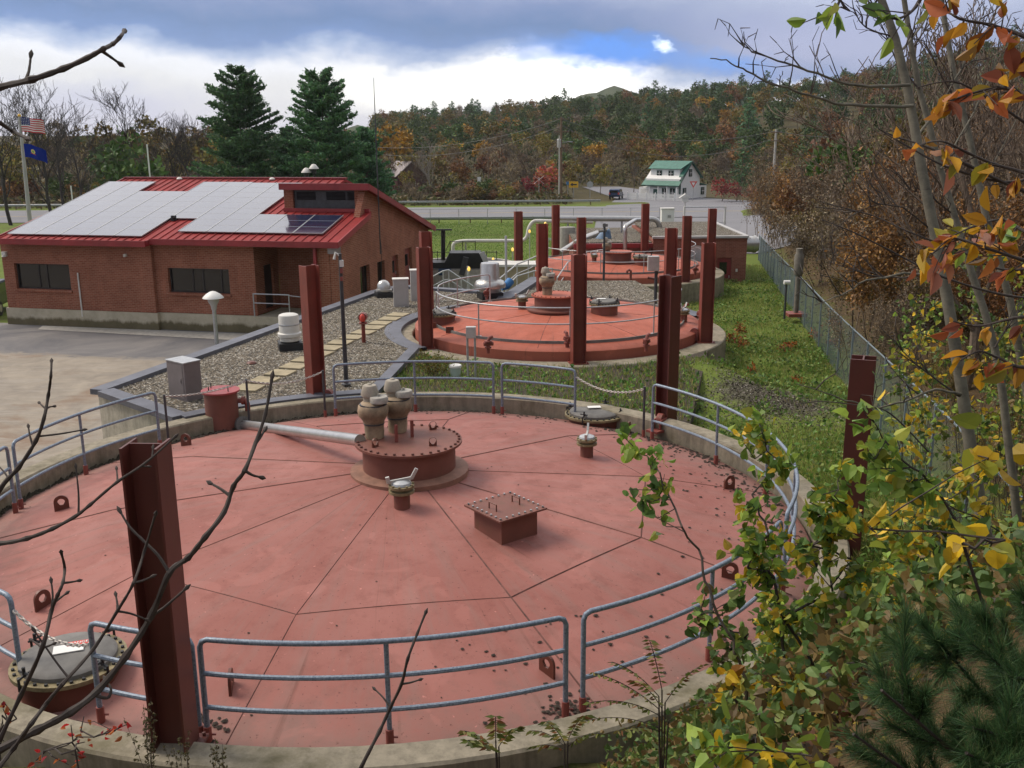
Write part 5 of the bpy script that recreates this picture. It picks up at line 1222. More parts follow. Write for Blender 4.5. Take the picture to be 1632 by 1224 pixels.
for x in (-.1, -2.2, -4.1, -6.0): d = MB(); d.box((x, -.85, 1.55), (.14, .14, 3.05)); d.build('porch_post', M['clap'], HO)
# picket fence
P0, P1 = on(1000, 318, -4.12), on(1090, 321, -4.12); e = empty('picket_fence', P0, 'low white picket fence in front of the white house', 'fence'); dv_ = P1-P0; L_ = dv_.length; du = dv_/L_
b = MB()
for k in range(int(L_/.16)): 
    c = du*(k*.16+.06); b.box(c+Vector((0, 0, .55)), (.09, .03, 1.05), rz=math.atan2(du.y, du.x))
b.bar(Vector((0, .03, .35)), dv_+Vector((0, .03, .35)), .04, .1); b.bar(Vector((0, .03, .8)), dv_+Vector((0, .03, .8)), .04, .1); b.build('pickets', M['white'], e)
for k in range(7): b = MB(); b.box(du*(L_*k/6)+Vector((0, 0, .62)), (.16, .16, 1.25)); b.build('fence_post', M['white'], e)
# ================================================================== guard rails, fences, signs, poles
def guardrail(name, x0, x1, y, z, label, sp=3.8, rise=0.0):
    e = empty(name, (x0, y, z), label, 'guard rail', 'steel guard rails along the road')
    prof = [(0, .42), (-.05, .47), (-.05, .53), (.02, .58), (-.05, .63), (-.05, .69), (0, .74)]; b = MB(); vs = []; n = 24
    for i in range(n+1): vs += [((x1-x0)*i/n, q[0]-.1, q[1]+rise*i/n) for q in prof]
    m_ = len(prof); b.add(vs, [(i*m_+j, i*m_+j+1, (i+1)*m_+j+1, (i+1)*m_+j) for i in range(n) for j in range(m_-1)]); r_ = b.build('rail_beam', M['galv'], e); sm = r_.modifiers.new('thick', 'SOLIDIFY'); sm.thickness = .012
    for k in range(int((x1-x0)/sp)+1):
        b = MB(); b.box((k*sp, .06, .35+rise*k*sp/(x1-x0)), (.14, .16, .8)); b.build('rail_post', M['wood'], e)
    return e
xa = at(500, 318, 152).x; xb = at(957, 318, 152).x; guardrail('guard_rail', xa, xb, 152, on(960, 327, -4.1).z, 'far guard rail along the other side of the road')
guardrail('guard_rail', at(600, 345, 122).x, at(1000, 345, 122).x, 122, -4.15, 'near guard rail between the lawn and the road')
guardrail('guard_rail', -90, at(170, 330, 152).x, 152, -4.15, 'guard rail seen at far left behind the flagpole')
# tall thin mesh fence along the road verge
def chainlink(name, pts, h, label, sp, wire, pitch, post=.03, rail=True, mat='galv'):
    e = empty(name, pts[0], label, 'fence'); o = Vector(pts[0]); P_ = [Vector(p_)-o for p_ in pts]
    seg = [(P_[i+1]-P_[i]).length for i in range(len(P_)-1)]; tot = sum(seg)
    def along(d):
        for i, s_ in enumerate(seg):
            if d <= s_+1e-6: return P_[i].lerp(P_[i+1], d/s_)
            d -= s_
        return P_[-1].copy()
    n = int(tot/sp)
    for k in range(n+1):
        q = along(min(tot, k*sp)); b = MB(); b.tube([q+Vector((0, 0, -.3)), q+Vector((0, 0, h+.03))], post, 7); b.build('fence_post', M[mat], e, True)
    if rail:
        b = MB(); b.tube([along(tot*k/(n*2))+Vector((0, 0, h)) for k in range(n*2+1)], post*.7, 7); b.build('top_rail', M[mat], e, True)
    if wire:
        V_ = []; F_ = []; m_ = int(tot/pitch); nz = 6
        for s_ in (1, -1):
            for k in range(m_+1):
                d0 = k*pitch; base = len(V_)
                prev = 0
                for j in range(nz+1):
                    d = d0+s_*(h*j/nz)
                    d = min(max(d, 0), tot); q = along(d); z_ = q.z+.04+(h-.04)*j/nz
                    V_ += [(q.x-wire, q.y, z_), (q.x+wire, q.y, z_), (q.x, q.y+wire*1.5, z_)]
                for j in range(nz):
                    a = base+3*j
                    for u_ in range(3): F_.append((a+u_, a+(u_+1) % 3, a+3+(u_+1) % 3, a+3+u_))
        npmesh('wire_mesh', np.array(V_), np.array(F_), M[mat], e)
    return e
M['fencewire'] = plain('galvanised fence wire', (.17, .215, .24), .5, .3, .1, 5)
fp = [(xf(y)+.0, y, zgs(xf(y), y)) for y in (12.2, 16, 20, 24, 28, 32, 36, 40, 45, 50, 56, 62, 70)]
chainlink('chain_link_fence', fp, 1.75, 'chain link fence running from the shrubs back along the grass to the far brick building', 2.45, .0016, .075, .028, True, 'fencewire')
vf = [(at(u, 345, 119).x, 119, -4.2) for u in (640, 760, 880, 1000, 1055)]
chainlink('wire_fence', vf, 1.9, 'thin wire fence on the verge between the lawn and the road', 3.4, 0, 1, .035, True, 'galv')
def sign(u, v0, v1, Y, label, build, cat='sign', name='road_sign', pr=.06, pm='galv'):
    q = at(u, v0, Y); h = at(u, v1, Y).z-q.z; e = empty(name, q, label, cat)
    b = MB(); b.tube([(0, 0, 0), (0, 0, h)], pr, 6); b.build('sign_post', M[pm], e); build(e, h); return e
def MB_box(e, c, d, m): b = MB(); b.box(c, d); b.build('sign_board', M[m], e)
def crossbuck(e, h):
    for s_ in (-1, 1): b = MB(); b.bar((-.8, -.08-.015*s_, h-.35-s_*.62), (.8, -.08-.015*s_, h-.35+s_*.62), .03, .3, up=(0, 1, 0)); b.build('crossing_arm', M['white'], e)
sign(859, 310, 283, 163, 'white railroad crossing sign of two crossed boards', crossbuck)
def arrow(e, h):
    b = MB(); b.box((.0, -.08, h-.3), (1.45, .04, .95)); bd = b.build('sign_board', M['yellow'], e); b = MB(); b.hprism([(-.55, 0), (-.15, .28), (-.15, .09), (.5, .09), (.5, -.09), (-.15, -.09), (-.15, -.28)], (0, -.13, h-.3), (1, 0, 0), (0, 0, 1), (0, 1, 0), .02); b.build('arrow', M['black'], bd)
sign(914, 316, 291, 160, 'yellow road sign with a black arrow pointing left', arrow)
sign(905, 312, 290, 161, 'small blue square sign left of the yellow arrow sign', lambda e, h: MB_box(e, (0, -.08, h-.2), (.5, .04, .5), 'blue'))
def disc(e, h):
    b = MB(); b.tube([(0, -.08, h-.3), (0, -.05, h-.3)], .5, 20); b.build('sign_disc', M['galv'], e)
sign(940, 315, 291, 162, 'round grey sign back beside the dark blue car', disc)
def yld(e, h):
    b = MB(); b.hprism([(-.6, .5), (.6, .5), (0, -.5)], (0, -.1, h-.5), (1, 0, 0), (0, 0, 1), (0, 1, 0), .03); bd = b.build('sign_board', M['redlabel'], e); b = MB(); b.hprism([(-.3, .33), (.3, .33), (0, -.2)], (0, -.12, h-.5), (1, 0, 0), (0, 0, 1), (0, 1, 0), .01); b.build('white_triangle', M['white'], bd)
sign(1104, 320, 289, 156, 'red and white yield sign in front of the white house', yld)
sign(764, 297, 283, 175, 'small white sign standing before the brown woods', lambda e, h: MB_box(e, (0, -.08, h-.3), (.6, .04, .8), 'white'))
q = at(1092, 322, 120); b = MB(); b.box((0, 0, .25), (.7, .5, .5)); b.hprism([(-.75, .5), (.75, .5), (0, 1.0)], (0, -.3, 0), (1, 0, 0), (0, 0, 1), (0, 1, 0), .6); b.tube([(0, 0, -2.0), (0, 0, .1)], .08, 8); thing_mesh('bird_house', b, M['offwhite'], (q.x, 120, q.z), 'small white gabled bird house on a post in front of the road', 'bird house')
# utility poles and wires
def upole(u, v0, v1, Y, label, mat='wood', arms=(0.0, .9), lean=0, w_=2.4, extra=None, r=.16):
    q = at(u, v0, Y); h = at(u, v1, Y).z-q.z; e = empty('utility_pole', q, label, 'utility pole', 'wooden utility poles'); b = MB(); b.tube([(0, 0, 0), (lean, 0, h)], [r, r*.65], 9); b.build('pole_shaft', M[mat], e, True)
    for a in arms:
        b = MB(); b.box((lean, -.15, h-.35-a), (w_, .1, .12)); ar = b.build('cross_arm', M['wood'], e)
        b = MB()
        for x in np.linspace(-w_*.46, w_*.46, 4): b.lathe([(.05, 0), (.07, .1), (.03, .18)], (x+lean, -.15, h-.29-a), 8)
        b.build('insulators', M['lidgrey'], ar)
    if extra: extra(e, h)
    return e
def tfm(e, h):
    b = MB(); b.lathe([(.3, h-4.6), (.32, h-4.5), (.32, h-3.4), (.2, h-3.3), (.001, h-3.25)], (-.35, -.3, 0), 16); b.build('transformer', M['alumdull'], e, True)
    b = MB(); b.tube([(0, 0, h-3.9), (1.4, -.3, h-3.7)], .04, 6); b.box((1.5, -.3, h-3.75), (.5, .2, .12)); b.build('street_light', M['galv'], e)
upole(894, 314, 186, 158, 'tall brown wooden utility pole with crossarms and a transformer beside the road', 'wood', (0, 1.9), extra=tfm, r=.22)
upole(891, 314, 216, 157, 'pale slim wooden pole standing right beside the tall brown utility pole', 'palewood', (), r=.13)
upole(1230, 332, 206, 150, 'pale utility pole with a short crossarm left of the rust brown bush', 'palewood', (.1, 1.3), w_=1.6, r=.24)
upole(563, 292, 229, 120, 'slim pale utility pole with two crossarms above the brick building roof', 'palewood', (0, .7), w_=2.2, r=.1)
upole(779, 305, 236, 185, 'thin dark utility pole in front of the brown woods', 'wood', (), r=.14)
def wire(a, b_, sag, label, n=24):
    a, b_ = Vector(a), Vector(b_); pts = [a.lerp(b_, k/n)-Vector((0, 0, 4*sag*(k/n)*(1-k/n))) for k in range(n+1)]; o = pts[n//2].copy(); m_ = MB(); m_.tube([p_-o for p_ in pts], .028, 4); tag(m_.build('power_line', M['wire'], None, False, o), label, 'power line', 'overhead power lines')
wire(at(895, 190, 158), at(1236, 209, 150), 2.2, 'upper power line between the tall brown pole and the pale pole')
wire(at(897, 201, 158), at(1229, 222, 150), 3.4, 'lower power line between the tall brown pole and the pale pole')
wire(at(893, 190, 158), at(563, 231, 190), 2.0, 'upper power line leading left from the tall brown pole')
wire(at(893, 202, 158), at(563, 240, 190), 2.4, 'lower power line leading left from the tall brown pole')
wire(at(1236, 209, 150), at(1500, 190, 140), 1.5, 'power line leading right from the pale pole')
# ================================================================== flagpole and flags
q = on(47, 352, -4.1); Yq = 78.0; q = at(47, 350, Yq); e = empty('flagpole', q, 'tall pale flagpole behind the brick building', 'flagpole'); tp_ = at(31, 186, Yq)-q
b = MB(); b.tube([(0, 0, -.5), tp_], [.17, .10], 12); b.build('pole_shaft', M['cabinetpale'], e, True); b = MB(); b.lathe([(.001, .22), (.1, .16), (.13, .08), (.1, 0), (.02, -.04)], tp_, 12); b.build('finial', M['yellow'], e, True)
def flag(u, v, w_, h_, mat, label, droop, Y=Yq, name='flag'):
    o = at(u, v, Y-.05); b = MB(); nx_, nz_ = 26, 16; vs = []
    for i in range(nx_+1):
        for j in range(nz_+1):
            a, c_ = i/nx_, j/nz_; vs.append((w_*a, .16*math.sin(a*7+c_*1.2)*a+.1*a, -h_*c_-droop*a*a+.05*math.sin(a*9)*a))
    b.add(vs, [(i*(nz_+1)+j, i*(nz_+1)+j+1, (i+1)*(nz_+1)+j+1, (i+1)*(nz_+1)+j) for i in range(nx_) for j in range(nz_)])
    o_ = thing_mesh(name, b, mat, o, label, 'flag', None, True); me = o_.data; uv = me.uv_layers.new(name='uv'); vi = np.zeros(len(me.loops), np.int32); me.loops.foreach_get('vertex_index', vi)
    U = np.stack([(vi//(nz_+1))/nx_, 1-(vi % (nz_+1))/nz_], 1); uv.data.foreach_set('uv', U.astype(np.float32).ravel()); return o_
t = NT('stars and stripes cloth'); s3 = t.sep(t.coord('UV')); st = t.math('MODULO', t.math('FLOOR', t.math('MULTIPLY', s3[1], 13.0)), 2.0)
stripe = t.mix(st, (.55, .03, .05), (.75, .72, .72)); can = t.math('MULTIPLY', t.math('LESS_THAN', s3[0], .42), t.math('GREATER_THAN', s3[1], 6/13))
sx_ = t.math('SUBTRACT', t.math('FRACT', t.math('MULTIPLY', s3[0], 11/.42*.5)), .5); sy_ = t.math('SUBTRACT', t.math('FRACT', t.math('MULTIPLY', s3[1], 9/(7/13)*.55)), .5)
star = t.math('LESS_THAN', t.math('ADD', t.math('POWER', sx_, 2.0), t.math('POWER', sy_, 2.0)), .05)
flagm = t.fin(t.mix(can, stripe, t.mix(star, (.02, .03, .16), (.7, .7, .7))), .8, spec=.1)
t = NT('blue state flag cloth'); s3 = t.sep(t.coord('UV'))
x = t.math('SUBTRACT', s3[0], .42); y = t.math('MULTIPLY', t.math('SUBTRACT', s3[1], .52), .7); r_ = t.math('SQRT', t.math('ADD', t.math('POWER', x, 2.0), t.math('POWER', y, 2.0)))
em = t.mix(t.math('LESS_THAN', r_, .11), (.006, .025, .26), (.62, .55, .16)); em = t.mix(t.math('LESS_THAN', t.math('ADD', t.math('ABSOLUTE', x), t.math('ABSOLUTE', t.math('ADD', y, .01))), .06), em, (.10, .30, .08)); em = t.mix(t.math('MULTIPLY', t.math('LESS_THAN', t.math('ABSOLUTE', t.math('ADD', y, .12)), .018), t.math('LESS_THAN', t.math('ABSOLUTE', x), .13)), em, (.5, .08, .05))
flag2 = t.fin(em, .8, spec=.1)
flag(32, 187, 1.65, 1.05, flagm, 'red white and blue striped flag at the top of the pole', .25)
flag(37.5, 229, 1.55, 1.0, flag2, 'dark blue flag with a yellow and green crest, lower on the pole', .55)
for (u, v0, v1, Y, lb) in ((241, 282, 230, 95, 'thin white pole rising behind the ridge of the red roof'), (117, 312, 296, 100, 'short white marker post behind the left end of the red roof')):
    pole(u, v0+20, v1, Y, lb, None, .07, 'white', 'pole', 'white_pole')
# two park lanterns behind the roof
for (u, v, lb) in ((488, 272, 'left one of two lantern heads showing above the red roof ridge'), (500, 266, 'right one of two lantern heads showing above the red roof ridge')):
    q = at(u, v, 75); e = empty('lantern', (q.x, 75, q.z-3.5), lb, 'lantern', 'lanterns behind the roof'); b = MB(); b.tube([(0, 0, 0), (0, 0, 3.0)], .05, 8); b.build('lantern_post', M['black'], e); b = MB(); b.lathe([(.16, 3.0), (.2, 3.35), (.12, 3.36)], n=10); b.build('lantern_body', M['black'], e); b = MB(); b.lathe([(.38, 3.36), (.36, 3.42), (.15, 3.68), (.001, 3.72)], n=14); b.build('lantern_cap', M['offwhite'], e, True)
# ================================================================== vegetation
def unit(v): return v/np.maximum(np.linalg.norm(v, axis=-1, keepdims=True), 1e-9)
def seg_mesh(segs, sides=4):
    S = np.array([[*a, *b, r0, r1] for a, b, r0, r1 in segs]); P0, P1, r0, r1 = S[:, :3], S[:, 3:6], S[:, 6], S[:, 7]
    d = unit(P1-P0); ref = np.where(np.abs(d[:, 2:3]) < .9, [[0, 0, 1.0]], [[1.0, 0, 0]]); x = unit(np.cross(ref, d)); y = np.cross(d, x)
    an = np.arange(sides)*2*PI/sides; c, s_ = np.cos(an), np.sin(an)
    off = x[:, None, :]*c[None, :, None]+y[:, None, :]*s_[None, :, None]
    V = np.concatenate([P0[:, None]+off*r0[:, None, None], P1[:, None]+off*r1[:, None, None]], 1).reshape(-1, 3)
    n = len(S); j = np.arange(sides); j2 = (j+1) % sides
    Fq = np.stack([j, j2, sides+j2, sides+j], 1)[None]+(np.arange(n)*2*sides)[:, None, None]
    return V, Fq.reshape(-1, 4)
def cards(P, size, rng, aspect=.6, updir=None, upw=0.0, axis=None, axw=0.0):
    n = len(P); u = unit(rng.normal(size=(n, 3)))
    if axis is not None: u = unit(u*(1-axw)+axis*axw)
    nrm = rng.normal(size=(n, 3))
    if updir is not None: nrm = unit(nrm)*(1-upw)+np.array(updir)*upw
    v = unit(np.cross(nrm, u)); sz = np.asarray(size).reshape(-1, 1)*rng.uniform(.65, 1.35, (n, 1))
    V = np.stack([P-u*sz*.5, P+v*sz*aspect*.5-u*sz*.05, P+u*sz*.5, P-v*sz*aspect*.5-u*sz*.05], 1).reshape(-1, 3)
    return V, (np.arange(n)[:, None]*4+np.arange(4)[None])
def leaves(P, size, rng, axis=None, axw=.3, heart=True):
    """folded six sided leaves with a point"""
    n = len(P); u = unit(rng.normal(size=(n, 3)))
    if axis is not None: u = unit(u*(1-axw)+axis*axw)
    nrm = unit(rng.normal(size=(n, 3))); v = unit(np.cross(nrm, u)); w_ = np.cross(u, v)
    sz = np.asarray(size).reshape(-1, 1)*rng.uniform(.7, 1.3, (n, 1)); f = .18
    if heart: pr = [(0, 0, 0), (-.04, .26, f*.7), (.18, .44, f), (.5, .36, f*.9), (.78, .17, f*.5), (1.0, 0, -.08), (.78, -.17, f*.5), (.5, -.36, f*.9), (.18, -.44, f), (-.04, -.26, f*.7)]
    else: pr = [(0, 0, 0), (.1, .12, f*.5), (.32, .25, f), (.55, .25, f), (.8, .13, f*.4), (1.0, 0, -.05), (.8, -.13, f*.4), (.55, -.25, f), (.32, -.25, f), (.1, -.12, f*.5)]
    V = np.stack([P+u*sz*a+v*sz*b_+w_*sz*(c+.02) for a, b_, c in pr]+[P+u*sz*.45], 1)
    k = len(pr); tri = np.array([(i, (i+1) % k, k) for i in range(k)])
    return V.reshape(-1, 3), (np.arange(n)[:, None, None]*(k+1)+tri[None]).reshape(-1, 3)
def join(*ms):
    V = []; Fs = {}; mi = {}; base = 0
    for V_, F_, m in ms:
        k = F_.shape[1]; Fs.setdefault(k, []).append(F_+base); mi.setdefault(k, []).append(np.full(len(F_), m)); V.append(V_); base += len(V_)
    ks = sorted(Fs); return np.concatenate(V), [np.concatenate(Fs[k]) for k in ks], np.concatenate([np.concatenate(mi[k]) for k in ks])
def bare(rng, h, r0, lv=4, nb=(7, 5, 4, 3), ang=.75, upw=.25, len0=.5, start=.25, wob=.16):
    """branching skeleton; returns segments and twig ends"""
    segs = []; tips = []
    def br(p, d, L, r, lev):
        n = 6 if lev == 0 else (4 if lev < 3 else 3); pts = [p]; q = p.copy(); dd = d.copy()
        for i in range(n):
            dd = unit(dd+rng.normal(size=3)*wob*(.5 if lev == 0 else 1)+np.array([0, 0, upw*.25 if lev else .05])); q = q+dd*L/n; pts.append(q)
        rr = [r*(1-.72*i/n) for i in range(n+1)]
        for i in range(n): segs.append((pts[i], pts[i+1], rr[i], rr[i+1]))
        if lev >= lv: tips.append((pts[-1], dd)); tips.append((pts[-2], dd)); return
        for k in range(nb[lev]):
            t_ = start+(1-start)*((k+rng.random()*.8)/nb[lev]) if lev == 0 else .25+.75*(k+rng.random())/nb[lev]
            i = min(n-1, int(t_*n)); f_ = t_*n-i; pp = pts[i]*(1-f_)+pts[i+1]*f_
            ax = unit(pts[i+1]-pts[i]); pe = unit(np.cross(ax, rng.normal(size=3))); a = ang*rng.uniform(.6, 1.25)
            nd = unit(ax*math.cos(a)+pe*math.sin(a)+np.array([0, 0, upw])); Lk = L*len0*(1.15-.55*t_ if lev == 0 else 1)*rng.uniform(.7, 1.2)
            br(pp, nd, Lk, max(r*(1-.6*t_)*.52, .0035), lev+1)
    br(np.zeros(3), np.array([rng.normal()*.04, rng.normal()*.04, 1.0]), h*.8, r0, 0)
    return segs, tips
def crown(rng, rx, rz, n, lumps=12, fill=.5):
    """points spread through an uneven crown built of overlapping clumps"""
    c = unit(rng.normal(size=(lumps, 3))); c = c*np.array([rx, rx, rz])*rng.uniform(.35, .72, (lumps, 1)); rr = rng.uniform(.30, .52, lumps)*rx
    k = rng.integers(0, lumps, n); d = unit(rng.normal(size=(n, 3))); d[:, 2] = np.where(d[:, 2] < -.3, -d[:, 2]*.6, d[:, 2]); rad_ = rng.uniform(fill, 1.05, (n, 1))
    return c[k]+d*rad_*rr[k][:, None]*np.array([1, 1, rz/rx*.85+.15])
# leaf colours (real leaf colours, varied per leaf and per tree)
LM = {
 'green': leaf_mat('dark green foliage', [(0.045, 0.085, 0.018), (0.065, 0.11, 0.022), (0.09, 0.125, 0.028), (0.055, 0.095, 0.028)], .15, .6, True),
 'olive': leaf_mat('olive autumn foliage', [(0.16, 0.135, 0.025), (0.2, 0.15, 0.03), (0.13, 0.125, 0.028), (0.23, 0.14, 0.03)], .15, .6, True),
 'rust': leaf_mat('rust brown foliage', [(0.25, 0.11, 0.036), (0.19, 0.09, 0.034), (0.28, 0.14, 0.04), (0.16, 0.085, 0.042)], .15, .6, True),
 'brown': leaf_mat('grey brown twig foliage', [(0.17, 0.13, 0.09), (0.21, 0.165, 0.11), (0.14, 0.11, 0.08), (0.23, 0.165, 0.09)], .1, .8, True),
 'gold': leaf_mat('golden foliage', [(0.348, 0.189, 0.017), (0.290, 0.145, 0.017), (0.406, 0.232, 0.026), (0.217, 0.123, 0.022)], .2, .6, True),
 'red': leaf_mat('crimson foliage', [(0.290, 0.036, 0.032), (0.377, 0.065, 0.051), (0.203, 0.029, 0.029), (0.319, 0.102, 0.072)], .2, .6, True),
 'pine': leaf_mat('pine needles', [(0.06, 0.145, 0.065), (0.085, 0.18, 0.075), (0.11, 0.21, 0.075), (0.065, 0.13, 0.06)], .3, .55, True),
}
M['bark'] = plain('grey brown bark', (.105, .082, .064), .9, 0, .3, 4)
M['stembrown'] = plain('brown shrub stem', (.13, .095, .068), .85, 0, .3, 6)
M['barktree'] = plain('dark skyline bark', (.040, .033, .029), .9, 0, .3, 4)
M['barkdark'] = plain('dark twig bark', (.045, .034, .028), .8, 0, .35, 20)
M['barkpale'] = plain('pale branch bark', (.24, .22, .18), .85, 0, .25, 8)
def tree_mesh(name, kind, seed, h=12.0):
    rng = np.random.default_rng(seed)
    if kind == 'conifer':
        segs = [(np.zeros(3), np.array([0, 0, h]), h*.016, .02)]; P = []; A = []
        z = h*.12; 
        while z < h*.99:
            f_ = 1-z/h; L = h*.34*f_**.62*rng.uniform(.75, 1.15)+.15; m_ = 6
            for k in range(m_):
                a = rng.random()*6.28; d = np.array([math.cos(a), math.sin(a), -.18+.3*(1-f_)]); n = max(3, int(L*5)); t_ = rng.uniform(.15, 1, n)[:, None]
                P.append(np.array([0, 0, z])+d*t_*L+rng.normal(size=(n, 3))*.16); A.append(np.repeat(d[None], n, 0))
            z += h*.045
        P = np.concatenate(P); A = np.concatenate(A); V1, F1 = cards(P, .75*h/12, rng, .42, (0, 0, 1), .55, A, .55)
        V0, F0 = seg_mesh(segs, 5); V_, F_, m_ = join((V0, F0, 0), (V1, F1, 1)); return V_, F_, m_, ['bark', 'pine']
    if kind == 'bare':
        segs, tips = bare(rng, h, h*.014, 4, (8, 5, 4, 3), .7, .3, .5); V0, F0 = seg_mesh(segs, 3)
        return V0, [F0], np.zeros(len(F0), int), ['bark', 'bark']
    segs, tips = bare(rng, h*.85, h*.013, 2, (7, 4), .7, .3, .5, .3); V0, F0 = seg_mesh(segs, 4)
    n = {'brown': 620, 'rust': 640, 'olive': 680, 'green': 760, 'gold': 640, 'red': 500}[kind]
    P = crown(rng, h*.33, h*.40, n, 14)+np.array([0, 0, h*.60]); lo = rng.random(n//6); 
    asp = .16 if kind == 'brown' else .62
    V1, F1 = cards(P, (1.15 if kind == 'brown' else .72)*h/12, rng, asp, axis=np.array([[0, 0, 1.0]]), axw=.45 if kind == 'brown' else .0)
    V_, F_, m_ = join((V0, F0, 0), (V1, F1, 1)); return V_, F_, m_, ['bark', kind]
CACHE = {}
def tree_proto(kind, v):
    if (kind, v) not in CACHE: CACHE[(kind, v)] = tree_mesh(kind, kind, hash_(kind)*17+v)
    return CACHE[(kind, v)]
def hash_(s_): return sum(ord(c) for c in s_)
PM = {}
def tree_obj(name, kind, v, loc, s_, rz, label, cat, group):
    key = (kind, v)
    if key not in PM:
        V_, F_, m_, mats = tree_proto(kind, v); o = npmesh(name, V_, F_, [M['bark'], LM.get(kind, M['bark'])] if kind != 'conifer' else [M['bark'], LM['pine']], None, m_); PM[key] = o.data
    else: o = bpy.data.objects.new(name, PM[key]); col.objects.link(o)
    o.location = loc; o.scale = (s_*rnd.uniform(.9, 1.15), s_*rnd.uniform(.9, 1.15), s_); o.rotation_euler = (0, 0, rz); return tag(o, label, cat, group)
rnd = random.Random(11); rng = np.random.default_rng(11)
KL = {'green': ('leafy_tree', 'dark green leafy tree on the wooded hill behind the road'), 'olive': ('leafy_tree', 'olive yellow autumn tree on the wooded hill behind the road'),
      'rust': ('leafy_tree', 'rust brown autumn tree on the wooded hill behind the road'), 'brown': ('bare_tree', 'grey brown leafless tree on the wooded hill behind the road'),
      'gold': ('leafy_tree', 'golden orange autumn tree standing out on the wooded hill'), 'conifer': ('pine_tree', 'dark pointed evergreen tree on the wooded hill behind the road')}
# hill forest: positions by angle and distance, nearest ones are things of their own, the rest one mass
cand = []
for k in range(5200):
    y = 178+(760-178)*rnd.random()**1.35; a = rnd.uniform(-24, 34) if y > 240 else rnd.uniform(-13, 27); x = y*math.tan(math.radians(a))
    if a < -7.5 and y > 300: continue
    if 12 < x < 46 and y < 207: continue
    cand.append((x, y))
picked = []; grid = {}
for x, y in sorted(cand, key=lambda q: q[1]):
    md_ = 4.6+y*.0095; c_ = (int(x/8), int(y/8)); ok = True
    for i in (-1, 0, 1):
        for j in (-1, 0, 1):
            for (qx, qy) in grid.get((c_[0]+i, c_[1]+j), ()):
                if (qx-x)**2+(qy-y)**2 < md_*md_: ok = False
    if ok: grid.setdefault(c_, []).append((x, y)); picked.append((x, y))
def hillkind(x, y):
    n_ = float(vn(x, y, 45, 9)); r_ = rnd.random(); t_ = (y-180)/400
    if y < 235: return 'brown' if r_ < .34 else ('olive' if r_ < .64 else ('rust' if r_ < .82 else ('green' if r_ < .95 else 'gold')))
    p_con = .03+.07*max(0, min(1, t_*1.2))+(.25 if n_ > .75 else 0)
    if r_ < p_con: return 'conifer'
    r_ = rnd.random()
    return 'green' if r_ < .58 else ('olive' if r_ < .80 else ('rust' if r_ < .87 else ('brown' if r_ < .95 else 'gold')))
CNT = {}
stuffs = {}
for i, (x, y) in enumerate(picked):
    k = hillkind(x, y); v = rnd.randrange(3); s_ = rnd.uniform(.72, 1.12)*(.62+.38*min(1, (y-170)/110)); 
    if k == 'conifer': s_ *= 1.18
    if k == 'gold' and 240 < y: s_ *= 1.0
    z = zgs(x, y)-.3; nm, lb = KL[k]
    if i < 290: tree_obj(nm, k, v, (x, y, z), s_, rnd.random()*6.28, lb, 'tree', 'trees of the wooded hill')
    else: stuffs.setdefault(k, []).append((v, x, y, z, s_, rnd.random()*6.28))
# the far wood as one object
mats_ = [M['bark']]; V_all = []; F_all = {}; m_all = {}; base = 0
for k, lst in stuffs.items():
    mats_.append(LM['pine'] if k == 'conifer' else LM.get(k, M['bark'])); mi_ = len(mats_)-1
    for (v, x, y, z, s_, a) in lst:
        V_, F_, m_, _ = tree_proto(k, v); ca, sa = math.cos(a)*s_, math.sin(a)*s_
        W_ = np.stack([V_[:, 0]*ca-V_[:, 1]*sa+x, V_[:, 0]*sa+V_[:, 1]*ca+y, V_[:, 2]*s_+z], 1).astype(np.float32); V_all.append(W_); o_ = 0
        for q in F_:
            kk = q.shape[1]; F_all.setdefault(kk, []).append((q+base).astype(np.int32)); m_all.setdefault(kk, []).append(np.where(m_[o_:o_+len(q)] > 0, mi_, 0)); o_ += len(q)
        base += len(V_)
ks = sorted(F_all)
fo = npmesh('hill_forest', np.concatenate(V_all), [np.concatenate(F_all[k]) for k in ks], mats_, None, np.concatenate([np.concatenate(m_all[k]) for k in ks]))
tag(fo, 'dense autumn wood covering the far slopes up to the skyline', 'forest', None, 'stuff')
# distant blue mountain
b = MB(); n = 60; mc = at(965, 150, 1500)
vs = []
for i in range(n+1):
    for j in range(5):
        a = (i/n-.5)*2; r_ = j/4; hgt = 112*math.exp(-(a*4.2)**2)+50*math.exp(-((a-.45)*2.6)**2)+62+6*math.sin(a*31)+4*math.sin(a*57)
        vs.append((mc.x+a*375, 1500-(1-r_)*290, -8+hgt*.42*r_**.8))
b.add(vs, [(i*5+j, (i+1)*5+j, (i+1)*5+j+1, i*5+j+1) for i in range(n) for j in range(4)])
t = NT('far wooded mountain'); a = t.noise(t.pos(), .07, 6, .8); mt_ = t.fin(t.mix(t.ramp(a, [(.35, 0), (.65, 1)]), (.045, .065, .035), (.09, .10, .05)), 1.0, spec=0)
tag(b.build('mountain', mt_, None, True), kind='structure')
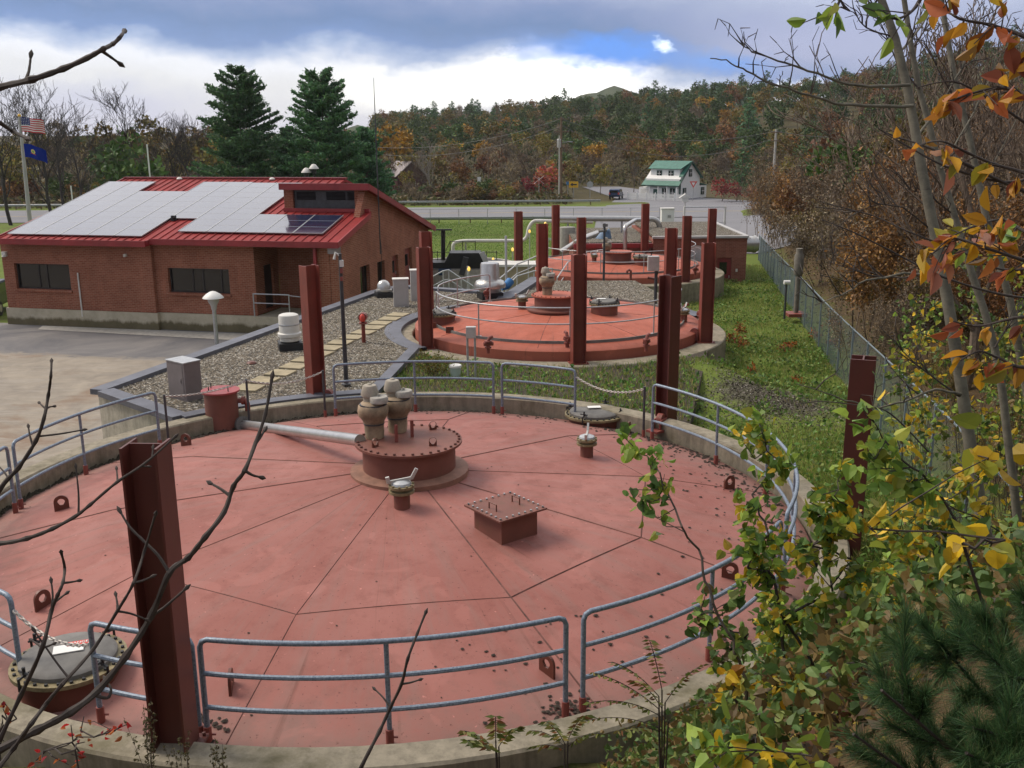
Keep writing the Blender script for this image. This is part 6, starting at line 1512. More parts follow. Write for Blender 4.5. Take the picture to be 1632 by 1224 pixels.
# named trees in front of the hill
def at_g(u, Y): q = at(u, 300, Y); return Vector((q.x, Y, zgs(q.x, Y)-.2))
for (u, Y, vt, k, v, lb) in ((875, 176, 252, 'gold', 0, 'bright yellow tree beside the tall brown utility pole'), (957, 178, 254, 'olive', 1, 'yellow green tree right of the yellow arrow sign'), (1120, 380, 146, 'gold', 2, 'large golden orange tree high on the hill above the white house'), (628, 210, 182, 'gold', 1, 'yellow tree at the left end of the wooded hill'), (1182, 190, 222, 'conifer', 0, 'small dark green spruce behind the white house')):
    q = at_g(u, Y); h = at(u, vt, Y).z-q.z; tree_obj('spruce_tree' if k == 'conifer' else 'leafy_tree', k, v, q, h/12.2, rnd.random()*6, lb, 'tree', None)
for (u, Y, vt, lb) in ((1148, 158, 292, 'wide crimson shrub beside the white house'), (1170, 157, 296, 'crimson shrub in the middle of the red row right of the white house'), (1197, 156, 301, 'small crimson shrub nearest the pale utility pole'), (838, 168, 290, 'dull red shrub left of the railroad crossing sign'), (868, 172, 274, 'dull red bushy tree behind the railroad crossing sign')):
    q = at_g(u, Y); h = at(u, vt, Y).z-q.z; o = tree_obj('red_shrub', 'red', 0, q-Vector((0, 0, h*.35)), h/6.6, rnd.random()*6, lb, 'shrub', 'red shrubs near the road'); o.scale.x *= 1.3
# brush along the far side of the road
for k in range(84):
    u = rnd.uniform(600, 1010) if k < 44 else rnd.uniform(-120, 620); u = u-160 if 835 < u < 960 else u; Y = rnd.uniform(157, 172); kd = rnd.choice(['brown', 'brown', 'olive', 'rust', 'green'])
    q = at_g(u, Y); s_ = rnd.uniform(.22, .42) if k < 44 else rnd.uniform(.3, .62)
    if 14 < q.x < 40: continue
    tree_obj('brush', kd, rnd.randrange(3), q-Vector((0, 0, 1.6*s_*3)), s_*1.25, rnd.random()*6.28, {'brown': 'twiggy grey brown bush in the brush across the road', 'olive': 'olive leaved bush in the brush across the road', 'rust': 'rust leaved bush in the brush across the road', 'green': 'dark green bush in the brush across the road'}[kd], 'bush', 'brush across the road')
# ------------------------------------------------ trees on the left skyline
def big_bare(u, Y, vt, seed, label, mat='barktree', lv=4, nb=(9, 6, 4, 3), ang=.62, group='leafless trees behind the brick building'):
    g = zgs(at(u, 300, Y).x, Y)-.2; q = Vector((at(u, 300, Y).x, Y, g)); h = (at(u, vt, Y).z-g); key = ('bb', seed)
    e = empty('bare_tree', q, label, 'tree', group, rnd.random()*6)
    if key not in PM:
        r_ = np.random.default_rng(seed); segs, tips = bare(r_, 16, .2, lv, nb, ang, .35, .55, .22, .17); lim = .06
        a = [s_ for s_ in segs if s_[2] > lim]; c_ = [s_ for s_ in segs if s_[2] <= lim]
        zt_ = max(s_[1][2] for s_ in segs); PM[key] = (npmesh('trunk', *seg_mesh(a, 7), M[mat], e).data, npmesh('crown', *seg_mesh([(p0, p1, max(r0_, .020), max(r1_, .015)) for p0, p1, r0_, r1_ in c_], 3), M[mat], e).data, zt_)
    else:
        for nm, me in zip(('trunk', 'crown'), PM[key][:2]): o = bpy.data.objects.new(nm, me); col.objects.link(o); o.parent = e
    s_ = h/PM[key][2]; e.scale = (s_*1.3, s_*1.3, s_); return e
pos_words = ['tallest leafless tree left of the pines, spreading above the red roof', 'leafless tree whose fine crown rises above the flags', 'leafless tree crown cut off by the left edge of the picture', 'slim leafless tree between the flagpole and the tall spreading tree', 'leafless tree just left of the first pine', 'thin leafless tree behind the ridge, left of the first pine', 'low leafless tree right of the flags', 'leafless tree low behind the white pole']
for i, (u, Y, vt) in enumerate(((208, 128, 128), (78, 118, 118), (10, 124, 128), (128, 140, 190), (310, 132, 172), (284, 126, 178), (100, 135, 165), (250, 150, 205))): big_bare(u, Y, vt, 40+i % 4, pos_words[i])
for k in range(26):
    u = -160+k*21.5+rnd.uniform(-8, 8); Y = rnd.uniform(156, 235); v = rnd.randrange(3); kd = rnd.choice(['brown', 'brown', 'olive', 'brown', 'brown', 'olive']); q = at_g(u, Y); h = at(u, rnd.uniform(180, 232), Y).z-q.z
    tree_obj('bare_tree' if kd == 'brown' else 'leafy_tree', kd, v, q, max(.5, h/11.6), rnd.random()*6, {'brown': 'grey brown twiggy tree in the tree belt behind the brick building', 'olive': 'olive leaved tree in the tree belt behind the brick building', 'rust': 'rust leaved tree in the tree belt behind the brick building'}[kd], 'tree', 'tree belt behind the brick building')
for (u, Y, vt, lb) in ((214, 118, 205, 'dense dark green cedar at the foot of the tall leafless tree'), (180, 150, 222, 'small dark green evergreen left of the dense cedar')):
    q = at_g(u, Y); h = at(u, vt, Y).z-q.z; tree_obj('cedar_tree', 'green', 1, q-Vector((0, 0, h*.12)), h/10.5, 1, lb, 'tree', None)
big_bare(688, 178, 222, 44, 'pale grey leafless birch in front of the brown woods', 'barkpale', 4, (9, 5, 4, 3), .5, 'leafless trees at the road')
for (u, Y, vt, lb) in ((660, 180, 235, 'grey leafless tree left of the pale birch'), (745, 182, 250, 'leafless tree right of the pale birch'), (1160, 186, 235, 'leafless tree right behind the white house'), (1010, 184, 250, 'leafless tree left of the white house')): big_bare(u, Y, vt, 45, lb, 'bark', 4, (9, 5, 4, 3), .55, 'leafless trees at the road')
rngu = np.random.default_rng(77); n = 42000; yy = 154+150*rngu.random(n)**1.4; xx = yy*np.tan(np.radians(rngu.uniform(-30, 27, n))); k_ = ~((xx > 9.5) & (xx < 46) & (yy < 206)); xx, yy = xx[k_], yy[k_]
zz = zg(xx, yy)+rngu.random(len(xx))**1.5*np.clip(1.6+vn(xx, yy, 7, 6)*2.2, .3, 5)
tag(npmesh('woodland_brush', *cards(np.stack([xx, yy, zz], 1), .85, rngu, .45), leaf_mat('woodland brush', [(.10, .085, .045), (.13, .10, .05), (.085, .095, .035), (.16, .11, .045), (.075, .065, .045), (.12, .13, .04)], .15, .7)), 'tangled brown and olive brush along the foot of the wooded hill', 'brush', None, 'stuff')
# small dark red house in the trees
q = at_g(655, 195); e = empty('brown_house', q, 'small dark red brown house half hidden among the trees left of the birch', 'house', None, .5)
b = MB(); b.hprism([(0, 0), (6, 0), (6, 3.2), (3, 5.6), (0, 3.2)], (-4, -3, 0), (1, 0, 0), (0, 0, 1), (0, 1, 0), 7); b.build('wall', plain('dark red boards', (.09, .035, .03), .8, 0, .2, 2), e)
b = MB(); slab(b, (-4.4, -3.3, 3.0), (-1, -3.3, 5.75), (-1, 4.3, 5.75), (-4.4, 4.3, 3.0)); slab(b, (-1, -3.3, 5.75), (2.4, -3.3, 3.0), (2.4, 4.3, 3.0), (-1, 4.3, 5.75)); b.build('roof', M['cabinet'], e)
b = MB(); b.box((-1, -3.03, 1.6), (1.4, .08, 1.3)); b.build('window', M['offwhite'], e)
# ------------------------------------------------ the two white pines
def white_pine(u, Y, vt, seed, label, wid):
    r_ = np.random.default_rng(seed); q = at_g(u, Y); h = at(u, vt, Y).z-q.z; e = empty('pine_tree', q, label, 'tree', 'tall white pines')
    segs = [(np.array([0, 0, h*i/8]), np.array([r_.normal()*.02, 0, h*(i+1)/8]), .26*(1-i/8.6), .26*(1-(i+1)/8.6)) for i in range(8)]; P = []; A = []; bsegs = []
    z = h*.16
    while z < h*.985:
        f_ = z/h; L0 = wid*np.interp(f_, [0, .2, .34, .5, .68, .85, 1], [.9, 1.05, 1.0, .88, .74, .52, .16])
        for k in range(8 if f_ < .9 else 5):
            if r_.random() < .14: continue
            a = r_.random()*6.28; L = L0*r_.uniform(.6, 1.15); d = np.array([math.cos(a), math.sin(a), .10+.35*f_]); pts = [np.array([0, 0, z])+d*L*t_+np.array([0, 0, .10*L*(t_**2)]) for t_ in np.linspace(0, 1, 5)]
            for i in range(4): bsegs.append((pts[i], pts[i+1], .05*(1-i/4.5), .05*(1-(i+1)/4.5)))
            m_ = int(34+64*L); t_ = r_.uniform(.22, 1.03, m_); c_ = np.stack([np.interp(t_, np.linspace(0, 1, 5), [p_[j] for p_ in pts]) for j in range(3)], 1)
            side = np.array([-d[1], d[0], 0]); spread = (.10+.26*L*t_*(1.15-t_*.75))[:, None]
            sd_ = r_.normal(size=(m_, 1)); P.append(c_+side*sd_*spread+np.array([0, 0, 1])*(np.abs(r_.normal(size=(m_, 1)))*.13+.02)); A.append(unit(d+side*sd_*.8+np.array([0, 0, .35])))
        z += h*.036*r_.uniform(.75, 1.3)
    P = np.concatenate(P); A = np.concatenate(A); V1, F1 = cards(P, .46, r_, .36, (0, 0, 1), .35, A, .5)
    npmesh('trunk', *seg_mesh(segs, 8), M['bark'], e); npmesh('branches', *seg_mesh(bsegs, 4), M['bark'], e); npmesh('needles', V1, F1, LM['pine'], e); return e
white_pine(390, 110, 106, 5, 'tall dark green pine behind the ridge of the red roof, left one of two', 4.9)
white_pine(520, 108, 113, 8, 'tall dark green pine behind the clerestory, right one of two', 4.9)
white_pine(462, 122, 208, 9, 'shorter dark pine filling the gap between the two tall pines', 3.0); white_pine(585, 118, 205, 12, 'short dark pine right of the two tall pines', 3.0)
# ------------------------------------------------ thicket right of the fence
def thicket(name, n, seed, h, kind):
    r_ = np.random.default_rng(seed); segs = []; tips = []
    for k in range(n):
        s_, t_ = bare(r_, h*r_.uniform(.6, 1.0), h*.0045+.006, 3, (7, 4, 3), .55, .35, .5, .2, .2); o = np.array([r_.normal()*h*.14, r_.normal()*h*.14, 0]); lean = r_.normal(size=2)*.22
        f_ = lambda p_: p_+o+np.array([lean[0]*p_[2], lean[1]*p_[2], 0]); segs += [(f_(a), f_(b_), max(r0_, .006), max(r1_, .005)) for a, b_, r0_, r1_ in s_]; tips += [(f_(p_), d) for p_, d in t_]
    T_ = np.array([p_ for p_, d in tips]); return segs, T_, r_
def shrub_obj(key, loc, sc_, label, group, name='thicket_shrub', **kw):
    e = empty(name, loc, label, 'shrub', group, rnd.random()*6.28)
    if key not in PM:
        n, seed, h, kind, dens, lsz = kw['spec']; segs, T_, r_ = thicket(name, n, seed, h, kind)
        w_ = npmesh('stems', *seg_mesh(segs, 3), M['stembrown'], e); dens = dens*3; P = np.repeat(T_, dens, 0)+r_.normal(size=(len(T_)*dens, 3))*.12*h/3; l_ = npmesh('foliage', *cards(P, lsz, r_, .55), LM[kind], e); PM[key] = (w_.data, l_.data)
    else:
        for nm, me in zip(('stems', 'foliage'), PM[key]): o = bpy.data.objects.new(nm, me); col.objects.link(o); o.parent = e
    e.scale = (sc_, sc_, sc_); return e
SPEC = {'rust': (7, 3, 5.0, 'rust', 3, .13), 'brown': (8, 4, 4.5, 'brown', 1, .12), 'olive': (6, 5, 3.2, 'olive', 2, .09), 'rust2': (6, 6, 4.2, 'rust', 1, .10), 'brown2': (9, 7, 5.5, 'brown', 1, .10)}
SL_ = {'rust': 'rust leaved thicket shrub on the slope right of the chain link fence', 'rust2': 'sparse rust leaved shrub on the slope right of the chain link fence', 'brown': 'bare brown thicket shrub on the slope right of the chain link fence', 'brown2': 'tall bare twiggy shrub on the slope right of the chain link fence', 'olive': 'low olive leaved shrub on the slope right of the chain link fence'}
def scatter_shrub(y, off, kd, s_): 
    x = xf(y)+off; shrub_obj(kd, (x, y, zgs(x, y)-.05), s_, SL_[kd], 'thicket right of the fence', spec=SPEC[kd])
for k in range(150):
    y = 13+95*rnd.random()**1.4; off = .9+(3+y*.30)*rnd.random()**1.1
    kd = rnd.choice(['brown', 'brown2', 'brown', 'rust', 'rust2', 'olive', 'brown2', 'rust']); s_ = rnd.uniform(.55, .95)*(.75 if y < 30 else 1.0)*(1+.006*y)
    if y < 26 and off < 3: kd = 'olive'; s_ *= .6
    scatter_shrub(y, off, kd, s_)
for (u, Y, vt) in ((1330, 78, 188), (1300, 74, 215), (1375, 72, 200), (1290, 70, 250)):
    q = at_g(u, Y); h = at(u, vt, Y).z-q.z; tree_obj('rust_tree', 'rust', 1, q-Vector((0, 0, h*.15)), h/10.4, rnd.random()*6, 'broad rust brown tree rising over the thicket right of the pale utility pole', 'tree', 'rust brown trees over the thicket')
for k in range(26):
    Y = rnd.uniform(58, 150); u = rnd.uniform(1320, 1760); q = at_g(u, Y); kd = rnd.choice(['brown', 'rust', 'brown', 'olive', 'green']); vt = np.interp(u, [1320, 1450, 1632, 1760], [190, 130, 70, 40])+rnd.uniform(0, 90); h = max(3.5, at(u, vt, Y).z-q.z)
    tree_obj('hillside_tree', kd, rnd.randrange(3), q, min(h/11.5, 1.3), rnd.random()*6, {'brown': 'grey brown tree on the hillside at far right', 'rust': 'rust coloured tree on the hillside at far right', 'olive': 'olive coloured tree on the hillside at far right', 'green': 'dark green tree on the hillside at far right'}[kd], 'tree', 'trees on the right hillside')
for i, (u, Y, vt) in enumerate(((1570, 24, -40), (1500, 34, 10), (1640, 30, -20))):
    big_bare(u, Y, vt, 60+i % 2, ['slender leafless tree rising behind the thin aspen trunk', 'leafless tree with a fine twig crown right of the aspen top', 'leafless tree at the right edge behind the orange leaves'][i], 'stembrown', 4, (10, 5, 4, 3), .55, 'leafless trees on the right slope')
# ================================================================== grass and ground cover
rng = np.random.default_rng(21); rnd = random.Random(21)
M['grass'] = leaf_mat('grass blades', [(0.152, 0.261, 0.044), (0.199, 0.296, 0.05), (0.107, 0.189, 0.036), (0.288, 0.288, 0.081), (0.376, 0.306, 0.117)], .25, .6)
def blades(P, hmin, hmax, wd, r_):
    n = len(P); a = r_.random(n)*6.28; h = r_.uniform(hmin, hmax, n); s_ = np.stack([np.cos(a), np.sin(a), np.zeros(n)], 1)*wd; lean = np.stack([np.cos(a+1.3), np.sin(a+1.3), np.zeros(n)], 1)*(h*r_.uniform(.1, .8, n))[:, None]
    V = np.stack([P-s_, P+s_, P+lean*.45+s_*.6+np.array([0, 0, 1])*(h*.6)[:, None], P+lean+np.array([0, 0, 1])*h[:, None]], 1).reshape(-1, 3)
    i = np.arange(n)[:, None]*4; return V, np.concatenate([i+np.array([[0, 1, 2]]), i+np.array([[0, 2, 3]])])
def strip_pts(n, y0, y1, pw, r_):
    y = y0+(y1-y0)*r_.random(n)**pw; xl = np.where(y < 24, np.sqrt(np.maximum(7.62**2-(y-C1[1])**2, 0))+C1[0], np.where(np.abs(y-C2[1]) < 5.6, C2[0]+np.sqrt(np.maximum(5.56**2-(y-C2[1])**2, 0)), np.where(np.abs(y-C3[1]) < 5.6, C3[0]+np.sqrt(np.maximum(5.56**2-(y-C3[1])**2, 0)), 6.6)))
    x = xl+(xf(y)+.3-xl)*r_.random(n); return x, y
x, y = strip_pts(150000, 9.5, 66, 1.9, rng)
keep = (vn(x, y, 1.3, 4)+rng.normal(size=len(x))*.5 > -.35) & ~((((x-6.6)/2.3)**2+((y-24.2)/2.2)**2 < 1) & (rng.random(len(x)) < .9)); x, y = x[keep], y[keep]
z = zg(x, y); hs_ = 1+.5*np.clip(vn(x, y, 1.7, 8), -1, 1.2)
V_, F_ = blades(np.stack([x, y, z-.01], 1), .07, .17, .006, rng); V_[2::4, 2] += 0
sc_h = np.repeat(hs_, 4); zb = np.repeat(z, 4); V_[:, 2] = zb+(V_[:, 2]-zb)*sc_h
w_b = np.repeat(np.clip(y/14, 1, 3.2), 4)
g1 = npmesh('grass', V_, F_, M['grass']); tag(g1, 'rough green grass on the strip between the tanks and the chain link fence', 'grass', None, 'stuff')
cx_, cy_ = strip_pts(420, 13, 62, 1.5, rng); k_ = rng.integers(0, 420, 15000); x = cx_[k_]+rng.normal(size=15000)*.22; y = cy_[k_]+rng.normal(size=15000)*.22; k_ = (np.hypot(x-C1[0], y-C1[1]) > 7.7) & (np.hypot(x-C2[0], y-C2[1]) > 5.7); x, y = x[k_], y[k_]
M['stripweed'] = leaf_mat('broad weeds in the grass', [(0.097, 0.194, 0.036), (0.138, 0.244, 0.049), (0.194, 0.244, 0.056), (0.082, 0.145, 0.036), (0.15, 0.2, 0.05)], .25, .6)
tag(npmesh('weed_clumps', *cards(np.stack([x, y, zg(x, y)+rng.random(len(x))**1.6*.26], 1), .11, rng, .55), M['stripweed']), 'clumps of broad leaved weeds dotted through the grass strip by the fence', 'weeds', None, 'stuff')
# lawn behind
x = rng.uniform(-12, 12, 50000); y = 62+62*rng.random(50000); k_ = (x < np.interp(y, [62, 104, 124], [5, 7.5, 9])); x, y = x[k_], y[k_]
V_, F_ = blades(np.stack([x, y, zg(x, y)-.02], 1), .06, .12, .03, rng); tag(npmesh('lawn_grass', V_, F_, leaf_mat('mown grass', [(0.1, 0.21, 0.025), (0.13, 0.25, 0.03), (0.09, 0.18, 0.025)], .25, .6)), 'mown bright green lawn between the tanks and the road', 'grass', None, 'stuff')
n = 5200; x = 6.5+rng.normal(size=n)*1.0; y = 24.4+rng.normal(size=n)*1.5; k_ = (np.hypot(x-C1[0], y-C1[1]) > 7.7) & (np.hypot(x-C2[0], y-C2[1]) > 5.7); x, y = x[k_], y[k_]
tag(npmesh('loose_stones', *cards(np.stack([x, y, zg(x, y)+.012], 1), .05, rng, .8, (0, 0, 1), .8), leaf_mat('loose soil and stones', [(.05, .04, .03), (.08, .065, .05), (.16, .14, .12), (.035, .028, .02), (.24, .22, .19), (.06, .05, .035)], 0, .9)), 'loose dark soil and grey stones in the bare patch of the grass strip', 'stones', None, 'stuff')
# planted bed between nearest and middle tank
M['weed'] = leaf_mat('weed leaves', [(0.119, 0.231, 0.042), (0.154, 0.28, 0.053), (0.084, 0.182, 0.042), (0.224, 0.266, 0.063)], .25, .55)
M['goldweed'] = leaf_mat('yellowing weed', [(.15, .12, .018), (.20, .15, .02), (.10, .10, .02)], .2, .6)
bedz = -.12
bp = [on(600, 628, bedz), on(668, 572, bedz), on(760, 592, bedz), on(900, 606, bedz), on(1000, 600, bedz), on(1050, 615, bedz), on(1036, 640, bedz), on(900, 600, bedz), on(760, 607, bedz)]
bed_poly = [tuple(pol(C1, 7.57, a2+(math.radians(38)-a2)*k/12)) for k in range(13)]+[tuple(pol(C2, 5.52, math.radians(-38)+(s2-math.radians(-38))*k/12)) for k in range(13)]
b = MB(); b.prism(bed_poly, -.7, bedz); o = b.build('soil_bed', plain('dark garden soil', (.045, .034, .022), .95, 0, .4, 8, .3)); tag(o, kind='structure')
def in_bed(n, r_):
    out = []
    while len(out) < n:
        x_, y_ = r_.uniform(-4.5, 5), r_.uniform(21.5, 29)
        if inpoly(x_, y_, bed_poly): out.append((x_, y_, bedz))
    return np.array(out)
P = in_bed(1500, rnd); m_ = vn(P[:, 0], P[:, 1], .9, 3)+.25 > rng.normal(size=len(P))*.35; P = P[m_]; P[:, 2] += rng.random(len(P))**1.5*.15*np.clip(1+vn(P[:, 0], P[:, 1], .7, 5), .3, 1.8)
tag(npmesh('ground_cover', *leaves(P, .10, rng), M['weed']), 'leafy green weeds filling the bed in front of the middle tank', 'weeds', None, 'stuff')
P = in_bed(6000, rnd); tag(npmesh('grass', *blades(P, .08, .20, .008, rng), M['grass']), 'long grass growing in the bed between the two nearer tanks', 'grass', None, 'stuff')
q = on(690, 602, bedz); e = empty('goldenrod', q, 'bushy yellow green weed at the left end of the planted bed', 'weed'); sg = []; P = []
for k in range(26):
    d = unit(np.array([rng.normal()*.45, rng.normal()*.4, 1.0])); L = rng.uniform(.4, .75); o_ = np.array([rng.normal()*.16, rng.normal()*.12, 0]); sg.append((o_, o_+d*L, .006, .003)); P.append(o_+d*L*rng.uniform(.3, 1.05, (34, 1))+rng.normal(size=(34, 3))*.05)
npmesh('stems', *seg_mesh(sg, 3), M['barkdark'], e); npmesh('foliage', *cards(np.concatenate(P), .075, rng, .35), M['goldweed'], e)
# red and orange seedlings in the grass strip, gas vent stack by the fence
M['orangeleaf'] = leaf_mat('orange red seedling leaves', [(.32, .10, .02), (.26, .06, .02), (.18, .10, .03), (.36, .16, .03)], .3, .5)
for i, (u, v, s_) in enumerate(((1165, 545, .9), (1178, 530, .7), (1185, 556, .8), (1245, 562, .7), (1262, 556, .6), (1300, 540, .9), (1320, 552, .8), (1198, 600, .4), (1270, 615, .4), (1330, 520, .7))):
    for _ in range(2): q0 = on(u, v, -1.0); q = on(u, v, zgs(q0.x, q0.y))
    e = empty('seedling', (q.x, q.y, zgs(q.x, q.y)), 'small orange leaved seedling standing in the grass strip by the middle tank', 'seedling', 'orange seedlings in the grass'); sg = []; P = []
    for k in range(7):
        d = unit(np.array([rng.normal()*.6, rng.normal()*.6, 1])); L = rng.uniform(.25, .6)*s_; sg.append((np.zeros(3), d*L, .006, .003)); P.append(d*L*rng.uniform(.35, 1.1, (9, 1))+rng.normal(size=(9, 3))*.06)
    npmesh('stems', *seg_mesh(sg, 3), M['barkdark'], e); npmesh('leaves', *leaves(np.concatenate(P), .11, rng, None, .3, False), M['orangeleaf'], e)
M['stack'] = plain('weathered grey stack', (.16, .145, .12), .8, 0, .35, 5)
for i, (u, vb, vt, Y, r_, lb) in enumerate(((1268, 503, 398, 33.0, .10, 'weathered grey vent stack on a small square base in the grass by the fence'), (1250, 508, 450, 32.0, .04, 'thin pipe stub with a white cap, left of the grey vent stack'))):
    q = on(u, vb, zgs(at(u, vb, Y).x, Y)); h = at(u, vt, q.y).z-q.z; e = empty('vent_stack' if i == 0 else 'vent_pipe', q, lb, 'vent')
    b = MB(); b.tube([(0, 0, 0), (0, 0, h)], r_, 14); b.build('stack_pipe', M['stack'] if i == 0 else M['darkmetal'], e, True)
    b = MB()
    if i == 0: b.lathe([(.16, h*.62), (.19, h*.65), (.19, h*.92), (.14, h*.95), (.14, h*1.02), (.001, h*1.02)], n=16); b.build('stack_head', M['stack'], e, True); b = MB(); b.box((0, 0, .06), (.75, .75, .14)); b.build('base_slab', M['fitting'], e, bevel=.01)
    else: b.tube([(-.1, 0, h), (.14, 0, h)], .085, 10); b.build('pipe_cap', M['white'], e, True)
# leaf litter and cones on the nearest cover
V_ = []; F_ = []; pr_ = random.Random(8)
def bit(x_, y_, s_):
    z_ = D1(x_, y_); b0_ = len(V_)
    for k in range(6): a = k*PI/3+pr_.random()*.5; V_.append((x_+s_*math.cos(a)*pr_.uniform(.6, 1), y_+s_*math.sin(a)*pr_.uniform(.6, 1), z_+.004+pr_.random()*s_*.3))
    V_.append((x_, y_, z_+s_*.55)); F_.extend([(b0_+k, b0_+(k+1) % 6, b0_+6) for k in range(6)])
for k in range(430):
    a = math.radians(pr_.gauss(32, 24)); r_ = 6.97-abs(pr_.gauss(0, .22))**1.0-(.9*pr_.random()**4); bit(C1[0]+r_*math.cos(a), C1[1]+r_*math.sin(a), pr_.uniform(.02, .055))
for k in range(190):
    a = math.radians(pr_.uniform(75, 150)); r_ = 6.98-abs(pr_.gauss(0, .07)); bit(C1[0]+r_*math.cos(a), C1[1]+r_*math.sin(a), pr_.uniform(.03, .09))
for k in range(130):
    a = math.radians(pr_.uniform(-75, 30)); r_ = 6.9*math.sqrt(pr_.uniform(.55, 1)); bit(C1[0]+r_*math.cos(a), C1[1]+r_*math.sin(a), pr_.uniform(.015, .045))
for k in range(110):
    a = math.radians(pr_.uniform(0, 360)); r_ = 6.9*math.sqrt(pr_.random()); bit(C1[0]+r_*math.cos(a), C1[1]+r_*math.sin(a), pr_.uniform(.010, .024))
for (u, v) in ((1262, 878), (1285, 872), (908, 1140), (925, 1135), (1145, 730), (1085, 690), (320, 1160)):
    q = ondome(u, v, D1)
    for k in range(45): 
        x_, y_ = q.x+pr_.gauss(0, .16), q.y+pr_.gauss(0, .12); 
        if math.hypot(x_-C1[0], y_-C1[1]) < 7.05: bit(x_, y_, pr_.uniform(.02, .055))
tag(npmesh('leaf_litter', np.array(V_), np.array(F_), M['debris']), 'dark dead leaves and cones scattered on the nearest tank cover', 'leaf litter', None, 'stuff')
# moss and dirt gathered at the foot of the ring wall
V_, F_ = [], []
for k in range(700):
    a = math.radians(pr_.uniform(95, 190)); r_ = 7.04+pr_.gauss(0, .05); x_, y_ = C1[0]+r_*math.cos(a), C1[1]+r_*math.sin(a); s_ = pr_.uniform(.04, .11); z_ = ZE1-.02; b0_ = len(V_)
    for i in range(6): q_ = i*PI/3+pr_.random()*.5; V_.append((x_+s_*math.cos(q_), y_+s_*math.sin(q_), z_-.02))
    V_.append((x_, y_, z_+s_*pr_.uniform(.5, 1.0))); F_.extend([(b0_+i, b0_+(i+1) % 6, b0_+6) for i in range(6)])
tag(npmesh('wall_moss', np.array(V_), np.array(F_), plain('dark mossy dirt', (.035, .028, .016), .95, 0, .5, 9)), 'dark mossy dirt gathered along the inside of the ring wall', 'dirt', None, 'stuff')
# ================================================================== foreground plants
def px_branch(name, pts, Y, r0, r1, label, mat, sides=(), group=None, cat='branch', buds=True, parent=None, Y1=None, sway=.05):
    """branch traced through pixels at depths Y..Y1, with its side twigs"""
    n = len(pts); r_ = np.random.default_rng(int(abs(pts[0][0]*7+pts[-1][1]*3)) % 9999); Y1 = Y if Y1 is None else Y1
    W_ = [at(u, v, Y+(Y1-Y)*i/max(1, n-1)+r_.normal()*sway) for i, (u, v) in enumerate(pts)]
    # smooth
    def cr(P_, m_=5):
        out = []
        for i in range(len(P_)-1):
            a, b_, c_, d_ = P_[max(i-1, 0)], P_[i], P_[i+1], P_[min(i+2, len(P_)-1)]
            for k in range(m_):
                t_ = k/m_; out.append(.5*((2*b_)+(c_-a)*t_+(2*a-5*b_+4*c_-d_)*t_*t_+(3*b_-a-3*c_+d_)*t_**3))
        out.append(P_[-1]); return out
    L = cr(W_); o = L[len(L)//2].copy() if parent is None else Vector((0, 0, 0))
    e = parent or empty(name, o, label, cat, group); off = o if parent is None else Vector(parent.location)
    b = MB(); k_ = len(L); jit = [1+.10*math.sin(i*2.1)+(.28 if i % 5 == 0 else 0) for i in range(k_)]
    b.tube([p_-off for p_ in L], [(r0+(r1-r0)*i/(k_-1))*jit[i] for i in range(k_)], 7)
    if buds: d = (L[-1]-L[-2]).normalized(); b.tube([L[-1]-off, L[-1]-off+d*r1*3, L[-1]-off+d*r1*7], [r1*1.1, r1*1.9, r1*.2], 6)
    b.build('main_stem', M[mat], e, True)
    for sp in sides:
        Ys = Y+(Y1-Y)*.5; S = cr([at(u, v, Ys+.02*i) for i, (u, v) in enumerate(sp)], 4)
        j = min(range(k_), key=lambda i: (L[i]-S[0]).length+abs(prj(L[i])[0]-sp[0][0])*.01); dlt = L[j]-S[0]; S = [p_+dlt for p_ in S]
        b = MB(); m_ = len(S); ra = r1*1.05; b.tube([p_-off for p_ in S], [ra*(1.15-.45*i/(m_-1))*(1+.1*math.sin(3*i)) for i in range(m_)], 6)
        if buds: d = (S[-1]-S[-2]).normalized(); b.tube([S[-1]-off, S[-1]-off+d*ra*3, S[-1]-off+d*ra*6], [ra*.9, ra*1.6, ra*.2], 6)
        b.build('side_twig', M[mat], e, True)
    return e
TG = 'bare twigs in the left foreground'
px_branch('bare_branch', [(-60, 1225), (0, 1194), (60, 1163), (112, 1135), (157, 1099), (200, 1046), (240, 983), (270, 913), (300, 889), (327, 856), (357, 816), (372, 775), (390, 750), (407, 707), (423, 660), (433, 605)], 2.6, .0125, .0045, 'thick bare branch arching up from the lower left across the nearest column', 'barkdark', [[(270, 913), (252, 885), (230, 863), (207, 840), (193, 818)], [(367, 783), (352, 772), (338, 764)], [(390, 757), (402, 764), (413, 767)], [(407, 712), (416, 700), (421, 692)], [(240, 983), (262, 968), (294, 940)], [(150, 1103), (172, 1108), (178, 1095), (172, 1083)]], TG, Y1=2.9)
px_branch('bare_branch', [(-40, 1270), (0, 1221), (22, 1192), (50, 1153), (75, 1120), (100, 1090), (150, 1033), (187, 974), (213, 929), (230, 879), (247, 822)], 2.5, .0075, .0034, 'thin bare branch running up beside the thick one to the nearest column', 'barkdark', [[(213, 936), (226, 933), (240, 927)], [(188, 973), (210, 977), (233, 986)], [(187, 974), (187, 962), (185, 950)], [(113, 1128), (95, 1105), (62, 1058)]], TG, Y1=2.75)
px_branch('bare_branch', [(-50, 1300), (0, 1179), (33, 1109), (67, 1033), (82, 973), (92, 948), (100, 929), (103, 905), (98, 882)], 2.7, .0075, .0034, 'short bare twig standing in front of the nearest manhole', 'barkdark', [[(82, 973), (84, 950), (82, 930)], [(100, 931), (111, 930), (122, 928)], [(88, 965), (97, 958), (105, 952)], [(67, 1010), (60, 1004), (52, 999)], [(67, 1033), (76, 1030), (83, 1027)]], TG)
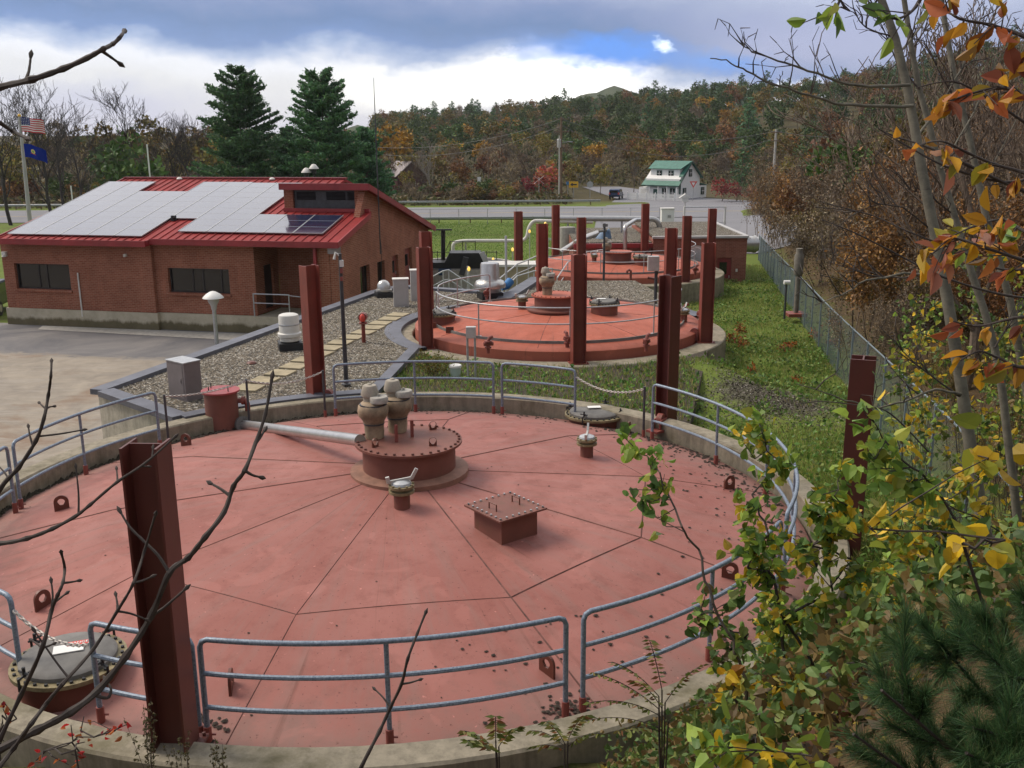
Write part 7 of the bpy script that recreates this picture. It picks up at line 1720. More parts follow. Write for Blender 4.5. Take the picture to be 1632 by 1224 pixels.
px_branch('bare_branch', [(-70, 868), (0, 866), (43, 858), (83, 843), (120, 823), (143, 805), (187, 768), (233, 737), (277, 698)], 3.0, .0080, .0030, 'bare branch reaching in from the left edge to the top of the nearest column', 'barkdark', [[(123, 818), (123, 785), (119, 745)], [(185, 770), (185, 762), (184, 752)], [(225, 742), (235, 742)], [(238, 735), (239, 722)]], TG)
px_branch('bare_branch', [(-50, 870), (0, 780), (30, 745), (57, 703), (70, 667), (77, 630), (81, 600), (82, 578)], 3.1, .0085, .0032, 'bare upright twig before the left guard rail and the sandy yard', 'barkdark', [[(60, 697), (95, 693), (130, 687)], [(50, 707), (45, 690), (43, 678)], [(74, 648), (79, 645), (85, 644)], [(74, 650), (68, 645), (64, 641)], [(12, 765), (5, 755), (-4, 745)]], TG)
px_branch('bare_branch', [(-60, 160), (0, 139), (50, 127), (100, 110), (140, 92), (165, 78), (180, 70), (190, 61), (198, 50)], 2.4, .0082, .0036, 'bare budded branch against the sky at top left', 'barkdark', [[(37, 127), (43, 112), (46, 90)], [(160, 84), (172, 92), (186, 102)]], TG)
px_branch('bare_branch', [(-50, 165), (0, 196), (20, 209), (42, 220)], 2.4, .0055, .0036, 'short bare branch tip crossing the flagpole', 'barkdark', [], TG)
px_branch('bare_branch', [(545, 1290), (575, 1224), (605, 1165), (622, 1128), (640, 1090), (650, 1050), (665, 1010), (677, 980)], 2.6, .0062, .0030, 'bare upright twig in front of the middle rail post', 'barkdark', [[(643, 1098), (656, 1096), (669, 1092)], [(622, 1128), (611, 1112), (599, 1100)]], TG)
# --- aspens at right
def gbase(u, v, Y): q = at(u, v, Y); return q
t = NT('aspen bark'); p = t.coord('Object'); a = t.noise(t.coord('Object', (6, 6, 30)), 1.0, 5, .7); b_ = t.noise(p, 9, 4, .7)
cc = t.mix(t.ramp(b_, [(.35, 0), (.65, 1)]), (.105, .097, .075), (.185, .17, .13)); cc = t.mix(t.math('MULTIPLY', t.ramp(a, [(.6, 0), (.7, 1)]), .75), cc, (.05, .045, .04)); t.bump(a, .3, .01); M['aspen'] = t.fin(cc, .8, spec=.3)
def trunk(name, pts, Y0, Y1, r0, r1, label, limbs, twig_n, seed, leafmat=None):
    n = len(pts); W_ = [at(u, v, Y0+(Y1-Y0)*i/(n-1)) for i, (u, v) in enumerate(pts)]; g = zgs(W_[0].x, W_[0].y); 
    if W_[0].z > g: W_ = [Vector((W_[0].x, W_[0].y, g-.1))]+W_
    o = Vector((W_[0].x, W_[0].y, W_[0].z)); e = empty(name, o, label, 'tree'); r_ = np.random.default_rng(seed); k_ = len(W_)
    b = MB(); b.tube([p_-o for p_ in W_], [(r0+(r1-r0)*i/(k_-1)) for i in range(k_)], 14); b.build('trunk', M['aspen'], e, True)
    for lp_, Yl, rl in limbs:
        S = [at(u, v, Yl[0]+(Yl[1]-Yl[0])*i/(len(lp_)-1)) for i, (u, v) in enumerate(lp_)]
        segs = []; pts_ = []
        for i in range(len(S)-1):
            for k in range(4): pts_.append(S[i].lerp(S[i+1], k/4)+Vector(r_.normal(size=3)*rl*.25))
        pts_.append(S[-1]); m_ = len(pts_)
        b = MB(); b.tube([p_-o for p_ in pts_], [rl*.72*(1-.72*i/(m_-1)) for i in range(m_)], 7); lo = b.build('limb', M['aspen'] if rl > .012 else M['barkdark'], e, True)
        for k in range(twig_n):
            i = int(m_*(.3+.7*r_.random()))-1; p0 = np.array(pts_[max(1, min(m_-2, i))]-o); ax = unit(np.array(pts_[max(1, min(m_-2, i))+1]-pts_[max(1, min(m_-2, i))-1])); d = unit(ax*.6+np.array([0, 0, .7])+r_.normal(size=3)*.45); L = r_.uniform(.10, .38); q = p0
            for s_ in range(3):
                q2 = q+d*L/3; segs.append((q, q2, .0055*(1-s_*.25), .0055*(1-(s_+1)*.25))); d = unit(d+r_.normal(size=3)*.25)
                if s_: q3 = q2+unit(d+r_.normal(size=3)*.8)*L*.3; segs.append((q2, q3, .0035, .002))
                q = q2
        if segs: npmesh('twigs', *seg_mesh(segs, 4), M['barkdark'], lo)
    return e
TA = [(1604, 1040), (1597, 990), (1587, 930), (1570, 850), (1556, 770), (1543, 690), (1530, 600), (1512, 490), (1498, 410), (1483, 340), (1470, 275), (1457, 200), (1445, 135), (1427, 62), (1405, 0), (1380, -90)]
trunk('aspen_tree', TA, 6.6, 7.6, .054, .026, 'thick pale aspen trunk leaning left across the right side of the picture', [
    ([(1447, 136), (1385, 137), (1340, 133), (1290, 112), (1240, 97), (1200, 82), (1172, 62)], (7.3, 6.9), .017), ([(1453, 169), (1385, 170), (1330, 165), (1280, 148), (1230, 133), (1190, 113), (1165, 100), (1132, 93)], (7.3, 6.8), .017),
    ([(1532, 628), (1490, 620), (1440, 640), (1390, 652), (1330, 630), (1270, 612)], (6.9, 6.2), .014), ([(1530, 632), (1500, 610), (1460, 580), (1420, 540)], (6.9, 7.0), .012), ([(1500, 440), (1440, 436), (1380, 447), (1340, 470), (1300, 485)], (7.0, 6.6), .014), ([(1498, 430), (1440, 443), (1390, 440), (1330, 420), (1310, 410)], (7.0, 7.4), .009),
    ([(1420, 40), (1395, 10), (1370, -20)], (7.5, 7.6), .012), ([(1432, 85), (1470, 40), (1500, -20)], (7.5, 7.8), .014), ([(1460, 220), (1500, 170), (1540, 90), (1570, 10)], (7.4, 7.9), .013), ([(1489, 370), (1440, 330), (1400, 325), (1350, 340)], (7.2, 7.0), .009), ([(1425, 60), (1380, 45), (1360, 20), (1340, 10)], (7.5, 7.2), .009)], 9, 3)
TB = [(1636, 930), (1625, 860), (1614, 760), (1605, 690), (1598, 627), (1585, 553), (1568, 493), (1551, 443), (1536, 390), (1521, 343), (1498, 267), (1481, 200), (1465, 143), (1451, 67), (1441, 0), (1430, -80)]
trunk('aspen_tree', TB, 8.4, 9.2, .042, .021, 'thinner aspen stem just right of the thick aspen trunk', [([(1500, 270), (1540, 200), (1580, 120), (1600, 40)], (8.9, 9.3), .014), ([(1465, 143), (1430, 100), (1400, 30), (1390, -20)], (9.0, 9.2), .012), ([(1521, 343), (1480, 310), (1440, 300)], (8.9, 8.6), .010), ([(1585, 553), (1620, 500), (1660, 460)], (8.6, 8.8), .012), ([(1453, 80), (1480, 40), (1510, -10)], (9.1, 9.4), .012)], 12, 4)
trunk('aspen_tree', [(1680, 900), (1650, 700), (1610, 480), (1570, 340), (1545, 220), (1520, 120), (1500, 0), (1490, -80)], 10.5, 11.5, .05, .025, 'slim pale stem at the far right behind the orange leaves', [([(1560, 300), (1600, 230), (1640, 150)], (11, 11.4), .014), ([(1535, 180), (1500, 120), (1470, 60)], (11.2, 11), .012), ([(1522, 130), (1560, 60), (1590, -10)], (11.3, 11.6), .012)], 14, 6)
# loose leafy saplings on the bank
M['leafgreen'] = leaf_mat('aspen leaves green', [(0.21, 0.323, 0.049), (0.161, 0.273, 0.056), (0.266, 0.365, 0.056), (0.12, 0.21, 0.056), (0.35, 0.365, 0.056)], .38, .42)
M['leafyellow'] = leaf_mat('aspen leaves yellow', [(0.605, 0.407, 0.028), (0.495, 0.363, 0.031), (0.308, 0.319, 0.039), (0.66, 0.44, 0.044), (0.22, 0.264, 0.039)], .38, .45)
M['leafdark'] = leaf_mat('dark shrub leaves', [(0.081, 0.144, 0.04), (0.106, 0.169, 0.04), (0.15, 0.181, 0.044), (0.175, 0.119, 0.044)], .3, .5)  # dark green leaves with some brown ones among them
M['beech'] = leaf_mat('beech leaves orange', [(0.38, 0.11, 0.04), (0.44, 0.15, 0.028), (0.36, 0.14, 0.085), (0.5, 0.25, 0.03), (0.27, 0.085, 0.05), (0.46, 0.21, 0.12)], .35, .42)
M['beechyellow'] = leaf_mat('beech leaves yellow', [(.50, .27, .018), (.46, .32, .04), (.30, .26, .03), (.42, .18, .022)], .38, .42)
def sapling(clusters, Y, label, group=None, mat='leafgreen', size=.085, name='sapling', base=None, stem_mat='barkdark', seed=0, r=.008, stempx=None, heart=True, mat2=None, frac=.0, depth=.6):
    """clusters: (u, v, ru, rv, n) leaf masses hung on one stem rooted in the bank"""
    r_ = np.random.default_rng(seed+7); bu, bv = base; q = at(bu, bv, Y); o = Vector((q.x, Y, min(q.z, zgs(q.x, Y))-.05)); e = empty(name, o, label, 'sapling' if name == 'sapling' else 'shrub', group)
    top = min(c[1]-c[3] for c in clusters)
    if stempx is None:
        c0_ = sorted(clusters, key=lambda c: -c[1]); stempx = [(c[0], c[1]) for c in c0_]
    n_scale = 1.0
    S = [np.array(o)]+[np.array(at(u, v, Y+r_.normal()*.08)) for u, v in stempx]; S = [s_-np.array(o) for s_ in S]; segs = []
    pts = []
    for i in range(len(S)-1):
        for k in range(4): pts.append(S[i]+(S[i+1]-S[i])*k/4+r_.normal(size=3)*.008)
    pts.append(S[-1]); m_ = len(pts)
    for i in range(m_-1): segs.append((pts[i], pts[i+1], r*(1-.75*i/m_), r*(1-.75*(i+1)/m_)))
    A = np.array(pts); Ps = []; Ax = []
    for (u, v, ru, rv, n) in clusters:
        C = np.array(at(u, v, Y))-np.array(o); k = Y/F; n = int(n*NSC); nb = max(2, int(n/9)); 
        for b_ in range(nb):
            d = unit(r_.normal(size=3)); end = C+d*np.array([ru*k, ru*k*depth+.05, rv*k])*r_.uniform(.45, 1.0); cand_ = A[A[:, 2] < end[2]+.05] if (A[:, 2] < end[2]+.05).any() else A; j = np.argmin(np.linalg.norm(cand_-end, axis=1)+r_.random(len(cand_))*.15); st = cand_[j]
            mid = (st+end)/2+np.array([0, 0, -.02])+r_.normal(size=3)*.02; segs += [(st, mid, .0032, .0026), (mid, end, .0026, .0016)]
            nl = max(2, int(n/nb)); t_ = r_.uniform(.25, 1.05, nl)[:, None]; Q = np.where(t_ < .5, st+(mid-st)*t_*2, mid+(end-mid)*(t_-.5)*2)+r_.normal(size=(nl, 3))*.042*size/.085
            Ps.append(Q); Ax.append(np.repeat(unit(end-st)[None]+np.array([[0, 0, -.5]]), nl, 0))
    P = np.concatenate(Ps); Ax = unit(np.concatenate(Ax)); V1, F1 = leaves(P, size, r_, Ax, .35, heart)
    npmesh('stem', *seg_mesh(segs, 5), M[stem_mat], e)
    mm = [M[mat]]+([M[mat2]] if mat2 else []); k = 10; mi_ = np.repeat((r_.random(len(P)) < frac).astype(int), k) if mat2 else None
    npmesh('leaves', V1, F1, mm, e, mi_); return e
NSC = 1.45
sapling([(1215, 1165, 8, 8, 2), (1005, 700, 22, 12, 14), (1045, 722, 14, 18, 12), (1062, 765, 22, 12, 12), (1020, 775, 26, 16, 9), (1008, 812, 24, 14, 10), (1040, 822, 14, 8, 4)], 5.0, 'slender sapling with a few green leaves leaning left over the tank cover', None, 'leafgreen', .060, 'sapling', (1203, 1175), 'bark', 1, .010, [(1188, 1083), (1165, 1023), (1131, 939), (1108, 876), (1087, 840), (1064, 787), (1051, 753), (1031, 730), (995, 697)])
sapling([(1215, 690, 38, 34, 36), (1235, 740, 46, 34, 40), (1200, 790, 40, 44, 40), (1225, 850, 50, 44, 52), (1190, 900, 44, 40, 44), (1235, 920, 50, 40, 46)], 5.2, 'leafy green sapling climbing over the right rail of the nearest tank', None, 'leafgreen', .057, 'sapling', (1265, 1090), 'barkdark', 2, .010, mat2='leafyellow', frac=.2)
sapling([(1384, 645, 20, 26, 9), (1388, 695, 18, 26, 9), (1385, 745, 24, 18, 10), (1425, 722, 34, 26, 16), (1410, 770, 36, 20, 18), (1452, 775, 40, 30, 22)], 4.9, 'bright green large leaved vine sapling before the maroon column at the fence', None, 'leafgreen', .075, 'sapling', (1500, 1010), 'barkdark', 3, .009, [(1540, 850), (1488, 773), (1438, 733), (1408, 693), (1381, 647)], mat2='leafyellow', frac=.12)
sapling([(1290, 800, 44, 30, 24), (1340, 840, 60, 40, 52), (1290, 870, 56, 44, 54), (1360, 890, 60, 46, 56), (1310, 950, 60, 40, 48), (1250, 985, 50, 36, 40)], 5.0, 'dense green and yellow shrub beside the tank rim at right', None, 'leafgreen', .057, 'sapling', (1330, 1100), 'barkdark', 4, .010, mat2='leafyellow', frac=.3)
sapling([(1160, 960, 50, 26, 26), (1110, 985, 44, 24, 24), (1190, 1010, 54, 34, 34), (1150, 1050, 50, 30, 22)], 5.0, 'green leaved sapling over the front right rail panel', None, 'leafgreen', .057, 'sapling', (1205, 1160), 'barkdark', 5, .008, mat2='leafdark', frac=.5)
sapling([(1430, 850, 60, 44, 46), (1480, 900, 60, 50, 50), (1420, 950, 60, 46, 46), (1380, 1000, 60, 40, 40)], 5.6, 'yellow and green shrub left of the lower aspen trunk', None, 'leafyellow', .065, 'sapling', (1450, 1080), 'barkdark', 6, .009, mat2='leafgreen', frac=.5)
sapling([(1560, 760, 70, 40, 50), (1500, 800, 60, 40, 40), (1600, 850, 50, 60, 44), (1540, 900, 60, 50, 44), (1620, 960, 50, 50, 36)], 5.8, 'yellow leaved shrub round the foot of the aspen trunks', None, 'leafyellow', .060, 'sapling', (1560, 1060), 'barkdark', 7, .009, mat2='leafgreen', frac=.3)
sapling([(1575, 730, 26, 18, 7), (1535, 870, 12, 12, 2), (1600, 860, 28, 22, 6), (1390, 840, 14, 14, 3)], 3.6, 'sapling with a few very large yellow leaves at the right edge', None, 'leafyellow', .09, 'sapling', (1640, 1180), 'barkdark', 8, .008)
sapling([(1240, 1080, 36, 30, 12), (1280, 1085, 40, 30, 12), (1180, 1140, 44, 26, 22), (1170, 1095, 40, 30, 16), (1320, 1160, 40, 24, 8)], 4.6, 'low sapling with orange yellow leaves above the rock', None, 'leafyellow', .062, 'sapling', (1215, 1200), 'barkdark', 9, .007, mat2='beechyellow', frac=.4)
sapling([(1230, 1200, 26, 40, 8), (1262, 1212, 30, 22, 6), (1130, 1190, 50, 24, 20), (1290, 1200, 26, 20, 6)], 3.4, 'low sapling with broad green leaves at the bottom edge', None, 'leafgreen', .075, 'sapling', (1240, 1260), 'barkdark', 10, .006, mat2='leafyellow', frac=.3)
for i in range(46):
    u = rnd.uniform(1210, 1660); v = rnd.uniform(780, 1120); Y = rnd.uniform(5.2, 9.5); n = 26
    if u < 1390 and v < 900: continue
    sapling([(u, v, 60, 40, n), (u+rnd.uniform(-40, 40), v+50, 60, 40, n), (u+rnd.uniform(-40, 40), v+90, 60, 30, n)], Y, 'dark thin leaved undergrowth shrub on the bank at lower right', 'undergrowth shrubs on the bank', rnd.choice(['leafdark', 'leafdark', 'leafgreen', 'leafyellow']), .065, 'undergrowth_shrub', (u+rnd.uniform(-60, 60), v+150), 'barkdark', 30+i, .0035, mat2='leafyellow', frac=.25)
sapling([(1345, 745, 34, 26, 20), (1330, 790, 40, 30, 30), (1365, 820, 44, 34, 34), (1320, 850, 44, 30, 30)], 5.1, 'yellow green sapling hiding the foot of the maroon column by the fence', None, 'leafgreen', .058, 'sapling', (1350, 1030), 'barkdark', 14, .007, mat2='leafyellow', frac=.3)
NSC = 1.2
# yellow leaved slope between fence and aspens
for i in range(60):
    u = rnd.uniform(1450, 1680); v = rnd.uniform(400, 790); Y = rnd.uniform(9.5, 15)
    sapling([(u, v, 60, 40, 16), (u+rnd.uniform(-30, 30), v+60, 60, 40, 18), (u+rnd.uniform(-30, 30), v+110, 50, 40, 14)], Y, 'thin shrub with small yellow green leaves behind the aspen trunks', 'thin shrubs behind the aspens', rnd.choice(['leafyellow', 'leafyellow', 'leafdark', 'leafgreen']), .068, 'thin_shrub', (u+rnd.uniform(-50, 50), v+190), 'barkdark', 70+i, .004, mat2='leafdark', frac=.4)
# beech boughs with orange leaves, close at upper right
def bough(pts, Y, tw, n, label, mat, size, seed, frac=.2, mat2='beechyellow', r0=.006, spread=34):
    r_ = np.random.default_rng(seed); e = px_branch('beech_branch', pts, Y, r0, .002, label, 'barkdark', [], 'orange leaved beech branches at upper right', buds=False); o = np.array(e.location); W_ = [np.array(at(u, v, Y)) for u, v in pts]; segs = []; P = []; Ax = []; k = Y/F
    for i in range(tw):
        t_ = (.15+.85*(i+r_.random())/tw)*(len(W_)-1); j = min(len(W_)-2, int(t_)); p0 = W_[j]+(W_[j+1]-W_[j])*(t_-j); ax = unit(W_[j+1]-W_[j]); d = unit(ax*.7+r_.normal(size=3)*np.array([.6, .6, .6])+np.array([0, 0, -.15])); L = spread*k*r_.uniform(.5, 1.5); segs.append((p0-o, p0+d*L-o, .0022, .0012))
        for m_ in range(n): f_ = .25+.8*(m_+r_.random()*.5)/n; P.append(p0+d*L*f_-o+r_.normal(size=3)*.006); Ax.append(unit(d*.8+r_.normal(size=3)*.5+np.array([0, 0, -.45])))
    P = np.array(P); Ax = unit(np.array(Ax)); npmesh('twigs', *seg_mesh(segs, 4), M['barkdark'], e); V1, F1 = leaves(P, size, r_, Ax, .72, False); mi_ = np.repeat((r_.random(len(P)) < frac).astype(int), 10); npmesh('leaves', V1, F1, [M[mat], M[mat2]], e, mi_)
bough([(1700, 300), (1632, 275), (1585, 262), (1545, 245), (1500, 225), (1462, 232)], 2.9, 6, 3, 'beech branch with large orange leaves pointing left below the middle of the aspen', 'beech', .066, 1, .3)
bough([(1700, 90), (1632, 58), (1580, 40), (1530, 30), (1500, 10)], 2.6, 9, 3, 'beech branch with big rose brown leaves in the top right corner', 'beech', .066, 2, .08)
bough([(1700, 170), (1632, 150), (1590, 140), (1545, 150), (1515, 160)], 2.8, 10, 3, 'beech branch with crowded orange leaves at the right edge', 'beech', .064, 3, .35)
bough([(1710, 440), (1632, 415), (1570, 395), (1520, 380), (1485, 405)], 2.9, 14, 3, 'beech branch heavy with rust orange leaves crossing the aspen trunk', 'beech', .066, 4, .2, spread=44)
bough([(1700, 560), (1632, 585), (1590, 570), (1560, 560), (1530, 575)], 2.9, 6, 3, 'beech branch with pink brown and yellow leaves low at the right edge', 'beech', .064, 5, .4)
bough([(1700, 380), (1640, 372), (1600, 350), (1555, 360), (1520, 375)], 3.1, 8, 3, 'beech branch with yellow and green tinged leaves above the rust orange branch', 'beechyellow', .06, 6, .3, 'leafgreen')
bough([(1700, 520), (1632, 505), (1560, 520), (1520, 512)], 2.9, 4, 2, 'beech branch with a few hanging rose leaves beside the thick aspen', 'beech', .064, 7, .1)
bough([(1700, 330), (1620, 300), (1540, 262), (1480, 235), (1420, 215), (1400, 205)], 3.2, 3, 1, 'long thin beech twig carrying single orange leaves', 'beech', .064, 8, .0)
bough([(1480, -40), (1460, 10), (1430, 30), (1400, 20)], 3.0, 5, 2, 'hanging twig with green leaves at the top left of the aspen', 'leafgreen', .06, 9, .1, 'leafyellow')
bough([(1360, -60), (1345, -20), (1335, 8), (1320, 22)], 3.0, 4, 2, 'hanging twig with green leaves against the sky at the top edge', 'leafgreen', .055, 10, .1, 'leafyellow')
# long bare twigs crossing the right side
for i, (pts, Y) in enumerate((([(1700, 480), (1600, 470), (1500, 440), (1420, 400), (1360, 370), (1310, 350)], 3.6), ([(1700, 250), (1620, 290), (1520, 270), (1450, 235), (1400, 205)], 3.2), ([(1700, 420), (1600, 430), (1530, 400), (1450, 370), (1380, 340), (1300, 330)], 4.2), ([(1480, 720), (1420, 660), (1380, 648), (1300, 640), (1230, 655)], 5.4), ([(1640, 200), (1580, 160), (1520, 130), (1460, 140)], 3.4))):
    px_branch('bare_twig', pts, Y, .005, .0018, ['long bare twig crossing under the aspen at right', 'dark bare twig crossing the aspen trunk near the single orange leaf', 'pale bare twig running left from the rust orange leaves', 'thin bare twig over the grass before the maroon column', 'bare twig among the top right leaves'][i], 'barkdark', [], 'bare twigs at right', buds=False)
NSC = 1.0
# sumac fronds at bottom centre, right
M['sumac'] = leaf_mat('sumac leaflets', [(.10, .13, .022), (.13, .14, .03), (.17, .14, .035), (.20, .085, .03), (.08, .10, .025)], .3, .5)
def sumac(base, fronds, Y, label, seed, lsz=.045):
    r_ = np.random.default_rng(seed); q = at(*base, Y); o = np.array((q.x, Y, min(q.z, zgs(q.x, Y))-.03)); e = empty('sumac', o, label, 'shrub'); segs = []; P = []; Ax = []
    for (st, en, sag) in fronds:
        a = np.array(at(*st, Y))-o; b_ = np.array(at(*en, Y-.1+r_.normal()*.1))-o; segs.append((np.array([0, 0, 0]) if a[2] > .1 else a, a, .005, .004)); n = 13; pts = [a+(b_-a)*t_+np.array([0, 0, sag*4*t_*(1-t_)]) for t_ in np.linspace(0, 1, n+1)]
        for i in range(n): segs.append((pts[i], pts[i+1], .0028, .0022))
        ax = unit(b_-a); sd = unit(np.cross(ax, [0, .5, 1])); 
        for i in range(2, n+1):
            for s_ in (-1, 1): P.append(pts[i]); Ax.append(unit(sd*s_+ax*.45+np.array([0, 0, -.5])+r_.normal(size=3)*.15))
    P = np.array(P); Ax = np.array(Ax); npmesh('stems', *seg_mesh(segs, 4), M['barkdark'], e); n = len(P); u = Ax; v = unit(np.cross(u, r_.normal(size=(n, 3))*.5+np.array([0, -1, .6]))); sz = lsz*r_.uniform(.7, 1.25, (n, 1))
    V1 = np.stack([P, P+u*sz*.4+v*sz*.17, P+u*sz, P+u*sz*.4-v*sz*.17], 1).reshape(-1, 3); npmesh('leaflets', V1, np.arange(n)[:, None]*4+np.arange(4)[None], M['sumac'], e)
sumac((1060, 1190), [((1050, 1130), (945, 1072), .03), ((1050, 1110), (975, 1055), .03), ((1055, 1100), (1035, 1020), .02), ((1050, 1140), (940, 1120), .04), ((1060, 1120), (1120, 1060), .03), ((1050, 1160), (930, 1150), .04), ((1065, 1150), (1140, 1120), .03), ((1055, 1130), (1010, 1085), .03), ((1050, 1165), (985, 1165), .02)], 4.6, 'green sumac with feathery fronds in front of the right rail panel', 1)
sumac((800, 1215), [((790, 1195), (740, 1165), .02), ((795, 1190), (825, 1160), .02), ((790, 1180), (790, 1142), .0), ((792, 1200), (745, 1180), .02)], 4.6, 'small green sumac seedling on the concrete rim at bottom centre', 2, .055)
sumac((900, 1210), [((900, 1190), (845, 1165), .03), ((900, 1185), (870, 1150), .02), ((905, 1180), (935, 1140), .03), ((905, 1190), (960, 1170), .03), ((900, 1195), (850, 1190), .02)], 4.7, 'reddish sumac seedling between the rim and the green sumac', 3, .045)
# weeds and red leaved seedlings at lower left
M['dryweed'] = leaf_mat('dry seed heads', [(.085, .070, .030), (.11, .09, .04), (.06, .065, .02)], .2, .7)
def weed(u, v0, v1, Y, label, mat, seed, n=5, leafy=.02, name='dry_weed', w_=30):
    r_ = np.random.default_rng(seed); q = at(u, v0, Y); o = np.array((q.x, Y, q.z)); e = empty(name, o, label, 'weed', 'weeds on the near concrete rim'); segs = []; P = []; H_ = at(u, v1, Y).z-q.z; k = Y/F
    for i in range(n):
        a = np.array([r_.normal()*.02, r_.normal()*.02, -.4]); b_ = np.array([r_.normal()*w_*.5*k, r_.normal()*.05, H_*r_.uniform(.6, 1.0)]); segs.append((a, b_, .003, .0015))
        for j in range(9):
            t_ = .35+.65*j/9; c_ = a+(b_-a)*t_; d = unit(r_.normal(size=3)+np.array([0, 0, .6])); L = w_*.35*k*(1.25-t_); segs.append((c_, c_+d*L, .0014, .001)); P.append(c_+d*L*r_.uniform(.4, 1.1, (7, 1))+r_.normal(size=(7, 3))*.008)
    npmesh('stems', *seg_mesh(segs, 3), M['barkdark'], e); npmesh('seed_heads', *cards(np.concatenate(P), leafy, r_, .5), M[mat], e)
weed(236, 1190, 1118, 7.2, 'dry brown seed headed weed left of the nearest column foot', 'dryweed', 1, 7, .026); weed(292, 1215, 1165, 7.2, 'dry brown weed in front of the nearest column foot', 'dryweed', 2, 5, .024); weed(352, 1222, 1178, 7.2, 'small green brown weed right of the nearest column foot', 'dryweed', 3, 5, .026)
M['redleaf'] = leaf_mat('red seedling leaves', [(.42, .03, .03), (.34, .05, .03), (.40, .12, .03), (.28, .03, .04)], .35, .5)
sapling([(122, 1148, 14, 20, 6), (132, 1175, 20, 10, 7), (115, 1200, 16, 12, 6), (62, 1200, 22, 8, 8), (185, 1165, 18, 16, 12)], 3.2, 'thin seedling with bright red and orange leaves at lower left', None, 'redleaf', .028, 'sapling', (150, 1260), 'barkdark', 21, .004, heart=False)
sapling([(3, 1140, 10, 16, 6), (0, 1180, 12, 12, 4)], 3.0, 'tiny red leaved seedling at the left edge', None, 'redleaf', .026, 'sapling', (-10, 1260), 'barkdark', 22, .003, heart=False)
for k, (u, v) in enumerate(((60, 1108), (75, 1112), (50, 1105), (85, 1100))):
    pass
# pine bough in the lower right corner
M['needle'] = leaf_mat('long pine needles', [(0.045, 0.105, 0.038), (0.06, 0.13, 0.045), (0.035, 0.08, 0.035), (0.09, 0.14, 0.05)], .2, .45)
def needle_branch(pts, Y, label, seed, dens=240, ln=.085):
    r_ = np.random.default_rng(seed); e = px_branch('pine_branch', pts, Y, .006, .003, label, 'barkdark', [], 'pine boughs in the lower right corner', buds=False, Y1=Y-.25); o = np.array(e.location); n_ = len(pts); W_ = [np.array(at(u, v, Y-.25*i/(n_-1)))-o for i, (u, v) in enumerate(pts)]; P = []; D = []
    tot = n_-1
    def fill(A_, t0, dn):
        m_ = len(A_)-1
        for i in range(dn):
            t_ = (t0+(1-t0)*r_.random())*m_; j = min(m_-1, int(t_)); P.append(A_[j]+(A_[j+1]-A_[j])*(t_-j)); ax = unit(A_[j+1]-A_[j]); D.append(unit(ax*.95+unit(r_.normal(size=3))*r_.uniform(.35, .8)))
    fill(W_, .1, dens*n_)
    segs = []
    for i in range(9):
        t_ = (.1+.75*r_.random())*tot; j = min(tot-1, int(t_)); p0 = W_[j]+(W_[j+1]-W_[j])*(t_-j); ax = unit(W_[j+1]-W_[j]); d = unit(ax+unit(r_.normal(size=3))*.85); L = r_.uniform(.10, .22); A_ = [p0, p0+d*L*.5, p0+d*L+np.array([0, 0, .02])]; segs += [(A_[0], A_[1], .003, .0025), (A_[1], A_[2], .0025, .002)]; fill(A_, .15, dens*2)
    npmesh('twigs', *seg_mesh(segs, 4), M['barkdark'], e); P = np.array(P); D = np.array(D); n = len(P); L = ln*r_.uniform(.6, 1.15, (n, 1)); s_ = unit(np.cross(D, r_.normal(size=(n, 3))))*.0006; bend = np.array([0, 0, -.012])*r_.uniform(0, 1, (n, 1))
    V1 = np.stack([P-s_, P+s_, P+D*L*.55+s_*.8+bend*.3, P+D*L+bend, P+D*L*.55-s_*.8+bend*.3], 1).reshape(-1, 3); i = np.arange(n)[:, None]*5; npmesh('needles', V1, np.concatenate([i+np.array([[0, 1, 2]]), i+np.array([[0, 2, 4]]), i+np.array([[4, 2, 3]])]), M['needle'], e)
for i, (pts, Y) in enumerate((([(1720, 1260), (1640, 1190), (1570, 1110), (1520, 1050), (1490, 1020)], 2.5), ([(1720, 1200), (1650, 1120), (1600, 1050), (1570, 1010)], 2.8), ([(1700, 1330), (1600, 1260), (1510, 1190), (1440, 1130), (1405, 1100)], 2.3), ([(1620, 1340), (1520, 1280), (1430, 1220), (1360, 1170)], 2.4), ([(1760, 1150), (1690, 1060), (1650, 990), (1630, 960)], 2.9), ([(1760, 1290), (1680, 1230), (1610, 1180), (1550, 1160)], 2.2), ([(1700, 1350), (1640, 1280), (1590, 1230), (1540, 1200)], 2.1), ([(1740, 1250), (1660, 1160), (1600, 1120), (1530, 1100)], 2.6), ([(1640, 1330), (1560, 1240), (1490, 1170), (1470, 1120)], 2.6), ([(1760, 1220), (1700, 1150), (1650, 1090), (1610, 1080)], 2.4))):
    needle_branch(pts, Y, ['long needled pine bough pointing up left towards the aspen foot', 'pine bough tip nearest the thick aspen trunk', 'pine bough reaching farthest left along the bottom', 'pine bough spreading along the bottom edge by the rock', 'pine bough at the right edge, highest one', 'pine bough in the corner, in front of the others', 'lowest pine bough in the corner', 'pine bough layered behind the corner boughs', 'pine bough left of the corner, between two longer ones', 'short pine bough at the right edge below the highest one'][i], 90+i)
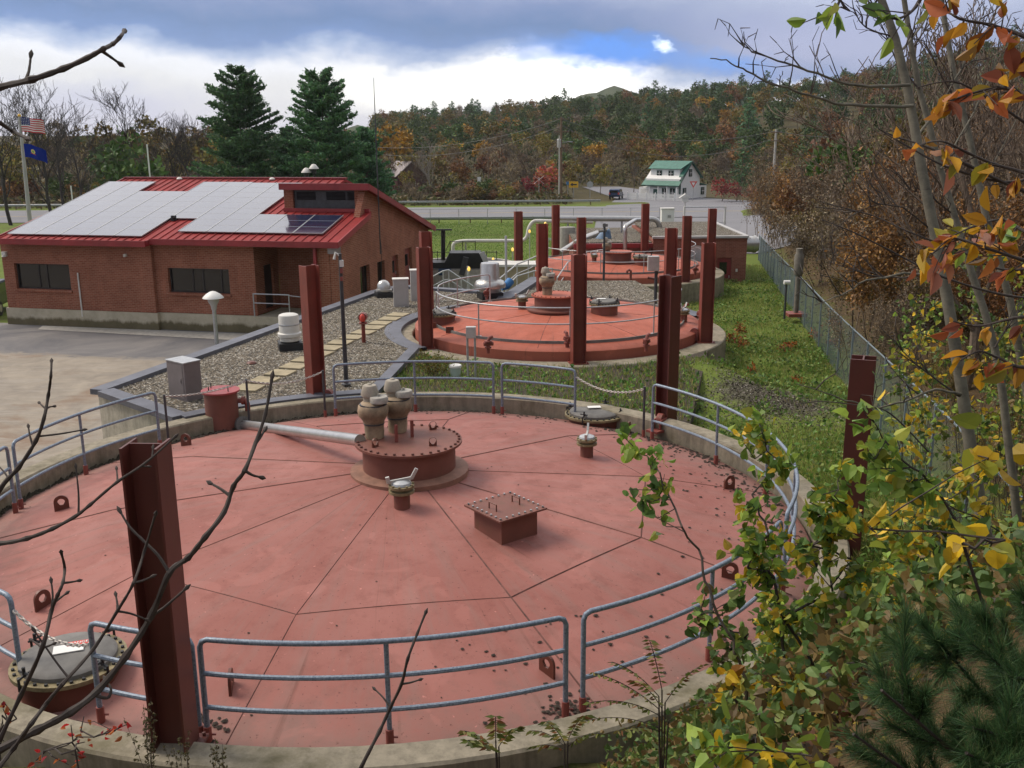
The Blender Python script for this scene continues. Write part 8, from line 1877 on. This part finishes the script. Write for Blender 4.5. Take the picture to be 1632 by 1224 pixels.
# rock slab and litter on the bank
q = on(1385, 1150, zgs(2.3, 5.6)); b = MB(); n = 22; vs = []
rk = np.random.default_rng(4)
for i in range(n+1):
    for j in range(n+1):
        a, c_ = i/n-.5, j/n-.5; x_, y_ = q.x+a*2.4, 5.7+c_*2.2; edge_ = max(abs(a), abs(c_))*2; vs.append((x_, y_, zgs(x_, y_)+.10*(1-edge_**3)+.07*math.sin(x_*4+y_*3)+.04*math.sin(x_*9-y_*7)-.14*(edge_ > .95)))
b.add(vs, [(i*(n+1)+j, (i+1)*(n+1)+j, (i+1)*(n+1)+j+1, i*(n+1)+j+1) for i in range(n) for j in range(n)])
t = NT('lichen spotted rock'); p = t.coord('Object'); a = t.noise(p, 3, 7, .75); l_ = t.noise(p, 9, 3, .5); cc = t.mix(t.ramp(a, [(.35, 0), (.65, 1)]), (.03, .027, .025), (.085, .075, .065)); cc = t.mix(t.ramp(l_, [(.68, 0), (.72, 1)]), cc, (.42, .44, .38)); t.bump(a, .7, .04); M['rock'] = t.fin(cc, .9, spec=.2)
thing_mesh('rock', b, M['rock'], (0, 0, 0), 'dark flat rock with pale lichen spots on the bank at lower right', 'rock', None, True)
M['litter'] = leaf_mat('fallen leaves', [(.085, .05, .022), (.13, .075, .028), (.06, .038, .02), (.24, .18, .03), (.045, .032, .018), (.15, .065, .028)], .15, .7)
x = rng.uniform(.8, 9, 14000); y = 3.2+10*rng.random(14000)**.9; k_ = (x > .9) & ((y < 9.2) | (x > xf(y)-.4)) & ((x-C1[0])**2+(y-C1[1])**2 > 7.7**2); x, y = x[k_], y[k_]
tag(npmesh('fallen_leaves', *cards(np.stack([x, y, zg(x, y)+.015+rng.random(len(x))*.05], 1), .075, rng, .6, (0, 0, 1), .7), M['litter']), 'brown and yellow fallen leaves covering the bank at lower right', 'leaf litter', None, 'stuff')
x = rng.uniform(1.2, 7, 24000); y = 3.2+5.4*rng.random(24000)
tag(npmesh('bank_litter', *cards(np.stack([x, y, zg(x, y)+.012+rng.random(len(x))**2*.07], 1), .06, rng, .55, (0, 0, 1), .55), M['litter']), 'thick brown leaf litter on the bank beneath the pine boughs', 'leaf litter', None, 'stuff')
x = rng.uniform(4, 40, 30000); y = 9+60*rng.random(30000)**1.2; k_ = x > xf(y)+.1; x, y = x[k_], y[k_]
tag(npmesh('undergrowth', *cards(np.stack([x, y, zg(x, y)+rng.random(len(x))**2*.5], 1), .13, rng, .5), leaf_mat('low undergrowth leaves', [(0.1, 0.12, 0.035), (0.14, 0.1, 0.045), (0.17, 0.14, 0.035), (0.09, 0.07, 0.04), (0.07, 0.095, 0.032)], .2, .6)), 'low tangled undergrowth on the slope right of the fence', 'undergrowth', None, 'stuff')
P_ = np.stack([*(lambda n: (rng.uniform(.9, 7, n), 3.6+5.8*rng.random(n)))(26000)], 1); k_ = ((P_[:, 0]-C1[0])**2+(P_[:, 1]-C1[1])**2 > 7.75**2); P_ = P_[k_]
tag(npmesh('bank_plants', *leaves(np.stack([P_[:, 0], P_[:, 1], zg(P_[:, 0], P_[:, 1])+rng.random(len(P_))**1.6*.5], 1), .06, rng), M['leafdark']), 'small dark leaved plants covering the bank at lower right', 'ground cover', None, 'stuff')

hz = MB(); hz.box((0, 690, 67), (2700, 1990, 150)); hm = bpy.data.materials.new('pale air'); hm.use_nodes = True; nt_ = hm.node_tree; nt_.nodes.remove(nt_.nodes['Principled BSDF']); pv = nt_.nodes.new('ShaderNodeVolumePrincipled')
pv.inputs['Color'].default_value = (.88, .92, 1.0, 1); pv.inputs['Density'].default_value = .00011; pv.inputs['Anisotropy'].default_value = .2; nt_.links.new(pv.outputs[0], nt_.nodes['Material Output'].inputs['Volume'])
ho = hz.build('haze', hm); tag(ho, 'thin pale autumn haze hanging over the valley', 'haze', None, 'stuff')
